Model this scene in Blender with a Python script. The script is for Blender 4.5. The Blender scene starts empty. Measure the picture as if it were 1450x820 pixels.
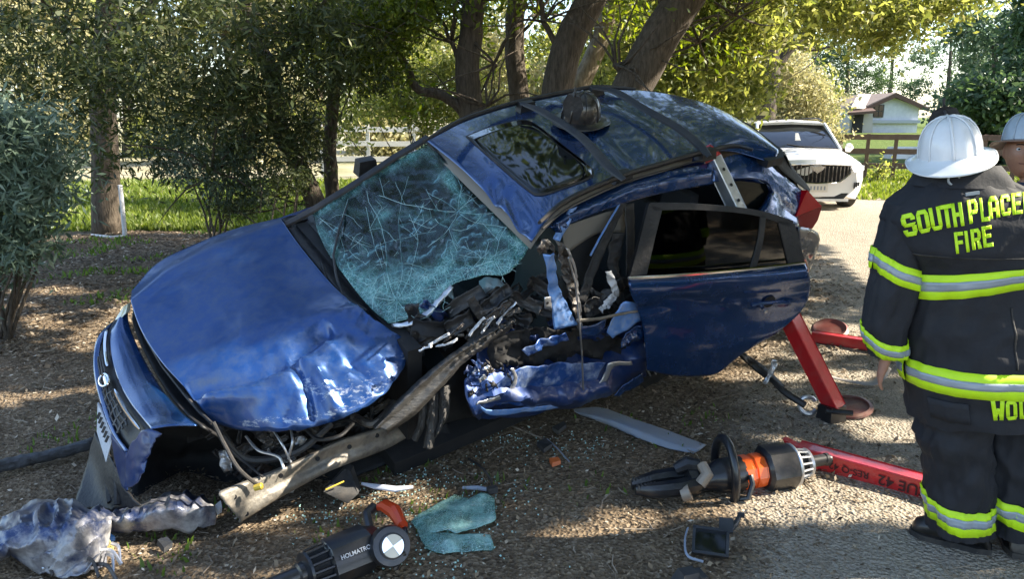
import bpy, bmesh, math, random
import numpy as np
from mathutils import Vector, Matrix, noise
random.seed(7); rng = np.random.default_rng(7)
PI = math.pi
S = bpy.context.scene; C = S.collection
# ---------------------------------------------------------------- camera, sky, sun, exposure
CH = 1.85; PITCH = math.radians(13.1); FPX = 1050.0; CX, CY = 725.0, 410.0
cam_d = bpy.data.cameras.new('camera'); cam = bpy.data.objects.new('camera', cam_d); C.objects.link(cam)
cam.location = (0, 0, CH); cam.rotation_euler = (PI/2-PITCH, 0, 0)
cam_d.sensor_width = 36; cam_d.lens = 36*FPX/1450; cam_d.clip_end = 3000; cam_d.clip_start = .05
S.camera = cam
SUN_EL = math.radians(37); SUND = Vector((1, .05, 0)).normalized()*math.cos(SUN_EL)+Vector((0, 0, math.sin(SUN_EL)))
w = bpy.data.worlds.new('World'); S.world = w; w.use_nodes = True
nt = w.node_tree; bg = nt.nodes['Background']; sk = nt.nodes.new('ShaderNodeTexSky')
sk.sky_type = 'NISHITA'; sk.sun_disc = False; sk.sun_elevation = SUN_EL
sk.sun_rotation = math.atan2(SUND.x, SUND.y); sk.air_density = 1.0; sk.dust_density = 1.2; sk.ozone_density = 1.0
nt.links.new(sk.outputs[0], bg.inputs[0]); bg.inputs[1].default_value = .13
sl = bpy.data.lights.new('sun', 'SUN'); so = bpy.data.objects.new('sun', sl); C.objects.link(so)
sl.energy = 4.6; sl.angle = math.radians(.55); sl.color = (1, .91, .76)
so.rotation_euler = SUND.to_track_quat('Z', 'Y').to_euler(); so.location = (20, 0, 20)
S.view_settings.view_transform = 'Standard'; S.view_settings.look = 'None'; S.view_settings.exposure = 1.9; S.view_settings.gamma = 1
S.cycles.max_bounces = 8; S.cycles.transparent_max_bounces = 24; S.cycles.use_denoising = True

# ---------------------------------------------------------------- measuring helpers
FW = Vector((0, math.cos(PITCH), -math.sin(PITCH))); UPV = Vector((0, math.sin(PITCH), math.cos(PITCH))); RT = Vector((1, 0, 0)); EYE = Vector((0, 0, CH))
def ray(px, py): return FW+RT*((px-CX)/FPX)-UPV*((py-CY)/FPX)
def gz(px, py, z=0.0):
    d = ray(px, py); return EYE+d*((z-CH)/d.z)
def at(px, py, Y):
    d = ray(px, py); return EYE+d*(Y/d.y)
def proj(P):
    q = Vector(P)-EYE; d = q.dot(FW)
    return (CX+FPX*q.dot(RT)/d, CY-FPX*q.dot(UPV)/d, d)
def terr(x, y):
    z = 0.03*noise.noise(Vector((x*.7, y*.7, 0)))+.012*noise.noise(Vector((x*3, y*3, 4)))
    z -= .16*math.exp(-((x+1.5)/1.0)**2-((y-4.1)/.8)**2)          # rut below the nose of the car
    z -= .09*math.exp(-((x+2.6)/1.1)**2-((y-3.35)/.22)**2)
    if y > 16 and x < 8: z += .012*(y-16)
    return z
# ---------------------------------------------------------------- mesh helpers
class MB:
    def __init__(s): s.v = []; s.f = []; s.m = []; s.mi = 0
    def add(s, V, F, mi=None):
        n = len(s.v); s.v += [tuple(p) for p in V]; s.f += [tuple(i+n for i in f) for f in F]; s.m += [s.mi if mi is None else mi]*len(F); return s
    def box(s, c, d, R=None, taper=1.0):
        V = []
        for k in range(8):
            q = Vector(((k & 1)-.5, ((k >> 1) & 1)-.5, ((k >> 2) & 1)-.5))
            if k >> 2: q.x *= taper; q.y *= taper
            q = Vector((q.x*d[0], q.y*d[1], q.z*d[2]))
            V.append((R@q if R is not None else q)+Vector(c))
        return s.add(V, [(0, 2, 3, 1), (4, 5, 7, 6), (0, 1, 5, 4), (2, 6, 7, 3), (0, 4, 6, 2), (1, 3, 7, 5)])
    def tube(s, pts, r, n=8, cap=True, flat=1.0):
        pts = [Vector(p) for p in pts]; m = len(pts)
        rr = r if isinstance(r, (list, tuple)) else [r]*m
        V = []; F = []; a = None
        for i, p in enumerate(pts):
            t = (pts[min(i+1, m-1)]-pts[max(i-1, 0)]).normalized()
            if a is None:
                a = t.orthogonal().normalized()
            a = (a-t*a.dot(t)).normalized(); b = t.cross(a)
            for k in range(n):
                th = 2*PI*k/n; V.append(p+(a*math.cos(th)+b*math.sin(th)*flat)*rr[i])
        for i in range(m-1):
            for k in range(n): F.append((i*n+k, i*n+(k+1) % n, (i+1)*n+(k+1) % n, (i+1)*n+k))
        if cap: F += [tuple(range(n))[::-1], tuple((m-1)*n+k for k in range(n))]
        return s.add(V, F)
    def lathe(s, prof, M, n=24, cap=True, polyamp=0):      # prof: (axial x, radius); M: 4x4 with x as axis
        V = []; F = []; m = len(prof)
        for (x, r) in prof:
            for k in range(n):
                th = 2*PI*k/n; q = r*(1+polyamp*math.cos(6*th)); V.append(M@Vector((x, q*math.cos(th), q*math.sin(th))))
        for i in range(m-1):
            for k in range(n): F.append((i*n+k, (i+1)*n+k, (i+1)*n+(k+1) % n, i*n+(k+1) % n))
        if cap: F += [tuple(range(n)), tuple((m-1)*n+k for k in range(n))[::-1]]
        return s.add(V, F)
    def prism(s, poly, n, h):                              # polygon of 3-D points, pushed h along n
        V = [Vector(p) for p in poly]; k = len(V); n = Vector(n)
        return s.add(V+[p+n*h for p in V], [tuple(range(k))[::-1], tuple(range(k, 2*k))]+[(i, (i+1) % k, k+(i+1) % k, k+i) for i in range(k)])
def wloc(o):
    v = Vector((0, 0, 0))
    while o: v += o.location; o = o.parent
    return v
def mk(name, mb, mat, parent=None, smooth=True, ang=35, kind=None, label=None, solid=0, origin=None):
    off = wloc(parent) if parent else Vector((0, 0, 0))
    loc = Vector((0, 0, 0))
    if parent is None and origin is None and mb.v:
        a = np.array(mb.v); origin = ((a[:, 0].min()+a[:, 0].max())/2, (a[:, 1].min()+a[:, 1].max())/2, a[:, 2].min())
    if origin is not None: loc = Vector(origin)-off; off = Vector(origin)
    me = bpy.data.meshes.new(name)
    me.from_pydata([(p[0]-off.x, p[1]-off.y, p[2]-off.z) for p in mb.v], [], mb.f)
    for m_ in (mat if isinstance(mat, (list, tuple)) else [mat]): me.materials.append(m_)
    if isinstance(mat, (list, tuple)): me.polygons.foreach_set('material_index', mb.m)
    if smooth:
        me.polygons.foreach_set('use_smooth', [True]*len(me.polygons))
        if ang < 180: me.set_sharp_from_angle(angle=math.radians(ang))
    me.update()
    o = bpy.data.objects.new(name, me); C.objects.link(o); o.location = loc
    if parent: o.parent = parent
    if kind: o['kind'] = kind
    if label: o['label'] = label
    if solid:
        md = o.modifiers.new('thick', 'SOLIDIFY'); md.thickness = solid; md.offset = 0
    return o
def thing(name, label, cat, loc=(0, 0, 0), group=None):
    o = bpy.data.objects.new(name, None); C.objects.link(o); o.location = loc; o.empty_display_size = .1
    o['label'] = label; o['category'] = cat
    if group: o['group'] = group
    return o
def tag(o, label, cat, group=None):
    o['label'] = label; o['category'] = cat
    if group: o['group'] = group
    return o
def npmesh(name, V, F, mat, parent=None, kind=None, smooth=False, ci=None):
    off = np.array(wloc(parent)) if parent else np.zeros(3)
    me = bpy.data.meshes.new(name); k = F.shape[1]
    me.vertices.add(len(V)); me.vertices.foreach_set('co', (V-off).astype(np.float32).ravel())
    me.loops.add(F.size); me.loops.foreach_set('vertex_index', F.astype(np.int32).ravel())
    me.polygons.add(len(F)); me.polygons.foreach_set('loop_start', np.arange(0, F.size, k, dtype=np.int32))
    if smooth: me.polygons.foreach_set('use_smooth', np.ones(len(F), bool))
    me.update(calc_edges=True); me.materials.append(mat)
    o = bpy.data.objects.new(name, me); C.objects.link(o)
    if parent: o.parent = parent
    if kind: o['kind'] = kind
    return o
def catmull(P, n):
    P = [Vector(p) for p in P]
    if len(P) == 2: return [P[0].lerp(P[1], i/n) for i in range(n+1)]
    L = [0]
    for i in range(1, len(P)): L.append(L[-1]+max(1e-6, (P[i]-P[i-1]).length))
    out = []
    for i in range(n+1):
        t = L[-1]*i/n; k = 0
        while k < len(P)-2 and L[k+1] < t: k += 1
        u = (t-L[k])/(L[k+1]-L[k]); p1, p2 = P[k], P[k+1]
        d = L[k+1]-L[k]
        m1 = (p2-P[k-1])*(d/(L[k+1]-L[k-1])) if k > 0 else p2-p1
        m2 = (P[k+2]-p1)*(d/(L[k+2]-L[k])) if k < len(P)-2 else p2-p1
        out.append(p1*(2*u**3-3*u*u+1)+m1*(u**3-2*u*u+u)+p2*(-2*u**3+3*u*u)+m2*(u**3-u*u))
    return out
def loft(rows, nu, nv, disp=None, nrm=None):
    R = [catmull(r, nu) for r in rows]
    cols = [catmull([r[i] for r in R], nv) for i in range(nu+1)]
    V = []; F = []
    for j in range(nv+1):
        for i in range(nu+1):
            p = cols[i][j]
            if disp: 
                q = proj(p); p = p+nrm*disp(q[0], q[1], i/nu, j/nv)
            V.append(p)
    for j in range(nv):
        for i in range(nu):
            a = j*(nu+1)+i; F.append((a, a+1, a+nu+2, a+nu+1))
    return V, F
def gl(px, py, pl, w):                                     # falloff round a polyline
    best = 1e9
    for a, b in zip(pl, pl[1:]):
        dx, dy = b[0]-a[0], b[1]-a[1]; t = max(0, min(1, ((px-a[0])*dx+(py-a[1])*dy)/(dx*dx+dy*dy)))
        best = min(best, (px-a[0]-t*dx)**2+(py-a[1]-t*dy)**2)
    return math.exp(-best/(w*w))
def ns(x, y, z=0): return noise.noise(Vector((x, y, z)))
def rdg(x, y, z=0): return .45-1.5*abs(noise.noise(Vector((x*.9+y*.45, y*.55-x*.2, z))))
def textmb(mb, s, M, size, font_rot=0, align='CENTER'):
    cu = bpy.data.curves.new('t', 'FONT'); cu.body = s; cu.size = size; cu.align_x = align; cu.align_y = 'CENTER'; cu.offset = size*.015
    o = bpy.data.objects.new('t', cu); C.objects.link(o)
    bpy.context.view_layer.update()
    me = bpy.data.meshes.new_from_object(o.evaluated_get(bpy.context.evaluated_depsgraph_get()))
    mb.add([M@v.co for v in me.vertices], [tuple(p.vertices) for p in me.polygons])
    bpy.data.objects.remove(o); bpy.data.meshes.remove(me); bpy.data.curves.remove(cu)
def frame(o, x, up=(0, 0, 1)):
    x = Vector(x).normalized(); z = Vector(up); z = (z-x*z.dot(x)).normalized(); y = z.cross(x)
    return Matrix(((x.x, y.x, z.x, o[0]), (x.y, y.y, z.y, o[1]), (x.z, y.z, z.z, o[2]), (0, 0, 0, 1)))
# ---------------------------------------------------------------- materials
def N(t, ty, **k):
    n = t.nodes.new('ShaderNode'+ty)
    for a, b in k.items():
        if a.startswith('i_'):
            key = a[2:].replace('_', ' '); n.inputs[int(key) if key.isdigit() else key].default_value = b
        else: setattr(n, a, b)
    return n
def rgb(c): return (c[0], c[1], c[2], 1)
def mat(name, col, rough=.6, metal=0, col2=None, scale=8, bump=0, bscale=40, coat=0, spec=.5, contrast=.5, detail=6, trans=0, alpha=1, dust=0, dustcol=(.28, .22, .16), dscale=5, aniso=None):
    m = bpy.data.materials.new(name); m.use_nodes = True; t = m.node_tree; b = t.nodes['Principled BSDF']
    b.inputs['Base Color'].default_value = rgb(col); b.inputs['Roughness'].default_value = rough; b.inputs['Metallic'].default_value = metal
    b.inputs['Coat Weight'].default_value = coat; b.inputs['Coat Roughness'].default_value = .06; b.inputs['Specular IOR Level'].default_value = spec
    b.inputs['Transmission Weight'].default_value = trans; b.inputs['Alpha'].default_value = alpha
    tc = N(t, 'TexCoord'); src = tc.outputs['Object']
    if aniso:
        mp = N(t, 'Mapping'); mp.inputs['Scale'].default_value = aniso; t.links.new(src, mp.inputs[0]); src = mp.outputs[0]
    last = None
    if col2 is not None:
        n = N(t, 'TexNoise', i_Scale=scale, i_Detail=detail, i_Roughness=.65); t.links.new(src, n.inputs['Vector'])
        r = N(t, 'ValToRGB'); r.color_ramp.elements[0].position = .5-.5*(1-contrast)*.5-.02; r.color_ramp.elements[1].position = .5+.5*(1-contrast)*.5+.02
        r.color_ramp.elements[0].color = rgb(col); r.color_ramp.elements[1].color = rgb(col2)
        t.links.new(n.outputs['Fac'], r.inputs[0]); last = r.outputs[0]; t.links.new(last, b.inputs['Base Color'])
    if dust:
        n = N(t, 'TexNoise', i_Scale=dscale, i_Detail=9, i_Roughness=.75); t.links.new(src, n.inputs['Vector'])
        r = N(t, 'MapRange'); r.inputs[1].default_value = .46; r.inputs[2].default_value = .72; r.inputs[4].default_value = dust
        t.links.new(n.outputs['Fac'], r.inputs[0])
        mx = N(t, 'Mix', data_type='RGBA'); mx.inputs['A'].default_value = rgb(col); mx.inputs['B'].default_value = rgb(dustcol)
        if last: t.links.new(last, mx.inputs['A'])
        t.links.new(r.outputs[0], mx.inputs[0]); t.links.new(mx.outputs['Result'], b.inputs['Base Color'])
        for nm, lo, hi in (('Roughness', rough, .75), ('Metallic', metal, 0), ('Coat Weight', coat, 0)):
            q = N(t, 'MapRange'); q.inputs[2].default_value = 1; q.inputs[3].default_value = lo; q.inputs[4].default_value = hi; t.links.new(r.outputs[0], q.inputs[0]); t.links.new(q.outputs[0], b.inputs[nm])
    if bump:
        n = N(t, 'TexNoise', i_Scale=bscale, i_Detail=5); t.links.new(src, n.inputs['Vector'])
        bp = N(t, 'Bump', i_Strength=bump, i_Distance=.02); t.links.new(n.outputs['Fac'], bp.inputs['Height']); t.links.new(bp.outputs[0], b.inputs['Normal'])
    return m
def leafmat(name, c1, c2, c3=None, trans=.45, rough=.5):
    m = bpy.data.materials.new(name); m.use_nodes = True; t = m.node_tree; t.nodes.remove(t.nodes['Principled BSDF']); out = t.nodes['Material Output']
    g = N(t, 'NewGeometry'); r = N(t, 'ValToRGB'); r.color_ramp.elements[0].color = rgb(c1); r.color_ramp.elements[1].color = rgb(c2)
    if c3: e = r.color_ramp.elements.new(.93); e.color = rgb(c2); r.color_ramp.elements[2].color = rgb(c3)
    t.links.new(g.outputs['Random Per Island'], r.inputs[0])
    d = N(t, 'BsdfPrincipled', i_Roughness=rough); t.links.new(r.outputs[0], d.inputs['Base Color']); d.inputs['Specular IOR Level'].default_value = .4
    tr = N(t, 'BsdfTranslucent'); hs = N(t, 'HueSaturation', i_Hue=.485, i_Saturation=1.15, i_Value=1.7); t.links.new(r.outputs[0], hs.inputs['Color']); t.links.new(hs.outputs[0], tr.inputs[0])
    mx = N(t, 'MixShader'); mx.inputs[0].default_value = trans; t.links.new(d.outputs[0], mx.inputs[1]); t.links.new(tr.outputs[0], mx.inputs[2]); t.links.new(mx.outputs[0], out.inputs[0])
    return m
M = {}
M['blue'] = mat('blue_paint', (.007, .048, .17), .22, .6, coat=1, dust=.22, dscale=12, dustcol=(.12, .13, .16))
M['blue_scr'] = mat('scraped_blue_paint', (.012, .06, .24), .42, .35, coat=.3, dust=.95, dscale=11, dustcol=(.3, .36, .45))
M['blue_dark'] = mat('dull_blue_paint', (.008, .034, .14), .38, .4, coat=.4, dust=.7, dscale=9, dustcol=(.08, .08, .085))
M['blue_light'] = mat('pale_blue_paint', (.12, .27, .62), .35, .3, coat=.3, dust=.7, dscale=22, dustcol=(.4, .43, .48))  # paler blue for the torn pillar, edges and creased pieces
M['black'] = mat('black_plastic', (.012, .012, .013), .5, bump=.15, bscale=60, dust=.35, dustcol=(.1, .085, .07))
M['dark'] = mat('dark_interior', (.008, .008, .009), .8, dust=.3, dustcol=(.05, .045, .04))
M['rub'] = mat('rubber', (.015, .015, .016), .7, bump=.2, dust=.6, dustcol=(.12, .1, .08))
M['steel'] = mat('bare_steel', (.42, .42, .42), .38, .9, dust=.6, dscale=14, dustcol=(.2, .16, .12), bump=.2, bscale=30)
M['grime'] = mat('grimy_metal', (.16, .15, .14), .5, .6, col2=(.05, .04, .035), scale=12, bump=.6, bscale=35)
M['beam'] = mat('dusty_beam', (.3, .275, .235), .55, .45, col2=(.12, .11, .1), scale=7, bump=.3, bscale=50, dust=.7, dustcol=(.34, .28, .2), dscale=4)
M['alu'] = mat('aluminium', (.62, .63, .65), .33, .85, bump=.1, dust=.25)
M['chrome'] = mat('chrome', (.8, .8, .8), .12, 1)
M['white'] = mat('white_paint', (.8, .8, .8), .25, coat=.8)
M['red'] = mat('red_paint', (.5, .015, .02), .38, .1, coat=.4, dust=.45, dscale=12, dustcol=(.3, .1, .08), bump=.1)
M['orange'] = mat('orange_metal', (.85, .12, .01), .28, .3, coat=.6, dust=.15)
M['toolblk'] = mat('tool_black', (.012, .013, .016), .32, .1, coat=.3, dust=.3, dustcol=(.1, .09, .08))
M['tan'] = mat('tan_trim', (.2, .18, .15), .8, bump=.1)
M['fabric_w'] = mat('airbag_cloth', (.62, .63, .65), .85, bump=.4, bscale=30, dust=.4)
M['seat'] = mat('seat_fabric', (.035, .035, .038), .85, bump=.3, bscale=120)
M['seatgrey'] = mat('seat_leather', (.1, .095, .09), .55, bump=.1)
M['wood'] = mat('splintered_grey', (.09, .085, .08), .8, col2=(.025, .023, .022), scale=6, aniso=(9, 9, 1), bump=.8, bscale=10)
M['char'] = mat('grey_plastic', (.03, .032, .035), .6, bump=.2, dust=.5, dustcol=(.13, .11, .09))
M['trimgrey'] = mat('grey_trim', (.25, .29, .36), .5, dust=.5, dustcol=(.3, .27, .22), bump=.15)
M['bark'] = mat('bark', (.05, .038, .026), .95, col2=(.12, .095, .07), scale=5, aniso=(6, 6, 1.2), bump=1.0, bscale=9)
M['bark_l'] = mat('pale_bark', (.3, .25, .19), .95, col2=(.14, .11, .08), scale=4, aniso=(5, 5, 1.2), bump=1.0, bscale=8)
# tinted dark glass
M['glassdark'] = mat('tinted_glass', (.004, .005, .006), .05, coat=.15, spec=.5)
def thin_glass(name, tint, fac=.12, rough=.03, extra=None):
    m = bpy.data.materials.new(name); m.use_nodes = True; t = m.node_tree; t.nodes.remove(t.nodes['Principled BSDF']); out = t.nodes['Material Output']
    tr = N(t, 'BsdfTransparent'); tr.inputs[0].default_value = rgb(tint); gl_ = N(t, 'BsdfGlossy', i_Roughness=rough); fr = N(t, 'Fresnel', i_IOR=1.5)
    mx = N(t, 'MixShader'); ad = N(t, 'Math', operation='ADD'); ad.inputs[1].default_value = fac*.3; t.links.new(fr.outputs[0], ad.inputs[0])
    t.links.new(ad.outputs[0], mx.inputs[0]); t.links.new(tr.outputs[0], mx.inputs[1]); t.links.new(gl_.outputs[0], mx.inputs[2]); t.links.new(mx.outputs[0], out.inputs[0])
    return m, t, mx, out
M['sideglass'] = thin_glass('side_glass', (.06, .07, .075), -.06)[0]
M['clear'] = thin_glass('clear_plastic', (.75, .78, .8), .6, .1)[0]
def crazed(name, dens, base=(.09, .33, .3), hi=(.62, .92, .88), tint=(.68, .88, .82), cover=.55):
    # laminated glass crazed into thousands of crumbs: pale crack faces over a tinted see-through sheet
    m, t, mx, out = thin_glass(name, tint, .02, .1)
    tc = N(t, 'TexCoord')
    nz = N(t, 'TexNoise', i_Scale=3.0, i_Detail=4); t.links.new(tc.outputs['Object'], nz.inputs['Vector'])
    ad = N(t, 'VectorMath', operation='SCALE'); ad.inputs['Scale'].default_value = .12; t.links.new(nz.outputs['Color'], ad.inputs[0])
    a2 = N(t, 'VectorMath', operation='ADD'); t.links.new(tc.outputs['Object'], a2.inputs[0]); t.links.new(ad.outputs[0], a2.inputs[1])
    facs = []
    for sc, wd in ((dens, .12), (dens*.4, .03), (dens*.12, .012)):
        v = N(t, 'TexVoronoi', feature='DISTANCE_TO_EDGE', i_Scale=sc); t.links.new(a2.outputs[0], v.inputs['Vector'])
        r = N(t, 'MapRange'); r.inputs[1].default_value = 0; r.inputs[2].default_value = wd; r.inputs[3].default_value = 1; r.inputs[4].default_value = 0
        t.links.new(v.outputs['Distance'], r.inputs[0]); facs.append(r.outputs[0])
    at_ = N(t, 'Attribute', attribute_name='craze')
    n2 = N(t, 'TexNoise', i_Scale=9, i_Detail=6, i_Roughness=.7); t.links.new(tc.outputs['Object'], n2.inputs['Vector'])
    r2 = N(t, 'MapRange'); r2.inputs[1].default_value = .35; r2.inputs[2].default_value = .68; t.links.new(n2.outputs['Fac'], r2.inputs[0])
    m1 = N(t, 'Math', operation='MULTIPLY'); t.links.new(facs[0], m1.inputs[0]); t.links.new(r2.outputs[0], m1.inputs[1])
    m2 = N(t, 'Math', operation='MAXIMUM'); t.links.new(m1.outputs[0], m2.inputs[0]); t.links.new(facs[1], m2.inputs[1])
    m3 = N(t, 'Math', operation='MAXIMUM'); t.links.new(m2.outputs[0], m3.inputs[0]); t.links.new(facs[2], m3.inputs[1])
    k = N(t, 'MapRange'); k.inputs[3].default_value = .04; k.inputs[4].default_value = 1; t.links.new(at_.outputs['Fac'], k.inputs[0])
    m4 = N(t, 'Math', operation='MULTIPLY'); t.links.new(m3.outputs[0], m4.inputs[0]); t.links.new(k.outputs[0], m4.inputs[1])
    k2 = N(t, 'MapRange'); k2.inputs[1].default_value = .3; k2.inputs[2].default_value = .85; k2.inputs[4].default_value = cover; t.links.new(at_.outputs['Fac'], k2.inputs[0])
    k3 = N(t, 'Math', operation='MULTIPLY'); t.links.new(k2.outputs[0], k3.inputs[0]); t.links.new(r2.outputs[0], k3.inputs[1])
    m5 = N(t, 'Math', operation='MAXIMUM'); t.links.new(m4.outputs[0], m5.inputs[0]); t.links.new(k3.outputs[0], m5.inputs[1])
    cr = N(t, 'Mix', data_type='RGBA'); cr.inputs['A'].default_value = rgb(base); cr.inputs['B'].default_value = rgb(hi); t.links.new(m3.outputs[0], cr.inputs[0])
    d = N(t, 'BsdfDiffuse'); t.links.new(cr.outputs['Result'], d.inputs[0]); g = N(t, 'BsdfGlossy', i_Roughness=.25); gm = N(t, 'MixShader'); gm.inputs[0].default_value = .12
    trl = N(t, 'BsdfTranslucent'); t.links.new(cr.outputs['Result'], trl.inputs[0]); dm = N(t, 'MixShader'); dm.inputs[0].default_value = .3
    t.links.new(d.outputs[0], dm.inputs[1]); t.links.new(trl.outputs[0], dm.inputs[2])
    t.links.new(dm.outputs[0], gm.inputs[1]); t.links.new(g.outputs[0], gm.inputs[2])
    fin = N(t, 'MixShader'); t.links.new(m5.outputs[0], fin.inputs[0]); t.links.new(mx.outputs[0], fin.inputs[1]); t.links.new(gm.outputs[0], fin.inputs[2]); t.links.new(fin.outputs[0], out.inputs[0])
    return m
M['crazed'] = crazed('crazed_windshield', 85, cover=.9)
#@@GROUND

# ================================================================ GROUND
def axis(segs):
    out = []
    for a, b, st in segs: out += list(np.arange(a, b, st))
    return np.array(sorted(set(np.round(out, 4))))
gx = axis([(-1500, -100, 200), (-100, -20, 10), (-20, -6, .7), (-6, 6, .06), (6, 20, .5), (20, 100, 10), (100, 1501, 200)])
gy = axis([(-300, -10, 60), (-10, 1.6, 1.2), (1.6, 9, .06), (9, 18, .2), (18, 40, 1), (40, 120, 10), (120, 1600, 150)])
def road_l(y): return 1.15+(y-3)*.385
def road_r(y): return max(road_l(y)+3.6, 7.5)
XX, YY = np.meshgrid(gx, gy)
ZZ = np.array([[terr(x, y) if (abs(x) < 40 and y < 60) else .6 for x in gx] for y in gy])
V = np.stack([XX.ravel(), YY.ravel(), ZZ.ravel()], 1)
nx, ny = len(gx), len(gy); I = np.arange(nx*ny).reshape(ny, nx)
F = np.stack([I[:-1, :-1].ravel(), I[:-1, 1:].ravel(), I[1:, 1:].ravel(), I[1:, :-1].ravel()], 1)
def sst(a, b, x): t = np.clip((x-a)/(b-a), 0, 1); return t*t*(3-2*t)
wob = .5*np.sin(V[:, 0]*1.3+.7*np.sin(V[:, 1]))+.4*np.sin(V[:, 1]*1.7)
rl = 1.15+(V[:, 1]-3)*.385; rr = np.maximum(rl+3.6, 7.5)
road = sst(-.5, .5, V[:, 0]-rl+.3*wob)*sst(-.3, .4, rr-V[:, 0]+.15*wob)*(1-sst(45, 60, V[:, 1]))
grass = sst(11.6, 13.2, V[:, 1]+.5*wob)*(1-sst(1.5, 4, V[:, 0]-.12*V[:, 1]+wob*.4))
grass = np.maximum(grass, sst(20.5, 21.3, V[:, 1]+.3*wob)*sst(7, 8, V[:, 0]))
grass = np.maximum(grass, .42*sst(16.5, 18.5, V[:, 1])*sst(7, 8, V[:, 0]))
def gmat():
    m = bpy.data.materials.new('dirt_ground'); m.use_nodes = True; t = m.node_tree; b = t.nodes['Principled BSDF']; b.inputs['Roughness'].default_value = .95; b.inputs['Specular IOR Level'].default_value = .15
    tc = N(t, 'TexCoord'); O = tc.outputs['Object']
    def noi(sc, de=8, ro=.65): n = N(t, 'TexNoise', i_Scale=sc, i_Detail=de, i_Roughness=ro); t.links.new(O, n.inputs['Vector']); return n.outputs['Fac']
    def ramp(src, cols):
        r = N(t, 'ValToRGB'); e = r.color_ramp.elements
        while len(e) < len(cols): e.new(.5)
        for k, (p, c) in enumerate(cols): e[k].position = p; e[k].color = rgb(c)
        t.links.new(src, r.inputs[0]); return r.outputs[0]
    def mix(f, a, c):
        x = N(t, 'Mix', data_type='RGBA'); t.links.new(a, x.inputs['A']); t.links.new(c, x.inputs['B'])
        if isinstance(f, float): x.inputs[0].default_value = f
        else: t.links.new(f, x.inputs[0])
        return x.outputs['Result']
    vo = N(t, 'TexVoronoi', i_Scale=55); t.links.new(O, vo.inputs['Vector'])
    vo2 = N(t, 'TexVoronoi', i_Scale=150); t.links.new(O, vo2.inputs['Vector'])
    sx = N(t, 'SeparateColor'); t.links.new(vo.outputs['Color'], sx.inputs[0]); sy = N(t, 'SeparateColor'); t.links.new(vo2.outputs['Color'], sy.inputs[0])
    litter = ramp(sx.outputs[0], [(0, (.065, .047, .03)), (.45, (.17, .128, .085)), (.8, (.29, .225, .15)), (1, (.45, .37, .27))])
    dirt = ramp(noi(3), [(.3, (.1, .07, .044)), (.7, (.25, .18, .115))])
    base = mix(.5, dirt, litter)
    grv = ramp(sy.outputs[0], [(0, (.16, .135, .105)), (.6, (.33, .285, .225)), (1, (.5, .45, .37))])
    gr2 = mix(.55, ramp(noi(5), [(.3, (.3, .26, .2)), (.7, (.46, .4, .315))]), grv)
    gs = ramp(noi(4), [(.3, (.05, .085, .014)), (.7, (.13, .17, .035))])  # grass green dimmed, standing in for tree shade on the meadow
    a1 = N(t, 'Attribute', attribute_name='road'); a2 = N(t, 'Attribute', attribute_name='grass')
    nm = noi(2.2); j = N(t, 'Math', operation='ADD'); t.links.new(a1.outputs['Fac'], j.inputs[0]); t.links.new(nm, j.inputs[1])
    k = N(t, 'MapRange'); k.inputs[1].default_value = .75; k.inputs[2].default_value = 1.15; t.links.new(j.outputs[0], k.inputs[0])
    j2 = N(t, 'Math', operation='ADD'); t.links.new(a2.outputs['Fac'], j2.inputs[0]); t.links.new(nm, j2.inputs[1])
    k2 = N(t, 'MapRange'); k2.inputs[1].default_value = .8; k2.inputs[2].default_value = 1.1; t.links.new(j2.outputs[0], k2.inputs[0])
    a3 = N(t, 'Attribute', attribute_name='straw'); c = mix(k2.outputs[0], mix(k.outputs[0], base, gr2), gs); c = mix(a3.outputs['Fac'], c, ramp(noi(2), [(.3, (.34, .29, .19)), (.7, (.55, .48, .36))])); t.links.new(c, b.inputs['Base Color'])
    h = N(t, 'Math', operation='ADD'); t.links.new(noi(28), h.inputs[0]); t.links.new(vo.outputs['Distance'], h.inputs[1])
    bp = N(t, 'Bump', i_Strength=.9, i_Distance=.02); t.links.new(h.outputs[0], bp.inputs['Height']); t.links.new(bp.outputs[0], b.inputs['Normal'])
    return m
g = npmesh('ground', V, F, gmat(), kind='structure', smooth=True)
straw = sst(19, 23, V[:, 1])*(1-sst(2, 6, V[:, 0]-.1*V[:, 1]))*.85*(.5+.5*np.clip(wob+.8, 0, 1))
for nm, ar in (('road', road), ('grass', grass), ('straw', straw)):
    a = g.data.attributes.new(nm, 'FLOAT', 'POINT'); a.data.foreach_set('value', ar.astype(np.float32))
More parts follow.
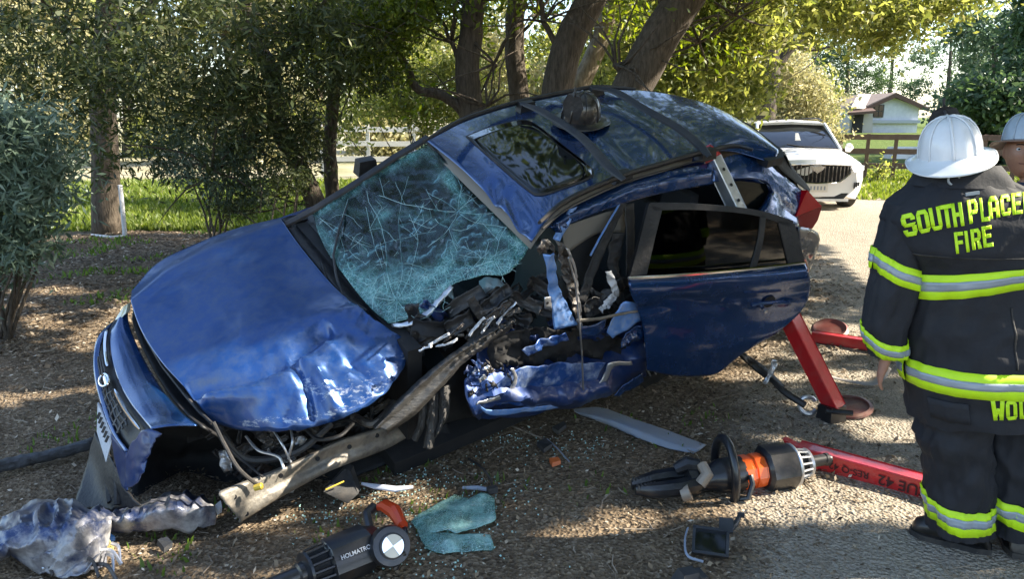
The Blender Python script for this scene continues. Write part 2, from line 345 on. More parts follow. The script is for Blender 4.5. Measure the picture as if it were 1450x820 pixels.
# leaf litter and gravel chips (nobody could count them)
def quads(P, size, asp, tilt, flat=True):
    n = len(P); a = rng.uniform(0, 2*PI, n)
    u = np.stack([np.cos(a), np.sin(a), rng.normal(0, tilt, n)], 1); v = np.stack([-np.sin(a), np.cos(a), rng.normal(0, tilt, n)], 1)
    if not flat:
        u = rng.normal(size=(n, 3)); u /= np.linalg.norm(u, axis=1)[:, None]; r = rng.normal(size=(n, 3)); v = np.cross(u, r); v /= np.linalg.norm(v, axis=1)[:, None]
    s = size[:, None]; q = v*s*asp[:, None]
    V = np.stack([P-u*s, P+q-u*s*.1, P+u*s, P-q-u*s*.1], 1).reshape(-1, 3)
    return V, np.arange(n*4).reshape(n, 4)
def terrv(P): return np.array([terr(x, y) for x, y in P])
def litter(name, n, x0, x1, y0, y1, s0, s1, m, dens, tilt=.25, lift=.006):
    P = np.stack([rng.uniform(x0, x1, n), y0+(y1-y0)*rng.uniform(0, 1, n)**1.35], 1)
    rd = np.clip((P[:, 0]-(1.15+(P[:, 1]-3)*.385)+.25*np.sin(3*P[:, 1]))/.8, 0, 1)
    clump = .5+.5*np.sin(P[:, 0]*2.1+1.7*np.sin(P[:, 1]*1.9))*np.sin(P[:, 1]*2.7)
    keep = rng.uniform(0, 1, n) < dens(rd, clump); P = P[keep]; z = terrv(P)
    P3 = np.c_[P, z+lift+rng.uniform(0, lift, len(P))]
    V, F = quads(P3, rng.uniform(s0, s1, len(P))*np.clip(P[:, 1]/6.5, .5, 1.3), rng.uniform(.3, .75, len(P)), tilt)
    return npmesh(name, V, F, m, kind='stuff')
lm1 = leafmat('dry_leaf', (.05, .034, .02), (.3, .23, .15), (.68, .6, .48), trans=.1, rough=.8)
lm2 = leafmat('grey_chip', (.11, .1, .085), (.3, .27, .23), (.5, .47, .42), trans=0, rough=.9)
lm3 = leafmat('weed', (.05, .1, .02), (.14, .24, .05), trans=.3)
litter('leaf_litter', 180000, -7, 4.2, 1.9, 13, .008, .026, lm1, lambda r, c: (1-.96*r)*(.5+.5*c))
litter('large_dry_leaves', 15000, -5, 3.4, 1.9, 8, .018, .034, lm1, lambda r, c: (1-.97*r)*(.15+.85*c), .4, .012)
litter('fine_litter', 90000, -4, 4, 1.9, 6, .003, .009, lm1, lambda r, c: (1-.6*r))
litter('gravel_chips', 60000, -2, 6.5, 1.9, 9, .0025, .007, lm2, lambda r, c: .25+.75*r, .5)
def blades(name, n, f, h0, h1, m, wd=.006):
    P = f(n); z = terrv(P); n = len(P); h = rng.uniform(h0, h1, n); a = rng.uniform(0, 2*PI, n); ln = rng.normal(0, .35, (n, 2))*h[:, None]
    b = np.c_[P, z]; d = np.stack([np.cos(a), np.sin(a), 0*a], 1)*(wd*h/h0)[:, None]
    V = np.stack([b-d, b+d, b+np.c_[ln*.4, h*.6]+d*.8, b+np.c_[ln, h]], 1).reshape(-1, 3)
    return npmesh(name, V, np.arange(n*4).reshape(n, 4), m, kind='stuff')
gm = leafmat('grass_blade', (.06, .1, .015), (.19, .24, .05), (.4, .38, .2), trans=.45)
gmd = leafmat('weed_blade', (.05, .1, .015), (.15, .24, .05), trans=.4)
blades('meadow_grass', 52000, lambda n: (lambda P: P[P[:, 0] < 2.5+.12*P[:, 1]])(np.stack([rng.uniform(-13, 5, n), 12.2+rng.uniform(0, 1, n)**1.5*9], 1)), .05, .16, gm, .009)
blades('verge_grass', 16000, lambda n: np.stack([rng.uniform(7.8, 18, n), rng.uniform(17, 26, n)], 1), .05, .16, gm, .012)
def wf(n):
    cs = [gz(*q).xy for q in [(600, 720), (530, 660), (230, 770), (520, 770), (320, 690), (640, 700), (940, 620), (880, 600), (590, 640), (120, 600), (60, 620), (700, 690), (1000, 590), (470, 745), (250, 800), (820, 690)]]
    k = rng.integers(0, len(cs), n); return np.array([cs[i] for i in k])+rng.normal(0, .09, (n, 2))
blades('sparse_weeds', 420, wf, .012, .05, gmd, .0025)
def wf2(n):
    P = np.stack([rng.uniform(-8, 3, n), rng.uniform(6.5, 12.5, n)], 1); k = np.array([noise.noise(Vector((x*.9, y*1.4, 7))) for x, y in P]); return P[k > .12]
blades('patchy_grass', 16000, wf2, .02, .07, gmd, .005)
mb = MB()
for k in range(420):
    x = rng.uniform(-4, 3.6); y = rng.uniform(2, 7.5); a = rng.uniform(0, PI); l = rng.uniform(.04, .2); z = terr(x, y)+.012; d = Vector((math.cos(a), math.sin(a), rng.normal(0, .08))); p = Vector((x, y, z)); q = Vector((-d.y, d.x, 0))*rng.normal(0, .12)*l
    mb.tube([p, p+d*l*.5+q, p+d*l], rng.uniform(.0015, .004), 4, False)
mk('fallen_twigs', mb, mat('twig_bark', (.16, .12, .085), .9, col2=(.34, .28, .21), scale=3), kind='stuff', ang=180)
mb = MB()
for k in range(700):
    c_ = gz(*random.choice([(640, 745), (720, 620), (600, 660), (560, 700), (480, 720), (820, 640), (700, 700), (620, 790)])); x, y = c_.x+rng.normal(0, .16), c_.y+rng.normal(0, .12); s_ = rng.uniform(.003, .008)
    mb.box((x, y, terr(x, y)+.014), (s_, s_, s_*.7), Matrix.Rotation(rng.uniform(0, 3), 3, Vector((rng.normal(), rng.normal(), 1)).normalized()))
mk('glass_crumbs', mb, mat('glass_crumb', (.35, .55, .5), .1, coat=1), kind='stuff', smooth=False)
# ================================================================ VEGETATION
def leafcloud(blobs, n, cl, ls, asp=.38, per=40, sq=.7, hang=.25):
    # blobs: (centre, (rx,ry,rz)); leaves gathered in clumps, clumps gathered near the blobs' surfaces
    vol = np.array([b[1][0]*b[1][1]*b[1][2] for b in blobs])**.8; vol /= vol.sum()
    nc = max(1, n//per); k = rng.choice(len(blobs), nc, p=vol)
    d = rng.normal(size=(nc, 3)); d /= np.linalg.norm(d, axis=1)[:, None]; r = rng.uniform(0, 1, nc)**.45
    c = np.array([blobs[i][0] for i in k])+d*r[:, None]*np.array([blobs[i][1] for i in k])
    cs = cl*rng.uniform(.5, 1.3, nc)
    j = np.repeat(np.arange(nc), per); P = c[j]+rng.normal(size=(len(j), 3))*np.array([1, 1, sq])*cs[j][:, None]
    P[:, 2] -= hang*np.abs(rng.normal(size=len(j)))*cs[j]
    return quads(P, rng.uniform(.6, 1.3, len(P))*ls, np.full(len(P), asp)*rng.uniform(.7, 1.3, len(P)), 0, False)
LM = {'olive': leafmat('olive_leaf', (.022, .035, .012), (.075, .095, .03), (.22, .22, .09), trans=.35),
      'sage': leafmat('sage_leaf', (.05, .08, .05), (.15, .21, .145), (.3, .36, .27), trans=.25),
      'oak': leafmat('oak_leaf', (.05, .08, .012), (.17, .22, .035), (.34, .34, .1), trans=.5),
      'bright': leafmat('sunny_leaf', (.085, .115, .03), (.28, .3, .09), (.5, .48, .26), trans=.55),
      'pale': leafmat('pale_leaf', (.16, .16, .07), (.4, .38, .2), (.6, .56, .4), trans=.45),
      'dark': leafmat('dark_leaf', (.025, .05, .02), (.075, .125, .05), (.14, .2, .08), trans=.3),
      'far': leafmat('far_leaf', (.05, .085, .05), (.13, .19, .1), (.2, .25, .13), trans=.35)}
def limb(mb, pts, r0, r1, n=10, wob=.03):
    P = catmull(pts, max(6, len(pts)*4)); m = len(P)
    P = [p+Vector((ns(i*.7, p.z, 1), ns(i*.7, p.z, 5), 0))*wob for i, p in enumerate(P)]
    mb.tube(P, [r0+(r1-r0)*i/(m-1) for i in range(m)], n)
def twigs(mb, start, k, ln, r=.02, up=.3):
    for _ in range(k):
        d = Vector((random.gauss(0, 1), random.gauss(0, .8), random.gauss(up, .6))).normalized(); p = [Vector(start)]
        for s_ in range(4): d = (d+Vector((random.gauss(0, .25), random.gauss(0, .25), random.gauss(0, .2)))).normalized(); p.append(p[-1]+d*ln/4)
        mb.tube(p, [r, r*.8, r*.6, r*.4, r*.2], 5)
def tree(name, label, trunk, limbs, blobs, n, ls, cl, lm, bark='bark', group=None, asp=.38, tw=0, twl=1.2, per=40):
    b = trunk[0][0]; base = Vector(b); base.z = terr(b[0], b[1])-.05
    t = thing(name, label, 'tree', base, group)
    mb = MB(); pts = [base]+[Vector(q) for q in trunk[0][(1 if (Vector(trunk[0][0])-base).length < .3 else 0):]]
    limb(mb, pts, trunk[1]*1.12, trunk[2], 14)
    for q in limbs: limb(mb, q[0], q[1], q[2], 8, .05)
    for q in limbs+[(pts, 0, 0)]:
        for e in q[0][-2:]:
            if tw: twigs(mb, e, tw, twl)
    mk('trunk', mb, M[bark], t, ang=180)
    V, F = leafcloud(blobs, n, cl, ls, asp, per)
    npmesh('crown', V, F, LM[lm], t)
    return t
def pxl(pts, Y, dz=0): return [at(p[0], p[1], Y+(p[2] if len(p) > 2 else 0)) for p in pts]
def pb(px, py, Y, rx, ry, rz): return (tuple(at(px, py, Y)), (rx, ry, rz))
G1 = 'trees standing behind the wrecked car'
# near left curtain of dark hanging foliage
t = tree('oak_tree', 'dark leafy tree whose straight trunk stands by the white pipe in the grass', (pxl([(151, 332), (150, 250), (146, 150), (150, 60), (160, -60), (170, -250)], 12), .2, .13),
     [(pxl([(146, 120), (90, 40, -1), (30, -40, -2)], 12), .08, .03), (pxl([(150, 60), (230, -10, -1.5), (300, -80, -3)], 12), .08, .03)],
     [pb(60, 60, 9, 1.3, 1.5, .9), pb(250, 30, 8.5, 1.3, 1.5, .8), pb(150, 120, 9.5, 1.4, 1, .65), pb(60, 180, 9, .9, 1, .5), pb(330, 110, 9, .9, 1, .6), pb(240, 170, 9.5, .8, .8, .42), pb(90, 235, 9.6, .7, .6, .3), pb(230, 225, 9.8, .7, .5, .25), pb(150, -150, 10, 2.5, 2, 1.2), ((-5, 9, 6.5), (2.2, 1.8, 1.6)), ((-7, 7, 5.5), (1.5, 1.5, 1.3))], 40000, .062, .2, 'olive', group=G1, tw=7, asp=.24)
tree('oak_tree', 'dark thicket tree with a leaning trunk just left of the windshield', (pxl([(447, 292), (425, 240), (395, 180), (385, 110), (350, 20), (330, -120)], 10), .13, .08),
     [(pxl([(385, 110), (430, 50, -.5), (470, -20, -1)], 10), .05, .02), (pxl([(395, 180), (340, 200, -.5), (300, 240, -.8)], 10), .03, .01), (pxl([(425, 240), (360, 265), (322, 300)], 10), .02, .008)],
     [pb(400, 60, 9, 1, 1, .9), pb(360, 170, 9.2, .7, .8, .5), pb(340, 230, 9.2, .5, .6, .33), pb(430, 215, 9.8, .35, .4, .3), pb(380, 265, 9.8, .4, .4, .16), pb(450, 130, 9.6, .55, .8, .6), pb(470, 30, 9, .6, 1, .6), ((-3, 8.5, 6.2), (1.8, 1.6, 1.5)), ((-3.8, 7, 7.8), (1.6, 1.4, 1.2)), pb(520, 100, 10, .5, .6, .4)], 23000, .058, .18, 'olive', group=G1, tw=6, asp=.24)
tree('oak_tree', 'slim tree with sparse leaves between the leaning trunk and the forked trunk', (pxl([(470, 275), (467, 200), (474, 120), (480, 40), (500, -80)], 10.6), .1, .06),
     [(pxl([(474, 120), (500, 70), (540, 20)], 10.6), .03, .01)], [pb(500, 40, 10.5, .9, .9, .6), pb(560, 10, 11, .7, .8, .4), pb(530, 90, 11, .55, .6, .4)], 9000, .05, .2, 'oak', group=G1, tw=5)
tree('oak_tree', 'upright forked tree with a crooked low branch reaching left', (pxl([(668, 240), (668, 165), (662, 100), (672, 0), (690, -150)], 11), .19, .14),
     [(pxl([(668, 178), (650, 152), (625, 134), (592, 126), (572, 90), (545, 45), (520, 0)], 11), .085, .03), (pxl([(662, 110), (640, 60), (610, 0)], 11), .04, .02), (pxl([(672, 60), (700, 90), (690, 150)], 10.8), .02, .01)],
     [pb(600, -10, 11, 1.2, 1.2, .5), pb(690, -40, 11, 1.2, 1.3, .6), ((-.6, 11, 6.5), (2.2, 1.6, 1.8)), pb(560, 60, 12, .6, .6, .45), pb(610, 150, 12.5, .5, .4, .3), pb(690, 60, 12, .35, .5, .5)], 11000, .055, .22, 'oak', group=G1, tw=6)
tree('oak_tree', 'thin dark trunked tree straight above the front roof crossbar', (pxl([(740, 230), (736, 140), (728, 60), (732, 0), (735, -140)], 12), .16, .13),
     [(pxl([(728, 60), (760, 20), (800, -40)], 12), .03, .02)], [pb(760, 5, 12.5, .7, .7, .3), pb(725, -60, 12, 1, 1, .5), ((.6, 12, 8), (2, 1.6, 2)), pb(770, 110, 13, .35, .5, .4)], 6000, .055, .24, 'oak', group=G1, tw=5)
tree('oak_tree', 'thick dark tree leaning right above the helmet on the roof', (pxl([(785, 230), (788, 145), (795, 90), (815, 40), (840, -10), (880, -140)], 11), .22, .2),
     [(pxl([(800, 80), (770, 30), (760, -30)], 11), .05, .03)], [pb(800, -70, 11, 1.2, 1.3, .5), ((1.8, 11, 6.2), (1.8, 1.5, 1.8)), ((2.3, 11.5, 9), (2, 1.6, 1.6)), pb(870, 20, 12, .5, .7, .4), pb(770, 30, 12, .35, .6, .35)], 7000, .055, .24, 'oak', group=G1, tw=5)
tree('oak_tree', 'pale sunlit trunk leaning right between the two thick dark trunks', (pxl([(790, 210), (815, 135), (843, 75), (865, 10), (900, -120)], 13.5), .17, .14),
     [(pxl([(843, 75), (835, 40), (845, -20)], 13.5), .04, .02)], [pb(900, -60, 13, 1, 1, .5), pb(900, 60, 14, .5, .6, .6)], 6500, .06, .24, 'bright', 'bark_l', G1, tw=4)
tree('oak_tree', 'thickest tree leaning hard right behind the rear of the roof', (pxl([(870, 240), (893, 130), (915, 85), (945, 35), (980, -20), (1050, -130)], 10), .27, .22),
     [(pxl([(893, 110), (878, 95), (872, 92)], 10), .09, .04), (pxl([(945, 35), (930, -20), (900, -90)], 10), .06, .03), (pxl([(920, 85), (990, 60), (1040, 20)], 10.3), .02, .01)],
     [pb(1000, -40, 10, 1.2, 1.2, .5), ((4, 10.5, 6.5), (2, 1.6, 1.8)), ((3.4, 9.5, 8.6), (2, 1.4, 1.4)), pb(985, 50, 11.5, .5, .6, .4)], 9000, .055, .22, 'oak', group=G1, tw=6)
tree('oak_tree', 'sunlit oak with a branch reaching right above the white vehicle', (pxl([(1083, 215), (1085, 150), (1092, 100), (1088, 50), (1075, -40)], 20.5), .27, .2),
     [(pxl([(1090, 108), (1120, 66), (1150, 38), (1185, 8), (1230, -50)], 20.5), .15, .08), (pxl([(1120, 66), (1160, 70), (1210, 45)], 20.5), .04, .02)],
     [pb(1000, 60, 15, 1.1, 1.2, .9), pb(960, 120, 14.5, .7, .7, .35), pb(1050, 40, 15, 1.0, 1, .8), pb(1040, 130, 15.5, .9, .8, .55), pb(1150, 0, 16, 2.0, 1.4, .75), pb(1250, 10, 16, 1.5, 1.2, .6), pb(1235, 55, 16.5, .6, .7, .25), pb(1330, -10, 16, 1.2, 1.0, .4), pb(1010, -60, 15, 2.5, 1.5, .9)], 34000, .08, .26, 'bright', group=G1, tw=8, twl=1.6)
# shrubs
def shrub(name, label, cx, cy, Y, blobs, n, ls, cl, lm, stems=6, asp=.3, cat='shrub', group=None, h=1.0):
    b = at(cx, cy, Y); b.z = terr(b.x, b.y)
    t = thing(name, label, cat, b, group); mb = MB()
    for i in range(stems):
        a = random.uniform(0, 2*PI); e = Vector(random.choice(blobs)[0])
        limb(mb, [b+Vector((math.cos(a)*.08, math.sin(a)*.08, -.05)), b.lerp(e, .5)+Vector((math.cos(a), math.sin(a), 0))*.12, e], .018, .006, 5)
    mk('stem', mb, M['bark'], t, ang=180)
    V, F = leafcloud(blobs, n, cl, ls, asp, 24); npmesh('foliage', V, F, LM[lm], t); return t
shrub('sage_bush', 'grey green bush hanging in at the left edge of the photo', -20, 400, 6.0, [pb(25, 280, 5.9, .38, .5, .3), pb(5, 200, 6, .5, .5, .4), pb(35, 345, 5.8, .3, .35, .16), pb(-60, 300, 6, .5, .6, .7), pb(70, 240, 6.3, .2, .3, .2)], 15000, .05, .1, 'sage', 9, .22)
shrub('leafy_bush', 'loose dark bush with grey green sprigs right of the white pipe', 300, 320, 9.6, [pb(300, 240, 9.6, .6, .5, .33), pb(250, 205, 9.5, .45, .5, .3), pb(350, 270, 9.6, .45, .4, .22), pb(340, 200, 9.6, .5, .5, .3)], 7000, .034, .1, 'sage', 9, .25)
shrub('leafy_bush', 'low scrubby bush between the thicket tree and the far fender', 395, 295, 9.0, [pb(395, 255, 9, .35, .4, .22), pb(330, 290, 9.4, .3, .3, .14), pb(430, 200, 9.6, .3, .4, .35)], 4500, .03, .09, 'olive', 6, .3)
shrub('leafy_bush', 'sunlit yellow green bush seen above the windshield corner', 600, 240, 13.5, [pb(600, 150, 13.5, .9, .6, .5), pb(640, 100, 13.8, .7, .5, .4), pb(560, 120, 14, .8, .6, .3)], 9000, .045, .13, 'bright', 6, .4)
shrub('leafy_bush', 'pale sunlit bush standing behind the white vehicle', 1160, 200, 21, [pb(1140, 150, 23, 1.15, 1.0, .9), pb(1110, 110, 23, 1.1, 1, .9), pb(1165, 190, 22.5, .8, .6, .3), pb(1100, 175, 23, .9, .9, .5)], 14000, .06, .2, 'pale', 6, .45)
shrub('sapling', 'spindly weed growing beside the nearest post of the brown fence', 1245, 262, 21.5, [pb(1245, 238, 21.5, .25, .2, .3)], 260, .06, .12, 'bright', 5, .4, 'plant')
shrub('leafy_bush', 'tall loose sunlit bush between the crooked low branch and the upright trunk', 600, 260, 15, [pb(560, 60, 15, .9, .8, .6), pb(620, 30, 15.5, .9, .8, .6), pb(640, 150, 15, .7, .6, .6), pb(520, 140, 15.5, .9, .7, .5), pb(480, 180, 16, .6, .6, .5)], 6500, .06, .17, 'bright', 8, .4)
shrub('leafy_bush', 'pale sunlit bush between the two upright dark trunks', 700, 260, 16, [pb(700, 60, 16, .5, .6, .8), pb(705, 140, 16, .6, .6, .6), pb(765, 120, 16.5, .5, .6, .5)], 4200, .06, .17, 'pale', 7, .4)
shrub('leafy_bush', 'yellow green bush filling the gap left of the thickest trunk', 850, 240, 17, [pb(855, 60, 17, .7, .6, .9), pb(940, 70, 17, .8, .6, .9), pb(780, 60, 18, .5, .6, .5)], 6500, .065, .18, 'bright', 7, .4)
shrub('leafy_bush', 'pale bush far left behind the trunk by the white pipe', 60, 300, 15, [pb(40, 150, 15, 1.1, .8, .6), pb(110, 190, 15, .9, .8, .35), pb(60, 90, 15.5, 1.2, .8, .6)], 6500, .06, .18, 'pale', 7, .4)
shrub('leafy_bush', 'pale bush seen through the dark thicket left of the windshield', 300, 300, 16, [pb(280, 140, 16, 1.2, .8, .6), pb(380, 130, 16, .9, .8, .6), pb(330, 200, 16, .9, .7, .35), pb(430, 200, 16, .5, .6, .4)], 8000, .06, .18, 'pale', 8, .4)
# further trees closing the view
G2 = 'trees far behind the meadow'
lab2 = ['bushy pale green tree far behind the meadow']
k = 0
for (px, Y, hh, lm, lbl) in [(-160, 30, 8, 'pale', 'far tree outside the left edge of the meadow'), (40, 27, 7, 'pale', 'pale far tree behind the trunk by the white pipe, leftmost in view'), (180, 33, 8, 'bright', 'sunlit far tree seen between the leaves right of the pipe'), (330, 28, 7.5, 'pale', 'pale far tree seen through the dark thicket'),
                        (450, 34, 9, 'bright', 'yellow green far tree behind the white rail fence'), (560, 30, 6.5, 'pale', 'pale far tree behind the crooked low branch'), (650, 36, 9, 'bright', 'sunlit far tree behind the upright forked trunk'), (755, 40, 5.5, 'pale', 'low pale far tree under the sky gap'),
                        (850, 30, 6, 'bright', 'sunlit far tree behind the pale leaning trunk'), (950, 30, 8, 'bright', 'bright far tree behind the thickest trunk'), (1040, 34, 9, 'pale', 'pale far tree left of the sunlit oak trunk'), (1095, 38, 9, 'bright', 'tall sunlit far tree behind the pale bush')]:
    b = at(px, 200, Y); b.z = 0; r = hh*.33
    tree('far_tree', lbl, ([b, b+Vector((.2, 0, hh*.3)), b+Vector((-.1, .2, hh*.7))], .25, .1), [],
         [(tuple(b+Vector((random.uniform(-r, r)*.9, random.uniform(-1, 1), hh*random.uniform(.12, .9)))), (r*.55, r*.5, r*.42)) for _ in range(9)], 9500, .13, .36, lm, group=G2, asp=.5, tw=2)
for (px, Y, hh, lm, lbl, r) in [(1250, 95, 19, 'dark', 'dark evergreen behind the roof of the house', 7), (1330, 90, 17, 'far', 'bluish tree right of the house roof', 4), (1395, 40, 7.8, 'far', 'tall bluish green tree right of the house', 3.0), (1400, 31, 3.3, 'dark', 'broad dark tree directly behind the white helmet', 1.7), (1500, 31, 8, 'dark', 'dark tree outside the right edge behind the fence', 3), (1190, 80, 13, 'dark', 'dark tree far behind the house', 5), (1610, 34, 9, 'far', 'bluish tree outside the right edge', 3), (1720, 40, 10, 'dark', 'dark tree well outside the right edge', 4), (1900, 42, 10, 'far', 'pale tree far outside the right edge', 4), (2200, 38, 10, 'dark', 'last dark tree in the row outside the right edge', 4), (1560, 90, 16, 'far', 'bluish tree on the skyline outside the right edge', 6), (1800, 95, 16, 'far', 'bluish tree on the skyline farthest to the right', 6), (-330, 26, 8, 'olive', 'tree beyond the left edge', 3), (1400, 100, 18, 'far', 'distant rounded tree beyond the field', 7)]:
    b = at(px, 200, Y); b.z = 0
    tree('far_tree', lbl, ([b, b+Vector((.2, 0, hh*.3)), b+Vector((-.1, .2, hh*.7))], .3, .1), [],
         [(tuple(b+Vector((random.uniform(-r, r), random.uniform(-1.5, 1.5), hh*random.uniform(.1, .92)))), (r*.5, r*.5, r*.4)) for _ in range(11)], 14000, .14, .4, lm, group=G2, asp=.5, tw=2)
for (x, y, hh, lbl) in [(15, 5.5, 6.4, 'roadside tree outside the right edge level with the car'), (16, .5, 6.6, 'roadside tree outside the right edge level with the camera'), (17.5, 10.5, 7, 'roadside tree outside the right edge beyond the car'), (15, -5, 6.5, 'roadside tree behind and right of the camera'), (21, 16, 8, 'roadside tree outside the right edge near the fence')]:
    b = Vector((x, y, 0)); r = 2.6
    tree('roadside_tree', lbl, ([b, b+Vector((.1, 0, hh*.3)), b+Vector((-.1, .2, hh*.7))], .22, .1), [],
         [(tuple(b+Vector((random.uniform(-1.2, 1.2), random.uniform(-r, r), hh*random.uniform(.15, .85)))), (r*.5, r*.6, r*.4)) for _ in range(10)], 7000, .13, .36, 'dark', group='roadside trees outside the right edge', asp=.5, tw=2)
# overhead oak canopy: stands out of frame to the right and above, leaves placed to shape the dappled shade over the wreck
litpoly = [[(1010, 735), (985, 712), (1040, 688), (1130, 672), (1200, 690), (1320, 715), (1275, 744)], [(880, 722), (930, 716), (925, 733), (880, 736)], [(560, 812), (760, 796), (900, 806), (1030, 797), (1260, 830), (1260, 900), (560, 900)],
           [(1140, 455), (1240, 462), (1240, 500), (1150, 492)], [(1160, 520), (1235, 525), (1235, 540), (1165, 538)], [(1040, 500), (1100, 478), (1110, 500), (1050, 520)], [(1200, 590), (1300, 592), (1300, 612), (1210, 610)],
           [(395, 690), (500, 640), (560, 610), (570, 640), (440, 720), (330, 720)], [(510, 665), (620, 668), (600, 690), (520, 690)], [(20, 700), (160, 715), (290, 700), (300, 745), (160, 800), (90, 790)], [(180, 332), (400, 325), (400, 352), (220, 350)], [(230, 385), (330, 360), (330, 372), (240, 395)], [(110, 470), (180, 420), (190, 450), (130, 500)]]
LP = []
for q in litpoly:
    q = [gz(*p).xy for p in q]; c = sum(q, Vector((0, 0)))/len(q); LP.append([c+(p-c)*1.12+(p-c).normalized()*.07 for p in q])
def inpoly(P, q):
    r = np.zeros(len(P), bool); n = len(q); j = n-1
    for i in range(n):
        a, b = q[i], q[j]
        c = ((a[1] > P[:, 1]) != (b[1] > P[:, 1])) & (P[:, 0] < (b[0]-a[0])*(P[:, 1]-a[1])/(b[1]-a[1]+1e-9)+a[0]); r ^= c; j = i
    return r
n = 62000
Gp = np.stack([rng.uniform(-6.5, 6.5, n), rng.uniform(-1.5, 11, n)], 1)
n2 = 18000; Gp = np.r_[Gp, np.stack([rng.uniform(-2.6, 1.3, n2), rng.uniform(3.5, 6.2, n2)], 1)]  # second leaf layer added to keep the sun off the car
msk = ~((Gp[:, 0] > 3.9+.25*(Gp[:, 1]-8)) & (Gp[:, 1] > 7.8))
for q in LP: msk &= ~inpoly(Gp, q)  # crown gaps cut where sun patches should fall
nz_ = np.array([noise.noise(Vector((x*1.3, y*2.6, 3)))+.5*noise.noise(Vector((x*3, y*6, 8))) for x, y in Gp])
msk &= (nz_ < .27) | (np.arange(len(Gp)) >= n)
Gp = Gp[msk]; hgt = rng.uniform(4.2, 7.5, len(Gp)); s_ = np.array(SUND)/SUND.z
P = np.c_[Gp, np.zeros(len(Gp))]+s_*hgt[:, None]+rng.normal(0, .02, (len(Gp), 3))
el = np.degrees(np.arctan2(P[:, 2]-CH, np.hypot(P[:, 1], 0)+1e-6)); inside = (P[:, 1] > 0) & (el < 11) & (np.abs(P[:, 0]) < P[:, 1]*.75)
P = P[~inside]
cc = thing('oak_tree', 'large oak outside the right edge whose canopy shades the wreck', 'tree', (9.0, -2.4, terr(9.0, -2.4)), G1)
mb = MB(); limb(mb, [(9, -2.4, -.1), (8.9, -2.2, 2.0), (8.6, -1.9, 3.6), (8, -1.5, 5)], .38, .25, 14)
for e in [(4.5, .6, 6.4), (6, -3, 5.8), (3, -.8, 6.4), (8, -4, 7)]: limb(mb, [(8.5, -1.8, 3.9), ((8.5+e[0])/2, (-1.8+e[1])/2, 5.4), e], .13, .04, 8, .1); twigs(mb, e, 8, 2)
mk('trunk', mb, M['bark'], cc, ang=180)
V, F = quads(P, rng.uniform(.07, .145, len(P)), np.full(len(P), .55), 0, False); npmesh('crown', V, F, LM['oak'], cc)
#@@CAR

# ================================================================ THE WRECKED CAR
def rotm(z, y, x): return Matrix.Rotation(z, 3, 'Z')@Matrix.Rotation(y, 3, 'Y')@Matrix.Rotation(x, 3, 'X')
CR = rotm(math.radians(214.24), math.radians(7.92), math.radians(-19.23)); CT = Vector((-.166, 4.928, .171)); CRi = CR.transposed()
def W(x, y, z): return CR@Vector((x, y, z))+CT
def Lc(p): return CRi@(Vector(p)-CT)
HOODP = ((1.0, 0, 1.05), (.2, 0, 1)); ROOFP = ((0, 0, 1.6), (0, 0, 1)); WSP = ((.15, 0, 1.5), (.48, 0, .85)); SIDEP = ((0, .9, .8), (0, 1, 0))
GLP = ((0, .86, 1.0), (0, .9, .43)); DOORP = ((-.25, 1.0, .9), (.32, 1, .05)); DOORT = ((-.25, .97, 1.0), (.32, .92, .38)); RAILP = ((0, 0, 1.63), (0, 0, 1))
def X(px, py, pl, off=0):
    p0 = W(*pl[0]); n = (CR@Vector(pl[1])).normalized(); d = ray(px, py); t = (p0+n*off-EYE).dot(n)/d.dot(n); return EYE+d*t
def row(pl, pts, off=0): return [X(q[0], q[1], pl, off) if len(q) == 2 else at(*q) for q in pts]
def nrm(pl): return (CR@Vector(pl[1])).normalized()
car = thing('crashed_car', 'crushed blue car with open rear door and shattered windshield, tilted towards the road', 'car', (CT.x, CT.y, 0))
def panel(name, m, rows, nu, nv, n, disp=None, thick=.004, parent=car, ang=60, label=None):
    V, F = loft(rows, nu, nv, disp, n); mb = MB(); mb.add(V, F); return mk(name, mb, m, parent, ang=ang, solid=thick, label=label)
NH = nrm(HOODP); NR = nrm(ROOFP); NS = nrm(SIDEP); NWS = nrm(WSP); NG = nrm(GLP); ND = nrm(DOORP)
# hood
def hd(px, py, u, v):
    h = .035*math.sin(PI*min(1, u*1.02))*math.sin(PI*v)                                           # crown
    h += .012*gl(px, py, [(187, 429), (240, 388), (300, 355), (403, 318)], 8)                       # body line
    k = 1/(1+math.exp(-((py-(552-.9*(px-270) if px < 345 else 480-.28*(px-345)))/9)))                 # lower near side buckled up
    if px > 270: h += .03*k*(1-v)*2
    h -= .05*max(0, 1-abs((1-gl(px, py, [(272, 556), (350, 540), (400, 520), (463, 480)], 14))*1.6))
    h += .022*gl(px, py, [(310, 525), (345, 480), (400, 452), (470, 446), (520, 450)], 30)
    h += .035*gl(px, py, [(300, 570), (380, 560), (430, 530), (490, 490)], 11)
    h += .02*gl(px, py, [(405, 505), (450, 462), (520, 455)], 14)
    cr = min(1, max(0, (v-.62)/.2))*min(1, max(0, (px-330)/80))
    h += cr*(.022*rdg(px/30, py/17)+.008*rdg(px/12, py/10, 3)-.03*gl(px, py, [(418, 520), (436, 560), (440, 585)], 7)+.03*gl(px, py, [(455, 535), (475, 575)], 8)-.03*gl(px, py, [(500, 520), (530, 540)], 8))
    h += .004*ns(px/60, py/60)
    h -= .045*max(0, (v-.9)/.1)**2
    return h
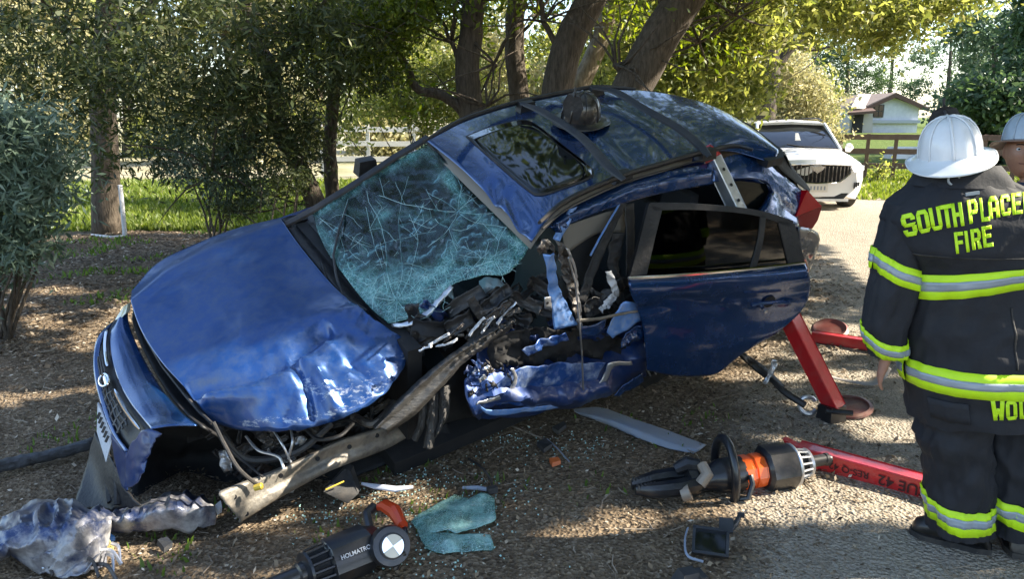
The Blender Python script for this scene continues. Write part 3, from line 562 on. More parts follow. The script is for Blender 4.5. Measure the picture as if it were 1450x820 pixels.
hood_rows = [row(((1, 0, 1.02), (.2, 0, 1)), [(187, 412), (223, 373), (285, 342), (341, 322), (397, 309)]),
             row(HOODP, [(187, 430), (240, 392), (300, 360), (350, 340), (404, 320)]),
             row(HOODP, [(200, 468), (270, 430), (340, 400), (400, 378), (430, 355)]),
             row(HOODP, [(228, 512), (300, 480), (380, 440), (440, 415), (478, 412)]),
             row(HOODP, [(268, 556), (340, 530), (420, 490), (480, 460), (525, 455)]),
             row(((1, 0, 1.03), (.2, 0, 1)), [(283, 575), (360, 565), (440, 540), (510, 500), (556, 469)]),
             row(((1, 0, .98), (.2, 0, 1)), [(296, 590), (345, 601), (403, 602), (448, 595), (493, 581), (538, 553), (566, 517), (578, 482)])]
M['hoodpaint'] = M['blue_scr']
def hoodmat():      # one paint; scrapes of bare metal where the sheet is crushed
    m = mat('hood_paint', (.013, .065, .29), .3, .5, coat=.6); t = m.node_tree; b = t.nodes['Principled BSDF']; tc = N(t, 'TexCoord')
    a = N(t, 'Attribute', attribute_name='scrape'); n = N(t, 'TexNoise', i_Scale=26, i_Detail=7, i_Roughness=.7); mp = N(t, 'Mapping'); mp.inputs['Scale'].default_value = (1, 1, 2.2); t.links.new(tc.outputs['Object'], mp.inputs[0]); t.links.new(mp.outputs[0], n.inputs['Vector'])
    n2 = N(t, 'TexNoise', i_Scale=14, i_Detail=9, i_Roughness=.8); t.links.new(tc.outputs['Object'], n2.inputs['Vector'])
    s = N(t, 'Math', operation='MULTIPLY_ADD'); s.inputs[1].default_value = .42; t.links.new(a.outputs['Fac'], s.inputs[0]); t.links.new(n.outputs['Fac'], s.inputs[2])
    r = N(t, 'MapRange'); r.inputs[1].default_value = .89; r.inputs[2].default_value = 1.0; t.links.new(s.outputs[0], r.inputs[0])
    r2 = N(t, 'MapRange'); r2.inputs[1].default_value = .42; r2.inputs[2].default_value = .7; r2.inputs[4].default_value = .6; t.links.new(n2.outputs['Fac'], r2.inputs[0])
    mx = N(t, 'Mix', data_type='RGBA'); mx.inputs['A'].default_value = rgb((.009, .055, .21)); mx.inputs['B'].default_value = rgb((.085, .115, .17)); t.links.new(r2.outputs[0], mx.inputs[0])
    m2 = N(t, 'Mix', data_type='RGBA'); m2.inputs['B'].default_value = rgb((.34, .38, .46)); t.links.new(mx.outputs['Result'], m2.inputs['A']); t.links.new(r.outputs[0], m2.inputs[0]); t.links.new(m2.outputs['Result'], b.inputs['Base Color'])
    q = N(t, 'MapRange'); q.inputs[3].default_value = .32; q.inputs[4].default_value = .55; t.links.new(r2.outputs[0], q.inputs[0]); t.links.new(q.outputs[0], b.inputs['Roughness'])
    return m
M['hoodpaint'] = hoodmat()
hood = panel('hood', M['hoodpaint'], hood_rows, 120, 90, NH, hd, .006, ang=24)
def setattr_px(o, name, fn):
    off = wloc(o); a = o.data.attributes.new(name, 'FLOAT', 'POINT')
    a.data.foreach_set('value', [fn(*proj(v.co+off)[:2]) for v in o.data.vertices])
setattr_px(hood, 'scrape', lambda x, y: max(gl(x, y, [(345, 600), (420, 595), (480, 585), (545, 545), (574, 500)], 12), .9*gl(x, y, [(430, 545), (480, 560), (530, 540)], 26), .6*gl(x, y, [(400, 505), (463, 478)], 4)))
# black sheet as shade in the gap behind the nose, nose panel, grille
hf = [hood_rows[k][0] for k in range(7)]
gapA = [(182, 432, 4.0), (181, 452, 3.93), (190, 480, 3.8), (208, 517, 3.6), (233, 557, 3.35), (257, 585, 3.18), (279, 603, 3.05)]
A_ = [at(*q) for q in gapA]
panel('gap_shade', M['black'], [[p+Vector((.04, .06, -.03)) for p in hf], [(p+q)/2+Vector((.06, .05, -.1)) for p, q in zip(hf, A_)], [q+Vector((.01, .03, -.02)) for q in A_]], 30, 10, NH, lambda x, y, u, v: .01*ns(x/8, y/8), .01)
mb = MB(); mb.tube([p+Vector((.03, .02, -.02)) for p in [(a+b)/2 for a, b in zip(hf, A_)]], .008, 6); mk('seal_strip', mb, M['rub'], car)
B_ = [(168, 447, 3.98), (157, 470, 3.85), (157, 500, 3.72), (167, 538, 3.5), (183, 569, 3.3), (204, 596, 3.12), (214, 608, 3.02)]
C_ = [(160, 457, 3.97), (147, 474, 3.85), (141, 500, 3.75), (143, 535, 3.6), (152, 575, 3.4), (166, 615, 3.2), (182, 638, 3.07)]
D_ = [(156, 459, 3.97), (141, 475, 3.86), (134, 498, 3.76), (134, 530, 3.63), (143, 572, 3.43), (158, 612, 3.23), (178, 642, 3.07)]
nose = panel('front_bumper', M['blue'], [A_, [at((a[0]+b[0])/2+1, (a[1]+b[1])/2, (a[2]+b[2])/2-.02) for a, b in zip(gapA, B_)], [at(*q) for q in B_]], 50, 16, NH, lambda x, y, u, v: .004*ns(x/40, y/40)+.01*math.sin(PI*v), .006)
panel('front_bumper_rim', M['blue'], [[at(*q) for q in C_], [at(*q) for q in D_]], 40, 3, NH, None, .012)
panel('bumper_corner', M['blue_dark'], [[at(*q) for q in [(180, 642, 3.06), (192, 622, 3.04), (206, 608, 3.02), (229, 613, 2.99)]], [at(*q) for q in [(178, 668, 3.04), (190, 660, 3.0), (203, 645, 2.98), (215, 634, 2.97)]], [at(*q) for q in [(176, 692, 3.03), (186, 690, 3.0), (196, 682, 2.97), (209, 652, 2.97)]]], 24, 20, NS, lambda x, y, u, v: .012*ns(x/12, y/12)+.012*ns(x/5, y/6, 2)*u, .006)
panel('lower_bumper', M['blue_dark'], [[at(*q) for q in [(157, 614, 3.22), (168, 628, 3.14), (181, 642, 3.06)]], [at(*q) for q in [(164, 655, 3.15), (172, 668, 3.1), (180, 672, 3.04)]], [at(*q) for q in [(173, 688, 3.1), (177, 692, 3.06), (180, 694, 3.03)]]], 12, 16, NS, lambda x, y, u, v: .01*ns(x/10, y/10), .006)
grl = panel('grille', M['black'], [[at(q[0]+.5, q[1], q[2]+.03) for q in B_], [at(q[0], q[1], q[2]+.03) for q in C_]], 40, 6, NH, None, .006)
Gm = [[at(*q) for q in B_], [at(*q) for q in C_]]
def gpt(u, v, dz=0): a = catmull(Gm[0], 60)[int(u*60)]; b = catmull(Gm[1], 60)[int(u*60)]; return a.lerp(b, v)+Vector((-.012, -.012, dz))
for v0 in (.42, .6, .78):
    mb = MB(); mb.tube([gpt(.25+.6*i/18, v0+.03*math.sin(i*1.4)) for i in range(19)], .005, 5); mk('grille_bar', mb, M['char'], grl)
for k in range(7):
    mb = MB(); u = .42+.065*k; mb.tube([gpt(u, .3), gpt(u+.015, .6), gpt(u+.04, .85)], .006, 5); mk('grille_bar', mb, M['grime'], grl)
for s_ in [(.1, .36), (.55, .95)]:
    mb = MB(); mb.tube([gpt(s_[0]+(s_[1]-s_[0])*i/12, .16) for i in range(13)], [.005]+[.009]*11+[.005], 8); mk('chrome_bar', mb, M['chrome'], grl)
mb = MB(); e = gpt(.45, .2); ax = (gpt(.55, .2)-gpt(.35, .2)).normalized(); bx = (gpt(.45, .6)-gpt(.45, 0)).normalized()
mb.tube([e+Vector((-.02, -.02, 0))+ax*.055*math.cos(t)+bx*.032*math.sin(t) for t in [2*PI*i/24 for i in range(25)]], .006, 6, False)
mb.tube([e+Vector((-.015, -.015, 0))-ax*.04, e+Vector((-.015, -.015, 0))+ax*.04], .014, 6, True, .3)
mk('emblem', mb, M['chrome'], grl, label='small chrome ring emblem')
mb = MB(); mb.prism([at(*q) for q in [(138, 571, 3.42), (144, 584, 3.36), (160, 618, 3.2), (150, 655, 3.18), (137, 612, 3.34)]], (0, .012, 0), 1)
lp = mk('license_plate', mb, mat('plate_white', (.6, .62, .65), .5, col2=(.38, .4, .44), scale=60, contrast=.3), car, smooth=False)
mb = MB()
for k in range(6): c = at(142+k*2.4, 588+k*6.6, 3.36-.03*k); mb.box(c+Vector((-.004, -.008, 0)), (.012, .004, .035), Matrix.Rotation(.5, 3, 'Y'))
mk('plate_character', mb, M['char'], lp, kind='stuff')
mb = MB(); hl = [(181, 430, 3.98), (176, 433, 3.96), (167, 446, 3.93), (163, 453, 3.92), (170, 452, 3.9), (178, 444, 3.92)]
mb.prism([at(*q) for q in hl], (0, .04, 0), 1); mk('headlight', mb, mat('lamp_lens', (.75, .72, .5), .1, coat=1, spec=.8), car, smooth=False)
panel('far_fender', M['blue_dark'], [[p+Vector((.01, .02, -.03)) for p in hood_rows[0]], [p+Vector((-.05, .14, -.25)) for p in hood_rows[0]]], 30, 6, NS)
panel('skirt', M['black'], [[at(*q) for q in [(135, 612, 3.45), (146, 632, 3.36), (158, 648, 3.25), (172, 680, 3.12)]], [at(*q) for q in [(124, 655, 3.4), (138, 668, 3.32), (152, 676, 3.22), (175, 690, 3.1)]], [at(*q) for q in [(106, 716, 3.2), (130, 722, 3.16), (160, 722, 3.12), (200, 716, 3.02)]]], 26, 24, NS, lambda x, y, u, v: .02*ns(x/7, y/30)+.008*ns(x/5, y/5, 2), .008)
mb = MB(); mb.tube([at(150, 600, 3.4), at(152, 660, 3.3), at(158, 712, 3.15)], .02, 6); mb.tube([at(165, 640, 3.25), at(166, 715, 3.1)], .014, 6); mk('skirt_rib', mb, M['rub'], car)
# dark sheet and light-blocking box put in for the shaded cavities
panel('cavity_shade', M['dark'], [[at(*q) for q in [(195, 600, 3.35), (260, 600, 3.4), (330, 600, 3.4), (420, 600, 3.5), (520, 570, 3.7), (585, 480, 3.9)]],
      [at(*q) for q in [(190, 650, 3.7), (260, 650, 3.95), (340, 650, 3.9), (430, 640, 3.9), (530, 600, 4.0), (610, 540, 4.1)]],
      [at(*q) for q in [(185, 720, 3.5), (260, 725, 3.6), (340, 720, 3.6), (440, 700, 3.7), (540, 660, 3.8), (640, 620, 3.9)]]], 50, 24, NS, lambda x, y, u, v: .05*ns(x/30, y/30)+.02*ns(x/9, y/9, 3), .01)
mb = MB(); mb.box(W(1.5, -.2, .62), (1.0, .8, .4), CR, .9); mk('bay_blocker', mb, M['dark'], car)  # dark mass added to block the light under the hood
mb = MB(); mb.box(W(-.35, -.02, .22), (2.9, 1.5, .1), CR); mb.box(W(-.35, -.8, .62), (2.8, .06, .75), CR); mb.box(W(.98, 0, .7), (.08, 1.45, .6), CR); mb.box(W(-2.0, 0, .6), (.1, 1.4, .7), CR)
mb.box(W(-1.15, -.72, 1.2), (.5, .05, .6), CR); mk('floor_shell', mb, M['dark'], car)
panel('far_side', M['blue_dark'], [[W(1.95, -.84, .72), W(1, -.87, 1.0), W(0, -.88, 1.02), W(-1.2, -.88, 1.03), W(-2.1, -.84, 1.05)], [W(1.95, -.88, .5), W(1, -.91, .6), W(0, -.91, .6), W(-1.2, -.91, .6), W(-2.1, -.86, .6)], [W(1.95, -.84, .25), W(1, -.87, .25), W(0, -.87, .25), W(-1.2, -.87, .25), W(-2.1, -.82, .3)]], 30, 10, NS)
for x0, x1 in ((-.3, -.38), (-1.25, -1.5)):
    mb = MB(); mb.tube([W(x0, -.86, 1.0), W(x1, -.6, 1.56)], .04, 6); mk('far_pillar', mb, M['black'], car)
for (x, y) in ((1.35, -.8), (-1.3, -.8)):
    wh = thing('wheel', '', '', W(x, y, .32)); del wh['label'], wh['category']; wh.parent = car; wh.location = W(x, y, .32)-wloc(car)
    Mw = Matrix.Translation(W(x, y, .32))@(CR@Matrix.Rotation(-PI/2, 3, 'Z')).to_4x4()
    mb = MB(); mb.lathe([(-.1, .22), (-.11, .3), (-.08, .34), (.08, .34), (.11, .3), (.1, .22)], Mw, 28, False); mk('tyre', mb, M['rub'], wh)
    mb = MB(); mb.lathe([(-.09, .22), (.02, .2), (.09, .05), (.1, 0.01)], Mw, 10, False); mk('rim', mb, M['alu'], wh)
# windshield: one sagging crazed sheet
ws_rows = [row(WSP, r) for r in ([(604, 203), (640, 240), (672, 275), (707, 308), (750, 347)], [(560, 226), (600, 290), (650, 340), (690, 370), (720, 389)], [(515, 251), (550, 310), (600, 360), (640, 388), (680, 392)],
                                 [(475, 279), (510, 345), (550, 395), (590, 418), (636, 406)], [(458, 292), (490, 350), (530, 410), (565, 440), (600, 442)], [(443, 303), (460, 350), (495, 400), (525, 437), (552, 460)])]
def wsd(px, py, u, v):
    h = .02*math.sin(PI*u)-.05*gl(px, py, [(560, 420)], 60)+.02*ns(px/40, py/40)+.007*ns(px/11, py/11, 2)+.0035*ns(px/4, py/4, 5)
    return h+.012*gl(px, py, [(520, 400), (600, 385), (700, 380)], 9)+.01*gl(px, py, [(640, 260), (640, 330), (620, 390)], 8)
ws = panel('windshield', M['crazed'], ws_rows, 120, 90, NWS, wsd, .005)
def craze(x, y):
    c = .0+.95*max(0, min(1, (y-338-.12*(700-x))/50))+.4*max(0, min(1, (x-670)/50))
    c += .7*gl(x, y, [(450, 300), (530, 245), (590, 215)], 9)+.5*gl(x, y, [(604, 215), (640, 262), (690, 320), (745, 352)], 7)+.55*gl(x, y, [(635, 240), (655, 300), (640, 350), (625, 390)], 8)
    c += .55*gl(x, y, [(450, 320), (470, 350), (500, 400), (530, 440)], 12)+.35*gl(x, y, [(500, 300), (560, 305), (640, 310)], 7)+.3*gl(x, y, [(560, 290), (520, 330), (500, 380)], 6)
    c = c+.35*ns(x/22, y/22)-.35*gl(x, y, [(562, 412)], 26); return min(1, max(.02, c))**1.3
setattr_px(ws, 'craze', craze)
def wpt(px, py, off=.004): return X(px, py, WSP, off+wsd(px, py, .5, .5))
mbc = MB()
def crack(x, y, a, ln, r, dep=0):
    pts = [wpt(x, y)]; inside = True
    for i in range(int(ln/7)):
        a += random.gauss(0, .16); x += 7*math.cos(a); y += 7*math.sin(a)
        if not (y > 303-(x-444)*.62 + 6 and y > 203+(x-604)*.98+5 and y < min(300+(x-436)*1.35-3, 462) and (y < 400 or x < 640) and y < 470-(x-560)*.42): break
        pts.append(wpt(x, y))
        if dep < 2 and random.random() < .3: crack(x, y, a+random.choice((-1, 1))*random.uniform(.5, 1.3), ln*.5, r*.7, dep+1)
    if len(pts) > 1: mbc.tube(pts, r, 3, False)
def okp(x, y): return y > 303-(x-444)*.62+6 and y > 203+(x-604)*.98+5 and y < min(300+(x-436)*1.35-3, 462) and (y < 400 or x < 640) and y < 470-(x-560)*.42
for (cx_, cy_, nn, ln) in ((562, 425, 12, 230), (648, 300, 8, 150), (700, 368, 5, 70), (480, 330, 4, 120), (530, 350, 4, 120)):
    for k in range(nn):
        a = 2*PI*(k+random.uniform(-.3, .3))/nn; x, y = cx_+3*math.cos(a), cy_+3*math.sin(a); pts = [wpt(x, y)]
        for i in range(int(ln*random.uniform(.3, 1)/8)):
            a += random.gauss(0, .12); x += 8*math.cos(a); y += 8*math.sin(a)
            if not okp(x, y): break
            pts.append(wpt(x, y))
            if random.random() < .12: crack(x, y, a+random.choice((-1, 1))*random.uniform(.4, 1.1), 36, .0008, 1)
        if len(pts) > 1: mbc.tube(pts, random.uniform(.0005, .0011), 3, False)
    for r_ in (30, 62):
        if r_ > ln*.4: continue
        a0 = random.uniform(0, 6); seg = []
        for i in range(60):
            a = a0+2*PI*i/60; rr_ = r_*(1+.12*ns(a*1.5, r_)+.05*ns(a*6, r_)); x, y = cx_+rr_*math.cos(a)*1.1, cy_+rr_*math.sin(a)*.85
            if okp(x, y) and ns(a*2, r_*.3, 9) > -.2: seg.append(wpt(x, y))
            else:
                if len(seg) > 2: mbc.tube(seg, .0009, 3, False)
                seg = []
        if len(seg) > 2: mbc.tube(seg, .0009, 3, False)
mk('crack', mbc, mat('crack_white', (.42, .62, .6), .4), ws)
# glass rim, far pillar, cowl, wiper
mb = MB(); mb.tube(row(WSP, [(405, 318), (444, 297), (500, 262), (560, 222), (606, 195)], .015), .026, 8, flat=.6); mk('far_windshield_pillar', mb, M['black'], car)
mb = MB(); mb.tube(row(WSP, [(604, 201), (640, 238), (673, 273), (708, 305), (752, 345)], .01), .008, 6); mk('windshield_seal', mb, M['rub'], car)
panel('cowl', M['black'], [row(((1, 0, 1.0), (.2, 0, 1)), [(400, 310), (418, 338), (450, 378), (485, 418), (520, 452), (570, 484)]), row(((1, 0, .96), (.3, 0, 1)), [(425, 300), (445, 335), (470, 372), (505, 412), (540, 448), (580, 478)]), row(WSP, [(444, 300), (458, 335), (480, 372), (515, 415), (545, 452), (585, 465)], -.04)], 40, 10, NH, lambda x, y, u, v: .01*ns(x/7, y/7), .006)
mb = MB(); mb.tube(row(WSP, [(484, 418), (476, 390), (472, 362), (480, 325), (492, 289)], .03), [.009, .008, .007, .006, .004], 6); wp = mk('wiper', mb, M['black'], car)
mb = MB(); mb.tube(row(WSP, [(520, 440), (500, 428), (470, 420), (455, 372)], .015), .007, 6); mk('wiper', mb, M['black'], car)
panel('windshield_edge', M['alu'], [row(WSP, [(553, 458), (575, 456), (598, 444), (618, 424), (638, 404)], .0), row(WSP, [(556, 464), (580, 462), (604, 449), (624, 428), (643, 408)], -.01)], 24, 3, NWS, lambda x, y, u, v: .012*ns(x/5, y/5), .006)
mb = MB(); mb.box(at(518, 235, 4.85), (.14, .09, .1), CR, .8); mk('far_mirror', mb, M['black'], car)
# roof
roof_f = [(604, 199), (655, 172), (704, 155), (780, 136), (845, 126), (930, 130), (1000, 147), (1060, 178), (1104, 214)]
roof_n = [(752, 343), (768, 320), (797, 292), (839, 270), (889, 249), (933, 236), (981, 222), (1030, 214), (1096, 232)]
RZ = [1.5, 1.56, 1.59, 1.6, 1.6, 1.6, 1.59, 1.57, 1.5]
rf = [X(p[0], p[1], ((0, 0, z), (0, 0, 1))) for p, z in zip(roof_f, RZ)]; rn = [X(p[0], p[1], ((0, 0, z), (0, 0, 1))) for p, z in zip(roof_n, RZ)]
def rd_(px, py, u, v):
    h = .035*math.sin(PI*v)+.006*ns(px/50, py/50)
    h -= .03*gl(px, py, [(700, 270), (703, 290)], 8)+.035*gl(px, py, [(722, 285), (740, 320)], 10)-.015*gl(px, py, [(713, 290), (722, 315)], 6)
    h += .006*(gl(px, py, [(880, 145), (1000, 205)], 5)+gl(px, py, [(780, 150), (890, 235)], 5)-gl(px, py, [(850, 140), (970, 210)], 6))
    return h
roof = panel('roof', M['blue'], [rf, rn], 110, 60, NR, rd_, .006)
from mathutils.bvhtree import BVHTree
_o = wloc(roof); roofb = BVHTree.FromPolygons([v.co+_o for v in roof.data.vertices], [tuple(p.vertices) for p in roof.data.polygons])
def rhit(px, py, off): h = roofb.ray_cast(EYE, ray(px, py).normalized()); return (h[0] if h[0] else X(px, py, ROOFP))+NR*off
def onroof(px, py, off=.0):
    p = X(px, py, ROOFP, off+.02); return p
srp = [(659, 194), (690, 182), (734, 171), (752, 173), (800, 209), (841, 243), (839, 252), (800, 268), (762, 279), (748, 272), (700, 231)]
def patch(pts, k, off):        # fan of rings that follows the roof sheet
    cx_, cy_ = sum(p[0] for p in pts)/len(pts), sum(p[1] for p in pts)/len(pts); rings = [k*(1-i/7) for i in range(7)]; V = []; m_ = 44; cl = catmull([Vector((p[0], p[1], 0)) for p in pts+[pts[0]]], m_)[:m_]
    for r in rings: V += [rhit(cx_+(p.x-cx_)*r, cy_+(p.y-cy_)*r, off) for p in cl]
    V.append(rhit(cx_, cy_, off)); F = [(i*m_+q, i*m_+(q+1) % m_, (i+1)*m_+(q+1) % m_, (i+1)*m_+q) for i in range(6) for q in range(m_)]+[(6*m_+q, 6*m_+(q+1) % m_, 7*m_) for q in range(m_)]
    return V, F
mb = MB(); mb.add(*patch(srp, 1.0, .006)); sr = mk('sunroof', mb, M['rub'], car, ang=180, solid=.004)
mb = MB(); mb.add(*patch(srp, .965, .011)); mk('sunroof_glass', mb, M['glassdark'], sr, ang=180, solid=.003)
def rtube(name, pts, r, pl=RAILP, off=.03, m='black', flat=.7, n=8, taper=True):
    mb = MB(); P = catmull([X(x, y, pl, off) for x, y in pts], 24); R = [r*(.55+.45*min(1, 4*min(i, 24-i)/24*2)) if taper else r for i in range(25)]
    mb.tube(P, R, n, flat=flat); return mk(name, mb, M[m], car)
rtube('roof_rail', [(764, 315), (797, 287), (839, 266), (889, 246), (933, 233), (981, 219), (1003, 214), (1040, 206), (1066, 212)], .022)
rtube('roof_rail', [(600, 200), (650, 172), (700, 154), (745, 142), (800, 131), (845, 123), (900, 126)], .022)
rtube('roof_gutter', [(768, 324), (800, 297), (842, 275), (892, 255), (936, 242), (984, 229), (1003, 226)], .007, off=.0, taper=False)
rtube('crossbar', [(738, 146), (766, 157), (823, 194), (862, 236), (884, 255)], .027, off=.08, flat=.45)
rtube('crossbar', [(838, 124), (867, 128), (911, 153), (963, 183), (990, 205), (1005, 222)], .027, off=.08, flat=.45)
for (x, y) in ((745, 150), (880, 250), (843, 128), (1000, 218)):
    mb = MB(); mb.box(X(x, y, ROOFP, .045), (.13, .06, .06), CR, .8); mk('crossbar_foot', mb, M['black'], car)
# spoiler, hatch edge, tail
mb = MB(); mb.prism([X(x, y, ((0, 0, 1.5), (0, 0, 1)), .03) for x, y in [(1030, 160), (1062, 176), (1108, 212), (1110, 222), (1088, 228), (1066, 214)]], NR*-.05, 1); mk('spoiler', mb, M['black'], car, ang=30)
panel('hatch', M['glassdark'], [row(((-2.05, 0, 1.3), (-1, 0, .35)), []) or [W(-1.85, .62, 1.47), W(-1.87, 0, 1.5), W(-1.85, -.62, 1.47)], [W(-2.16, .7, 1.05), W(-2.2, 0, 1.07), W(-2.16, -.7, 1.05)]], 20, 10, NR)
panel('hatch_lower', M['blue_dark'], [[W(-2.17, .7, 1.04), W(-2.21, 0, 1.06), W(-2.17, -.7, 1.04)], [W(-2.24, .68, .7), W(-2.28, 0, .7), W(-2.24, -.68, .7)]], 20, 10, NR)
panel('hatch_side', M['char'], [row(GLP, [(1096, 229), (1110, 244), (1132, 262), (1146, 272)], -.02), row(GLP, [(1110, 214), (1122, 236), (1140, 258), (1147, 268)], -.05)], 14, 4, NS)
panel('roof_side', M['blue'], [row(GLP, [(768, 325), (797, 299), (840, 277), (890, 256), (940, 243), (1000, 232), (1012, 229)], -.03), row(GLP, [(779, 322), (800, 308), (845, 286), (892, 269), (942, 256), (1000, 246), (1010, 244)], .01), row(GLP, [(790, 332), (806, 318), (850, 299), (895, 284), (945, 272), (1000, 262), (1010, 260)], .0)], 60, 14, NG, lambda x, y, u, v: .006*ns(x/20, y/20)+.02*(1-u)**3*ns(x/6, y/6), .006)
panel('quarter_panel', M['blue'], [row(GLP, [(1005, 231), (1040, 219), (1075, 219), (1100, 241), (1125, 262), (1145, 275)], -.03), row(GLP, [(1008, 246), (1045, 240), (1082, 244), (1100, 258), (1115, 275), (1136, 290)], 0.0), row(GLP, [(1010, 258), (1045, 253), (1086, 258), (1094, 272), (1105, 290), (1128, 306)], 0.01)], 36, 16, NG, lambda x, y, u, v: .006*ns(x/14, y/14)+.003*ns(x/6, y/6), .006)
panel('quarter_panel_lower', M['blue'], [row(GLP, [(1074, 298), (1082, 286), (1094, 272), (1108, 288), (1129, 306)], 0.01), row(SIDEP, [(1040, 330), (1065, 325), (1090, 320), (1110, 322), (1132, 322)], -.02), row(SIDEP, [(1020, 400), (1050, 400), (1080, 400), (1110, 395), (1140, 385)], -.04)], 26, 22, NS, lambda x, y, u, v: .01*ns(x/14, y/14), .006)
mb = MB(); mb.prism(row(GLP, [(1012, 262), (1045, 256), (1084, 260), (1088, 271), (1074, 297), (1055, 306), (1020, 312)], -.03), NG*.006, 1); mk('quarter_window', mb, mat('rear_glass', (.004, .005, .005), .2, spec=.12), car, smooth=False)
mb = MB(); tl = row(GLP, [(1143, 269), (1164, 292), (1127, 307)], .02); mb.prism(tl, NG*-.05, 1)
Mr = mat('tail_red', (.4, .002, .008), .25, coat=0, spec=.15, bump=.1, bscale=90); Mr2 = mat('tail_dark_red', (.22, .001, .005), .3, coat=0, spec=.15, bump=.3, bscale=120)
tlo = mk('taillight', mb, Mr, car, smooth=False)
mb = MB(); mb.prism(row(GLP, [(1127, 307.5), (1164, 292.5), (1158, 312), (1150, 324), (1133, 320)], .015), NG*-.05, 1); mk('taillight_lower_lens', mb, Mr2, tlo, smooth=False)
panel('rear_bumper', mat('bumper_grey', (.07, .08, .1), .25, .2, coat=1, dust=.4), [row(SIDEP, [(1130, 321), (1148, 324), (1158, 330)], 0), row(SIDEP, [(1132, 350), (1150, 350), (1160, 347)], .03), row(SIDEP, [(1136, 392), (1144, 386), (1150, 372)], -.02)], 12, 14, NS, lambda x, y, u, v: .012*ns(x/7, y/7), .008)
# rear door, swung out
dr = thing('rear_door', '', '', (0, 0, 0)); del dr['label'], dr['category']; dr.parent = car; dr.location = X(1020, 450, DOORP)-wloc(car)
drows = [row(DOORP, [(890, 395), (960, 391), (1040, 384), (1100, 379), (1140, 374)], -.03), row(DOORP, [(890, 402), (960, 398), (1040, 391), (1100, 387), (1143, 382)], .012), row(DOORP, [(894, 418), (960, 413), (1040, 407), (1100, 402), (1147, 397)], .016),
         row(DOORP, [(903, 438), (965, 434), (1040, 428), (1100, 424), (1147, 412)], -.012), row(DOORP, [(910, 462), (970, 462), (1040, 458), (1100, 452), (1136, 438)], -.02), row(DOORP, [(914, 495), (970, 496), (1020, 494), (1060, 486), (1104, 468)], -.015), row(DOORP, [(916, 524), (950, 531), (990, 532), (1018, 527), (1045, 502)], -.05)]
def dd(px, py, u, v): return .006*ns(px/70, py/26)+.001*ns(px/16, py/10, 2)-.014*gl(px, py, [(900, 440), (960, 425), (1020, 432)], 9)+.01*gl(px, py, [(895, 430), (1100, 428), (1140, 425)], 5)*(.5+ns(px/20, 1))
dsk = panel('door_skin', M['blue'], drows, 90, 60, ND, dd, .006, parent=dr)
def ptube(name, pts, r, pl, off, m, parent, flat=1.0, n=6):
    mb = MB(); mb.tube(catmull([X(x, y, pl, off) for x, y in pts], max(8, 3*len(pts))), r, n, flat=flat); return mk(name, mb, M[m], parent)
ptube('chrome_strip', [(890, 394), (960, 390), (1040, 383), (1100, 377), (1140, 372)], .009, DOORP, .0, 'chrome', dr)
def strip(name, a, b, pl, m, parent, th=.03, off=0):
    mb = MB(); A = catmull([X(x, y, pl, off) for x, y in a], 16); B = catmull([X(x, y, pl, off) for x, y in b], 16); n = nrm(pl)*th; k = len(A)
    V = A+B+[p-n for p in A]+[p-n for p in B]; F = []
    for i in range(k-1): F += [(i, i+1, k+i+1, k+i), (2*k+i, 3*k+i, 3*k+i+1, 2*k+i+1), (i, 2*k+i, 2*k+i+1, i+1), (k+i, k+i+1, 3*k+i+1, 3*k+i)]
    F += [(0, k, 3*k, 2*k), (k-1, 3*k-1, 4*k-1, 2*k-1)]
    mb.add(V, F); return mk(name, mb, M[m], parent, smooth=False)
fr = strip('window_frame', [(920, 287), (979, 288), (1041, 293), (1085, 300), (1124, 313)], [(926, 298), (979, 297), (1041, 301), (1082, 308), (1118, 321)], DOORT, 'black', dr)
strip('window_frame_post', [(919, 288), (906, 340), (892, 392)], [(938, 296), (927, 340), (916, 389)], DOORT, 'black', dr)
strip('window_frame_post', [(1102, 312), (1110, 345), (1117, 376)], [(1125, 316), (1133, 345), (1140, 373)], DOORT, 'black', dr)
strip('window_divider', [(1078, 304), (1074, 340), (1063, 380)], [(1085, 305), (1081, 340), (1071, 380)], DOORT, 'black', dr)
mb = MB(); mb.prism(row(DOORT, [(928, 296), (979, 296), (1041, 300), (1079, 306), (1074, 340), (1065, 381), (914, 391)], -.015), nrm(DOORT)*.004, 1); mk('window_glass', mb, M['sideglass'], dr, smooth=False)
mb = MB(); mb.prism(row(DOORT, [(1084, 307), (1106, 314), (1117, 377), (1070, 381), (1080, 340)], -.015), nrm(DOORT)*.004, 1); mk('window_glass', mb, M['sideglass'], dr, smooth=False)
mb = MB(); mb.tube(catmull(row(DOORP, [(1064, 432), (1075, 430), (1100, 428), (1118, 428)], .045), 10), .012, 8, flat=.6); mk('door_handle', mb, M['blue'], dr)
mb = MB(); mb.lathe([(0, .004), (.002, .035), (.004, .04)], frame(X(1089, 427, DOORP, .005), nrm(DOORP)), 16); mk('handle_cup', mb, M['dark'], dr)
mb = MB(); mb.lathe([(0, .012), (.015, .012)], frame(X(1083, 440, DOORP, -.002), nrm(DOORP)), 12); mk('door_lock', mb, M['alu'], dr)
panel('door_inner', M['dark'], [row(DOORP, [(892, 398), (1020, 390), (1138, 378)], -.09), row(DOORP, [(912, 470), (1000, 465), (1130, 435)], -.11), row(DOORP, [(918, 520), (990, 527), (1040, 500)], -.1)], 12, 10, ND, None, .02, parent=dr)
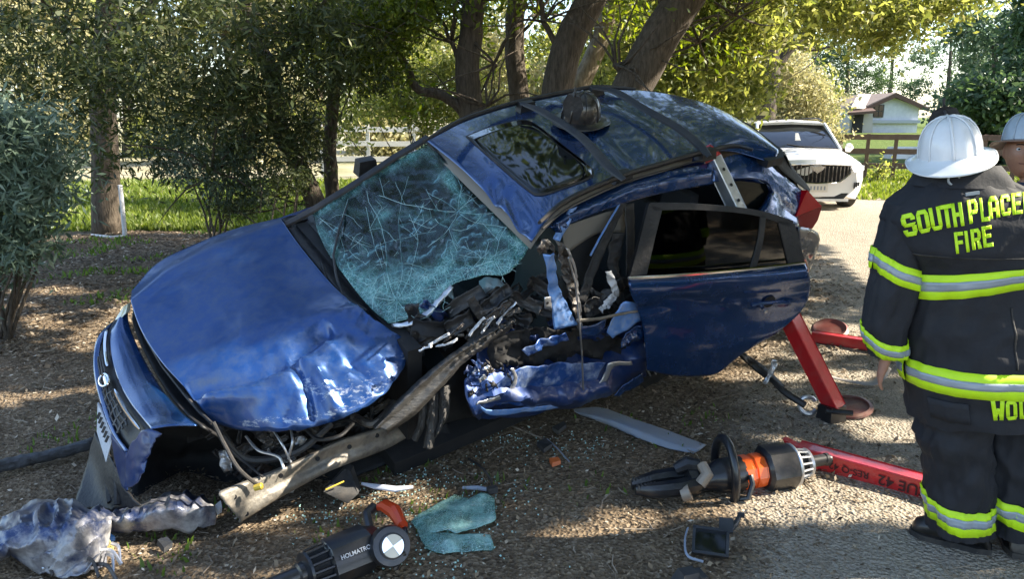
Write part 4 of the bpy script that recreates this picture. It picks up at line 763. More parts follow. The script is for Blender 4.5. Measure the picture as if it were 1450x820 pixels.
# door opening, pillars and seats
for nm, x, y, mt in (('front_seat', .25, .38, 'seatgrey'), ('front_seat', .25, -.38, 'seat'), ('rear_seat', -.75, 0, 'seat')):
    wd = .5 if nm == 'front_seat' else 1.25
    st = thing(nm, '', '', W(x, y, .3)); del st['label'], st['category']; st.parent = car; st.location = W(x, y, .3)-wloc(car)
    for part, pts, th in (('seat_cushion', [(x+.25, .5), (x, .47), (x-.2, .45)], .09), ('seat_back', [(x-.2, .5), (x-.3, .8), (x-.36, 1.1)], .07)):
        mb = MB(); V = []; 
        prof = [(-1, .0), (-.9, .8), (-.5, 1), (0, .85), (.5, 1), (.9, .8), (1, 0), (.9, -.8), (0, -1), (-.9, -.8)]
        m_ = len(prof); P = catmull([Vector((a, 0, b)) for a, b in pts], 8)
        for i, p in enumerate(P):
            t_ = (P[min(i+1, 8)]-P[max(i-1, 0)]).normalized(); nn = Vector((-t_.z, 0, t_.x)) if part == 'seat_cushion' else Vector((t_.z, 0, -t_.x))
            sc = .8+.2*math.sin(PI*min(1, (i+1)/4.5)) if i < 4 else .8+.2*math.sin(PI*min(1, (9-i)/4.5))
            for a, b in prof: q = p+nn*(b*th*sc); V.append(W(q.x, y+a*wd/2*sc, q.z))
        F = [(i*m_+k, i*m_+(k+1) % m_, (i+1)*m_+(k+1) % m_, (i+1)*m_+k) for i in range(8) for k in range(m_)]+[tuple(range(m_)), tuple(8*m_+k for k in range(m_))]
        mb.add(V, F); mk(part, mb, M[mt], st, ang=80)
    for yy in ([y] if wd < 1 else [-.4, .4]): mb = MB(); mb.box(W(x-.4, yy, 1.2), (.09, .26, .16), CR, .85); mk('headrest', mb, M[mt], st)
panel('headliner', M['tan'], [[p-NR*.04 for p in rf[:7]], [p-NR*.04 for p in rn[:7]]], 20, 10, NR)
panel('side_trim', M['tan'], [row(GLP, [(795, 322), (850, 303), (888, 292)], -.06), row(GLP, [(800, 360), (848, 330), (884, 330)], -.1)], 12, 6, NG)
mb = MB(); mb.prism(row(GLP, [(812, 345), (826, 316), (850, 335), (842, 375), (815, 415), (803, 395)], -.12), NG*-.05, 1); mk('seat_shape', mb, M['dark'], car, smooth=False)  # dark slab for the black seat shape inside the opening
panel('dashboard', M['black'], [[W(.95, -.7, 1.0), W(.95, 0, 1.02), W(.85, .6, .95)], [W(.62, -.7, .98), W(.6, 0, 1.0), W(.55, .55, .93)], [W(.6, -.7, .65), W(.58, 0, .66), W(.52, .5, .6)]], 20, 12, NH, lambda x, y, u, v: .01*ns(x/9, y/9), .01)
# ---- torn front pillar and belts
def ribbon(name, a, b, m, pl=SIDEP, off=0, amp=.01, sc=7, parent=car, nu=30, nv=6, th=.005, seed=0, label=None):
    V, F = loft([row(pl, a, off), row(pl, b, off)], nu, nv, lambda x, y, u, v: amp*1.3*rdg(x/(sc*1.5), y/(sc*1.5), seed)+amp*.35*rdg(x/(sc*.6), y/(sc*.6), seed+3), nrm(pl))
    mb = MB(); mb.add(V, F); return mk(name, mb, M[m] if isinstance(m, str) else m, parent, ang=50, solid=th, label=label)
ribbon('front_pillar', [(806, 296), (792, 318), (782, 338)], [(816, 292), (803, 322), (792, 342)], 'blue_light', GLP, 0, .012, 6)
ribbon('front_pillar_skin', [(769, 360), (774, 390), (779, 425), (784, 466)], [(785, 358), (789, 400), (803, 432), (816, 458)], 'blue_light', SIDEP, .02, .02, 14, nv=14)
ribbon('front_pillar_core', [(786, 340), (792, 372), (804, 415), (818, 470)], [(797, 344), (810, 372), (817, 415), (822, 470)], 'grime', SIDEP, .015, .03, 6, nv=12, nu=60)
ribbon('front_pillar_edge', [(800, 350), (812, 380), (818, 430), (822, 470)], [(805, 352), (815, 380), (821, 430), (825, 470)], 'alu', SIDEP, .035, .012, 6)
ribbon('hinge_tab', [(771, 421), (771, 437)], [(780, 420), (781, 437)], 'alu', SIDEP, .03, .002, 6, nu=4)
mb = MB(); mb.lathe([(0, .008), (.004, .008)], frame(X(775, 429, SIDEP, .033), NS), 10); mk('tab_hole', mb, M['dark'], car)
ribbon('pillar_bracket', [(758, 350), (772, 338), (782, 345)], [(764, 362), (778, 352), (786, 362)], 'grime', SIDEP, .01, .02, 5)
ribbon('center_pillar', [(884, 290), (886, 330), (886, 392)], [(897, 287), (898, 330), (895, 394)], 'black', GLP, -.02, .006, 9)
ribbon('door_seal', [(878, 288), (855, 330), (838, 365), (818, 425)], [(887, 288), (865, 335), (848, 375), (828, 432)], 'rub', GLP, -.01, .01, 9)
ptube('door_seal_edge', [(877, 289), (853, 330), (836, 362)], .006, GLP, .0, 'blue_light', car)
ribbon('belt_strap', [(866, 330), (858, 370), (868, 400), (872, 430)], [(882, 330), (876, 370), (880, 400), (884, 430)], 'rub', GLP, -.05, .03, 9, nu=40)
ribbon('belt_strap', [(856, 384), (862, 400), (868, 424)], [(864, 382), (872, 400), (876, 420)], 'fabric_w', SIDEP, -.05, .02, 7)
ribbon('torn_trim', [(846, 436), (856, 424), (866, 412)], [(854, 444), (864, 432), (874, 420)], 'fabric_w', SIDEP, -.05, .03, 5)
for k, (a, b) in enumerate([((822, 432), (850, 420)), ((828, 445), (870, 405)), ((840, 410), (880, 440)), ((866, 400), (890, 395)), ((830, 400), (862, 442)), ((880, 430), (905, 412))]):
    ribbon('torn_trim', [a, ((a[0]+b[0])/2, (a[1]+b[1])/2-6), b], [(a[0]+4, a[1]+14), ((a[0]+b[0])/2+6, (a[1]+b[1])/2+8), (b[0]+3, b[1]+12)], ['black', 'char', 'rub'][k % 3], SIDEP, -.06-.01*k, .03, 8, seed=k)
# ---- crushed front door
def cdd(px, py, u, v): return .05*ns(px/46, py/34, 2)+.035*rdg(px/30, py/24, 4)+.012*rdg(px/14, py/11, 7)+.003*ns(px/7, py/6)-.12*gl(px, py, [(700, 500), (780, 505), (880, 500)], 20)+.05*gl(px, py, [(690, 545), (780, 560), (850, 545)], 12)
fd = thing('front_door', '', '', (0, 0, 0)); del fd['label'], fd['category']; fd.parent = car; fd.location = X(800, 520, SIDEP)-wloc(car)
fds = panel('door_skin', M['blue_dark'], [row(SIDEP, [(668, 520), (700, 488), (760, 474), (810, 478), (860, 462), (917, 441)], -.04), row(SIDEP, [(655, 545), (715, 522), (790, 512), (860, 500), (917, 480)], .0), row(SIDEP, [(662, 575), (720, 560), (790, 548), (860, 530), (916, 505)], .06), row(SIDEP, [(680, 597), (722, 592), (772, 579), (820, 564), (870, 550), (912, 532)], .0)], 90, 50, NS, cdd, .006, parent=fd, ang=22)
ribbon('inner_panel', [(724, 524), (772, 516), (820, 514), (858, 514)], [(678, 570), (757, 573), (800, 566), (830, 555)], M['blue_scr'], SIDEP, .07, .02, 16, nu=50, nv=26, parent=fd)
ribbon('rolled_edge', [(676, 570), (700, 562), (720, 552), (727, 535), (722, 522)], [(674, 573), (702, 567), (725, 556), (732, 536), (727, 521)], 'alu', SIDEP, .09, .006, 6, parent=fd, nv=3)
ribbon('rolled_edge', [(830, 556), (845, 545), (856, 530), (862, 514), (895, 512)], [(832, 560), (849, 549), (861, 534), (868, 519), (896, 517)], 'alu', SIDEP, .09, .006, 6, parent=fd, nv=3)
ribbon('rolled_edge', [(676, 571), (690, 580), (740, 577), (790, 571), (832, 556)], [(678, 577), (694, 588), (742, 584), (792, 577), (835, 561)], 'blue_light', SIDEP, .085, .008, 8, parent=fd, nv=4)
ribbon('creased_skin', [(858, 470), (872, 440), (888, 426), (917, 440)], [(866, 478), (886, 466), (900, 456), (916, 452)], 'blue_light', SIDEP, .06, .02, 12, parent=fd, nv=12)
ribbon('creased_skin', [(820, 462), (838, 460), (858, 452)], [(824, 476), (844, 474), (856, 462)], 'blue', SIDEP, .06, .01, 12, parent=fd)
ribbon('creased_skin', [(880, 480), (892, 466), (914, 456)], [(876, 492), (896, 486), (916, 470)], 'blue', SIDEP, .08, .025, 8, parent=fd, nv=12)
ribbon('creased_skin', [(740, 497), (765, 482), (800, 470)], [(746, 503), (772, 492), (804, 480)], 'blue_scr', SIDEP, .03, .02, 8, parent=fd)
ribbon('creased_skin', [(868, 560), (890, 540), (908, 528)], [(876, 560), (896, 550), (912, 540)], 'blue', SIDEP, .05, .01, 8, parent=fd)
ribbon('side_trim_strip', [(816, 452), (850, 449), (890, 441), (950, 434)], [(816, 456), (850, 453), (890, 444), (950, 436)], 'beam', SIDEP, .075, .004, 14, parent=fd, nv=3, nu=40)
ribbon('door_inside', [(690, 478), (740, 462), (790, 465), (860, 470), (900, 490)], [(690, 520), (740, 515), (800, 512), (860, 512), (905, 508)], 'dark', SIDEP, -.05, .05, 12, parent=fd, nv=16, nu=50)
for k in range(26):
    x = random.uniform(662, 720); y = random.uniform(505, 560); a = random.uniform(0, PI); l = random.uniform(6, 16)
    ribbon('crushed_scrap', [(x, y), (x+l*math.cos(a)*.5+2, y+l*math.sin(a)*.5-3), (x+l*math.cos(a), y+l*math.sin(a))], [(x+3, y+5), (x+l*math.cos(a)*.5+4, y+l*math.sin(a)*.5+3), (x+l*math.cos(a)+1, y+l*math.sin(a)+5)], ['blue_dark', 'dark', 'alu', 'black', 'blue', 'grime'][k % 6], SIDEP, random.uniform(-.02, .08), .02, 4, parent=fd, nu=10, seed=k)
mb = MB(); mb.tube(row(SIDEP, [(805, 365), (815, 400), (820, 450), (824, 500), (826, 555)], .11), .005, 6); mk('wire_rod', mb, M['steel'], car)
ribbon('rocker_panel', [(905, 540), (935, 522), (960, 505)], [(912, 550), (940, 535), (962, 520)], 'dark', SIDEP, -.15, .01, 9)
mb = MB(); mb.tube(row(SIDEP, [(912, 515), (921, 532)], .0), .006, 6); mb.tube(row(SIDEP, [(917, 512), (929, 530)], .0), .005, 6); mk('hinge_pin', mb, M['alu'], car)
panel('sill', M['dark'], [row(SIDEP, [(625, 540), (660, 500), (760, 470), (880, 440), (1000, 420)], -.16), row(SIDEP, [(625, 600), (660, 590), (760, 572), (880, 545), (1030, 500)], -.16)], 20, 8, NS, lambda x, y, u, v: .03*ns(x/20, y/20), .01)
# ---- front side rail, bumper beam, torn liner
bm_ = thing('bumper_beam', '', '', (0, 0, 0)); del bm_['label'], bm_['category']; bm_.parent = car; bm_.location = at(450, 670, 3.3)-wloc(car)
def by(x): return 3.02+.0031*(x-320)
top = [(310, 697), (345, 683), (385, 668), (430, 648), (469, 628), (531, 607), (575, 590)]; bot = [(338, 741), (362, 726), (392, 707), (430, 686), (469, 666), (546, 636), (580, 617)]
V, F = loft([[at(x, y, by(x)+.02) for x, y in top], [at(x, y+4, by(x)-.012) for x, y in top], [at((a[0]+b[0])/2, (a[1]+b[1])/2, by(a[0])+.012) for a, b in zip(top, bot)], [at(x, y-6, by(x)-.02) for x, y in bot], [at(x, y, by(x)) for x, y in bot]], 70, 22,
            lambda x, y, u, v: .004*ns(x/12, y/12)+.012*(1-u)**4*ns(x/5, y/5)-.012*(gl(x, y, [(397, 672), (403, 694)], 4)+gl(x, y, [(449, 652), (456, 676)], 4)+gl(x, y, [(493, 632), (498, 652)], 4)), Vector((0, -1, .3)))
mb = MB(); mb.add(V, F); mk('beam_face', mb, M['beam'], bm_, ang=50, solid=.008)
for x, y in ((332, 704), (349, 728), (398, 674), (450, 650), (495, 633), (534, 617)):
    mb = MB(); c = at(x, y, by(x)-.022); mb.lathe([(0, .012), (.004, .012)], frame(c, (0, -1, .25)), 10); mk('bolt_hole', mb, M['dark'], bm_)
M['railgrey'] = mat('rail_grey', (.1, .096, .09), .55, .5, col2=(.045, .04, .035), scale=9, bump=.25, bscale=40, aniso=(1, 1, 3))
sr2 = [(528, 604), (561, 570), (611, 524), (650, 494), (681, 474), (727, 450)]; sb = [(546, 610), (583, 584), (622, 545), (652, 512), (684, 487), (725, 458)]
def sy(x): return 3.26+.0016*(x-528)
V, F = loft([[at(x, y, sy(x)+.05) for x, y in sr2], [at(x+3, y+4, sy(x)-.02) for x, y in sr2], [at((a[0]+b[0])/2, (a[1]+b[1])/2, sy(a[0])) for a, b in zip(sr2, sb)], [at(x, y, sy(x)-.03) for x, y in sb], [at(x+2, y+5, sy(x)+.04) for x, y in sb]], 90, 24,
            lambda x, y, u, v: .008*ns(x/30, y/30)+.006*rdg(x/14, y/14, 3)+.03*u*u*u*ns(x/4, y/4, 3), Vector((0, -.6, .8)))
mb = MB(); mb.add(V, F); mk('side_rail', mb, M['railgrey'], car, ang=30, solid=.006)
for k, (a, b) in enumerate([([(596, 566), (592, 600), (583, 622)], [(606, 560), (602, 600), (590, 626)]), ([(606, 560), (604, 600), (600, 634)], [(622, 552), (620, 595), (612, 636)]), ([(622, 552), (622, 590), (616, 620)], [(637, 545), (635, 585), (626, 604)])]):
    V, F = loft([[at(x, y, 3.5) for x, y in a], [at((p[0]+q[0])/2, (p[1]+q[1])/2, 3.46) for p, q in zip(a, b)], [at(x, y, 3.51) for x, y in b]], 24, 10, lambda x, y, u, v: .02*ns(x/4, y/14, k)+.01*ns(x/3, y/5), Vector((0, -1, 0)))
    mb = MB(); mb.add(V, F); mk('torn_liner', mb, M['wood'], car, ang=40, solid=.008)
# ---- loose guts under the hood and by the dash
def scrap(name, px, py, Y, ln, wd, m, seed, ang=None, parent=car):
    r_ = random.Random(seed); a = r_.uniform(0, PI) if ang is None else ang; c = at(px, py, Y)
    d = Vector((math.cos(a), r_.uniform(-.4, .4), math.sin(a))).normalized(); s = d.cross(Vector((r_.uniform(-.3, .3), 1, r_.uniform(-.3, .3)))).normalized(); n = d.cross(s)
    bend = r_.uniform(-.4, .4); rows = []
    for j in range(5):
        v = j/4-.5; rows.append([c+d*ln*(i/6-.5)+s*wd*v*(1-.3*r_.random())+n*(bend*ln*((i/6-.5)**2)*2+wd*.5*abs(v)*r_.uniform(.5, 1.4)+.006*r_.gauss(0, 1)) for i in range(7)])
    V, F = loft(rows, 12, 8, lambda x, y, u, v_: .006*ns(x/4, y/4, seed), n); mb = MB(); mb.add(V, F); return mk(name, mb, M[m], parent, ang=35, solid=.003)
R7 = random.Random(31)
for k in range(85):
    u = R7.random(); px = 310+u*270; py = 612+12*math.sin(u*3)-u*75+R7.uniform(-10, 44+18*(1-u)); Y = 3.3+.0024*(px-330)+R7.uniform(-.05, .2)
    scrap('torn_bracket', px, py, Y, R7.uniform(.05, .2), R7.uniform(.02, .07), R7.choice(['grime', 'black', 'dark', 'grime', 'railgrey', 'char', 'black', 'dark', 'steel']), 100+k)
for k in range(52):
    px = R7.uniform(575, 790); py = 484-.22*(px-575)+R7.uniform(-42, 22); Y = 3.55+.0012*(px-575)+R7.uniform(-.08, .25)
    scrap('torn_bracket', px, py, Y, R7.uniform(.07, .24), R7.uniform(.03, .1), R7.choice(['black', 'dark', 'grime', 'char', 'blue_dark', 'black', 'railgrey', 'dark']), 300+k)
for k in range(16):
    px = R7.uniform(600, 730); py = 500-.45*(px-600)+R7.uniform(-22, 3)
    scrap('rail_splinter', px, py, sy(px)-.05, R7.uniform(.04, .12), R7.uniform(.008, .02), R7.choice(['alu', 'grime', 'fabric_w']), 500+k, ang=R7.uniform(.2, 1.0))
def hose(name, pts, r, m, n=7):
    mb = MB(); mb.tube(catmull([at(*p) for p in pts], 8*len(pts)), r, n); return mk(name, mb, M[m], car)
hose('cable', [(302, 598, 3.12), (318, 630, 3.1), (338, 664, 3.05), (368, 690, 3.1)], .009, 'rub')
hose('cable', [(300, 605, 3.3), (330, 640, 3.25), (372, 676, 3.15)], .006, 'rub')
hose('cable', [(380, 600, 3.3), (400, 630, 3.2), (412, 655, 3.2)], .006, 'alu'); hose('cable', [(410, 600, 3.3), (414, 625, 3.2), (408, 650, 3.2)], .006, 'alu')
hose('cable', [(348, 618, 3.3), (366, 638, 3.22), (395, 648, 3.2), (402, 664, 3.18)], .007, 'alu'); hose('cable', [(430, 604, 3.35), (450, 622, 3.3), (480, 618, 3.3), (500, 600, 3.4)], .01, 'black'); hose('hose', [(310, 610, 3.35), (350, 650, 3.4), (420, 640, 3.4), (470, 600, 3.5)], .018, 'char'); hose('hose', [(500, 590, 3.5), (530, 600, 3.4), (560, 570, 3.5)], .02, 'grime')
hose('hose', [(585, 500, 3.95), (620, 478, 3.9), (657, 474, 3.9)], .012, 'alu'); hose('hose', [(600, 470, 4.0), (640, 462, 3.95), (690, 450, 3.95), (730, 456, 4)], .02, 'black')
hose('hose', [(610, 455, 4.1), (650, 440, 4.0), (690, 446, 4)], .03, 'char'); hose('hose', [(716, 458, 3.9), (740, 463, 3.9), (768, 467, 3.9)], .005, 'red')
hose('cable', [(724, 420, 4.1), (745, 432, 4), (765, 444, 4)], .007, 'rub'); hose('cable', [(640, 500, 3.8), (665, 520, 3.8), (660, 560, 3.8), (672, 590, 3.8)], .008, 'rub')
mb = MB(); mb.lathe([(-.02, .008), (-.018, .014), (.015, .016), (.02, .01)], frame(at(366, 690, 3.05), (1, 0, .3)), 10); mk('connector', mb, mat('yellow_plastic', (.6, .42, .05), .5), car, label='small yellow plug')
mb = MB(); c = at(694, 431, 3.92); mb.tube([c+Vector((math.cos(t)*.045, .01*math.sin(t), math.sin(t)*.032)) for t in [2*PI*i/24 for i in range(25)]], .008, 7, False); mk('speaker_ring', mb, M['beam'], car)
ribbon('dash_bracket', [(660, 424), (668, 440), (684, 460)], [(670, 418), (680, 432), (692, 452)], 'char', SIDEP, -.1, .01, 6)
ribbon('dash_bracket', [(684, 460), (705, 448), (726, 430)], [(680, 452), (700, 440), (718, 424)], 'grime', SIDEP, -.08, .01, 6)
V, F = loft([[at(x, y, 4.15) for x, y in [(678, 398), (688, 393), (702, 394), (712, 400)]], [at(x, y, 4.02) for x, y in [(680, 410), (695, 406), (710, 408), (722, 414)]], [at(x, y, 4.08) for x, y in [(686, 422), (700, 424), (714, 428), (728, 424)]]], 26, 20, lambda x, y, u, v: .03*ns(x/9, y/9)+.012*ns(x/4, y/4, 2), Vector((0, -1, .4)))
mb = MB(); mb.add(V, F); mk('airbag', mb, M['fabric_w'], car, ang=70, solid=.004, label='crumpled white airbag cloth')
V, F = loft([[at(x, y, 4.1) for x, y in [(622, 408), (632, 404), (640, 410)]], [at(x, y, 4.05) for x, y in [(620, 424), (634, 420), (644, 426)]]], 12, 10, lambda x, y, u, v: .02*ns(x/4, y/4), Vector((0, -1, .4)))
mb = MB(); mb.add(V, F); mk('fuse_cover', mb, M['fabric_w'], car, ang=70, solid=.004)
# suspension hanging behind the rear door
hose('control_arm', [(1048, 500, 4.75), (1072, 522, 4.72), (1096, 540, 4.6), (1112, 556, 4.5), (1140, 574, 4.4)], .022, 'black'); hose('brake_line', [(1040, 494, 4.8), (1080, 520, 4.62), (1110, 548, 4.5)], .012, 'grime')
scrap('steel_fork', 1093, 522, 4.55, .12, .05, 'alu', 901, 1.4); scrap('steel_fork', 1088, 534, 4.55, .1, .03, 'alu', 902, 1.0); scrap('steel_fork', 1060, 510, 4.65, .14, .04, 'grime', 903, 2.3)
#@@OBJ

# ================================================================ OBJECTS
def lay(pts): return [gz(*p) for p in pts]
def dbg(*a): print('DBG', *a)
# ---- helmets
def helmet(name, c, R, sc, mdome, mbrim, parent=None, lbl=None, cat=None, ridges=8, mshield='black', shield=True):
    root = thing(name, lbl or '', cat or '', c if parent is None else Vector(c)-wloc(parent))
    if parent is not None:
        root.parent = parent; del root['label'], root['category']
    c = Vector(c)
    def H(x, y, z): return c+R@(Vector((x, y, z))*sc)
    mb = MB(); n, m = 64, 14; V = []; F = []
    for j in range(m+1):
        ph = PI/2*j/m
        for i in range(n):
            th = 2*PI*i/n; k = abs(math.cos(th*ridges/2)); rr = 1+.02*(1-k)-.012*k
            V.append(H(.118*math.cos(th)*math.cos(ph)**.75*rr, .142*math.sin(th)*math.cos(ph)**.75*rr, .165*math.sin(ph)**.9))
    for j in range(m):
        for i in range(n): F.append((j*n+i, j*n+(i+1) % n, (j+1)*n+(i+1) % n, (j+1)*n+i))
    mb.add(V, F); mk('dome', mb, mdome, root, ang=180)
    mb = MB(); V = []; F = []; K = 6
    for s, dz in ((1, 0), (1, -.006)):
        for j in range(K+1):
            t = j/K
            for i in range(n):
                th = 2*PI*i/n; ex = .052+.05*max(0, -math.sin(th))**2+.02*max(0, math.sin(th))**2
                V.append(H((.113+ex*t)*math.cos(th), (.137+ex*t*1.05)*math.sin(th), .012-.026*t-.03*t*max(0, -math.sin(th))+.012*t**3+dz))
    for q in (0, 1):
        for j in range(K):
            for i in range(n):
                a = q*(K+1)*n; f = (a+j*n+i, a+(j+1)*n+i, a+(j+1)*n+(i+1) % n, a+j*n+(i+1) % n); F.append(f if q == 0 else f[::-1])
    for i in range(n): F.append((K*n+i, (2*K+1)*n+i, (2*K+1)*n+(i+1) % n, K*n+(i+1) % n))
    mb.add(V, F); br = mk('brim', mb, mbrim, root, ang=60)
    mb = MB(); mb.tube([H((.167+.05*0)*math.cos(t)*1.0-.003*math.cos(t), (.137+(.052+.05*max(0, -math.sin(t))**2+.02*max(0, math.sin(t))**2)*1.05)*math.sin(t), .012-.026-.03*max(0, -math.sin(t))+.011) if False else H((.113+.052+.05*max(0, -math.sin(t))**2+.02*max(0, math.sin(t))**2)*math.cos(t), (.137+(.052+.05*max(0, -math.sin(t))**2+.02*max(0, math.sin(t))**2)*1.05)*math.sin(t), -.005-.03*max(0, -math.sin(t))) for t in [2*PI*i/64 for i in range(65)]], .0045*sc, 6, False)
    mk('brim_edge', mb, mbrim, root, ang=180)
    for k in range(4):
        th = PI*k/4+PI/8*0; P = []
        for j in range(17):
            a = PI*j/16; r_ = math.cos(a); s_ = abs(r_)**.75*(1 if r_ > 0 else -1)
            P.append(H(.1195*math.cos(th)*s_, .1435*math.sin(th)*s_, .168*math.sin(a)**.9+.002))
        mb = MB(); mb.tube(P, (.0055 if k == 2 else .0035)*sc, 6); mk('ridge', mb, mdome, root, ang=180)
    if shield:
        mb = MB(); mb.prism([H(-.05, .13, .04), H(.05, .13, .04), H(.07, .13, .12), H(.045, .125, .18), H(0, .12, .198), H(-.045, .125, .18), H(-.07, .13, .12)], R@Vector((0, .006, 0)), 1); mk('front_shield', mb, M[mshield], root, smooth=False)
        mb = MB(); mb.tube([H(0, .02, .165), H(0, .08, .168), H(0, .14, .178), H(0, .125, .23)], .006*sc, 6); mk('shield_holder', mb, M['char'], root)
    return root
M['helmw'] = mat('helmet_white', (.72, .74, .76), .3, coat=.3, dust=.12, dustcol=(.35, .33, .3), dscale=20); M['helmb'] = mat('helmet_black', (.015, .014, .014), .28, coat=.6, dust=.4, dustcol=(.12, .09, .07), dscale=14)
hR = Matrix(((0, 0, 0), (0, 0, 0), (0, 0, 0)))
hz = NR; hy = (CR@Vector((-.75, -.6, 0))); hy = (hy-hz*hy.dot(hz)).normalized(); hx = hy.cross(hz)
RR = Matrix((hx, hy, hz)).transposed()@Matrix.Rotation(math.radians(165), 3, 'Z')
hp = X(822, 168, ROOFP, .075)
h1 = helmet('fire_helmet', hp, RR, 1.0, M['helmb'], M['helmb'], None, 'black fire helmet resting on the roof of the blue car between the crossbars', 'helmet')
# ---- rescue struts
def sqtube(name, a, b, w_, m, parent, up, wt=1.0):
    Mx = frame(a, b-a, up); L = (b-a).length; mb = MB(); V = []
    for x in (0, L):
        for (y, z) in ((-1, -1), (1, -1), (1, 1), (-1, 1)):
            for (dy, dz) in (((.9, 1), (1, .9)) if (y*z > 0) else ((1, .9), (.9, 1))): V.append(Mx@Vector((x, y*w_/2*dy, z*w_/2*dz)))
    F = [(i, (i+1) % 8, 8+(i+1) % 8, 8+i) for i in range(8)]+[tuple(range(8))[::-1], tuple(range(8, 16))]
    mb.add(V, F); return mk(name, mb, M[m], parent, smooth=False), Mx, L
sb_ = gz(1182, 584, .04); st_ = at(1009, 224, 4.62)
s1 = thing('rescue_strut', 'red and silver rescue strut propping up the rear of the blue car', 'rescue strut', (sb_.x, sb_.y, 0), 'red rescue struts')
mid = sb_.lerp(st_, .5); upv = Vector((.55, -.8, .25))
tb, Mx, L = sqtube('red_tube', sb_+Vector((0, 0, .03)), mid, .1, 'red', s1, upv)
ti, Mi, Li = sqtube('silver_tube', mid.lerp(sb_, .1), st_, .083, 'alu', s1, upv)
for k in range(9):
    for face in ((0, 1), (1, 0)):
        if face == (0, 1) or True:
            x = Li-.09-.105*k
            if x < .1: continue
            y, z = (0, .0425) if face == (0, 1) else (-.0425, 0)
            mb = MB(); mb.lathe([(-.001, .011), (.001, .011)], frame(Mi@Vector((x, y, z)), (Mi.to_3x3()@Vector((0, y, z)))), 12)
            if face == (0, 1): mk('pin_hole', mb, M['dark'], ti)
            else: mk('pin_hole', mb, M['dark'], ti)
mb = MB(); d_ = (st_-mid).normalized(); e1 = Mi.to_3x3()@Vector((0, 1, 0)); e2 = Mi.to_3x3()@Vector((0, 0, 1))
mb.prism([st_-e1*.055-d_*.01, st_+e1*.055-d_*.01, st_+e1*.04+d_*.03, st_+d_*.085, st_-e1*.04+d_*.03], e2*.05, 1); mb.v = [tuple(Vector(p)-e2*.02) for p in mb.v]; mk('strut_tip', mb, M['red'], s1, smooth=False)
mb = MB(); pc = gz(1200, 577, .015); mb.lathe([(0, .155), (.012, .15), (.02, .13), (.008, .12), (.006, .02)], frame(pc, (-.15, -.1, 1)), 32); mk('base_plate', mb, mat('plate_brown', (.13, .045, .035), .5, .3, dust=.7), s1)
mb = MB(); mb.box(sb_+Vector((-.02, 0, .0)), (.13, .12, .1), Matrix.Rotation(.4, 3, 'Z'), .9); mb.tube([sb_+Vector((-.08, -.05, .03)), sb_+Vector((.07, -.09, .03))], .018, 8); mk('hinge_block', mb, M['toolblk'], s1, kind='stuff')
mb = MB(); c = gz(1144, 574, .05); mb.tube([c+Vector((math.cos(t)*.055, .02*math.sin(t), math.sin(t)*.05)) for t in [.5+5.2*i/20 for i in range(21)]], .014, 7); mk('hook_ring', mb, M['alu'], s1)
def strut_text(M_, face, items, m, parent):
    for tx, x, y, sz, op in items:
        mb = MB(); textmb(mb, tx, face@Matrix.Translation((x, y, .0012)), sz); mk('lettering', mb, m, parent, smooth=False)
M['ink'] = mat('stencil_ink', (.05, .008, .008), .7)
a2, b2 = gz(1130, 640, .055), gz(1400, 716, .055)
s2 = thing('rescue_strut', 'red rescue strut lying on the dirt between the hydraulic cutter and the firefighter', 'rescue strut', (a2.x, a2.y, 0), 'red rescue struts')
tb2, M2, L2 = sqtube('red_tube', a2, b2, .105, 'red', s2, (0, 0, 1))
ax_ = (b2-a2).normalized(); fn = Vector((ax_.y, -ax_.x, 0)).normalized()
if fn.y > 0: fn = -fn
mb = MB(); mb.prism([a2+Vector((0, 0, .052)), a2-ax_*.085+Vector((0, 0, .058))-fn*.03, a2-ax_*.02+Vector((0, 0, .0)), a2+Vector((0, 0, -.05))], fn*.05, 1); mk('strut_tip', mb, M['red'], s2, smooth=False)
face = Matrix.Identity(4)
tx_, ty_ = -ax_, Vector((0, 0, -1)); tz_ = tx_.cross(ty_)
face = Matrix(((tx_.x, ty_.x, tz_.x, 0), (tx_.y, ty_.y, tz_.y, 0), (tx_.z, ty_.z, tz_.z, 0), (0, 0, 0, 1))); fo = a2+fn*.0527
face.translation = fo
strut_text(M2, face, [('RESCUE 42', -.6, 0, .075, 1), ('RES-Q 42', -.28, .0, .05, 1)], M['ink'], s2)
mb = MB(); mb.lathe([(0, .016), (.001, .016)], frame(a2+fn*.0535+ax_*.14, fn), 14); mk('round_sticker', mb, mat('sticker_yellow', (.5, .5, .05), .5), s2)
a3, b3 = gz(1150, 476, .05), gz(1290, 497, .05)
s3 = thing('rescue_strut', 'dusty red strut with round foot lying flat beyond the firefighter\'s left hand', 'rescue strut', (a3.x, a3.y, 0), 'red rescue struts')
sqtube('red_tube', a3, b3, .085, 'red', s3, (0, 0, 1)); mb = MB(); mb.lathe([(0, .14), (.012, .15), (.03, .13), (.01, .1), (.01, .02)], frame(gz(1175, 468, .09), (-.2, -.35, 1)), 28); mk('base_plate', mb, mat('plate_red', (.2, .05, .04), .5, .2, dust=.5), s3)
mb = MB(); V, F = loft([[gz(1168, 530, .01), gz(1200, 538, .012), gz(1232, 540, .015), gz(1245, 530, .06), gz(1252, 516, .1)], [gz(1168, 533, .01), gz(1200, 541, .012), gz(1236, 546, .015), gz(1254, 536, .05), gz(1262, 522, .1)]], 24, 3, None, Vector((0, 0, 1))); mb.add(V, F)
tag(mk('ratchet_strap', mb, mat('strap_grey', (.3, .27, .25), .7), smooth=True, solid=.004), 'dusty grey strap trailing on the ground below the firefighter\'s left cuff', 'strap')
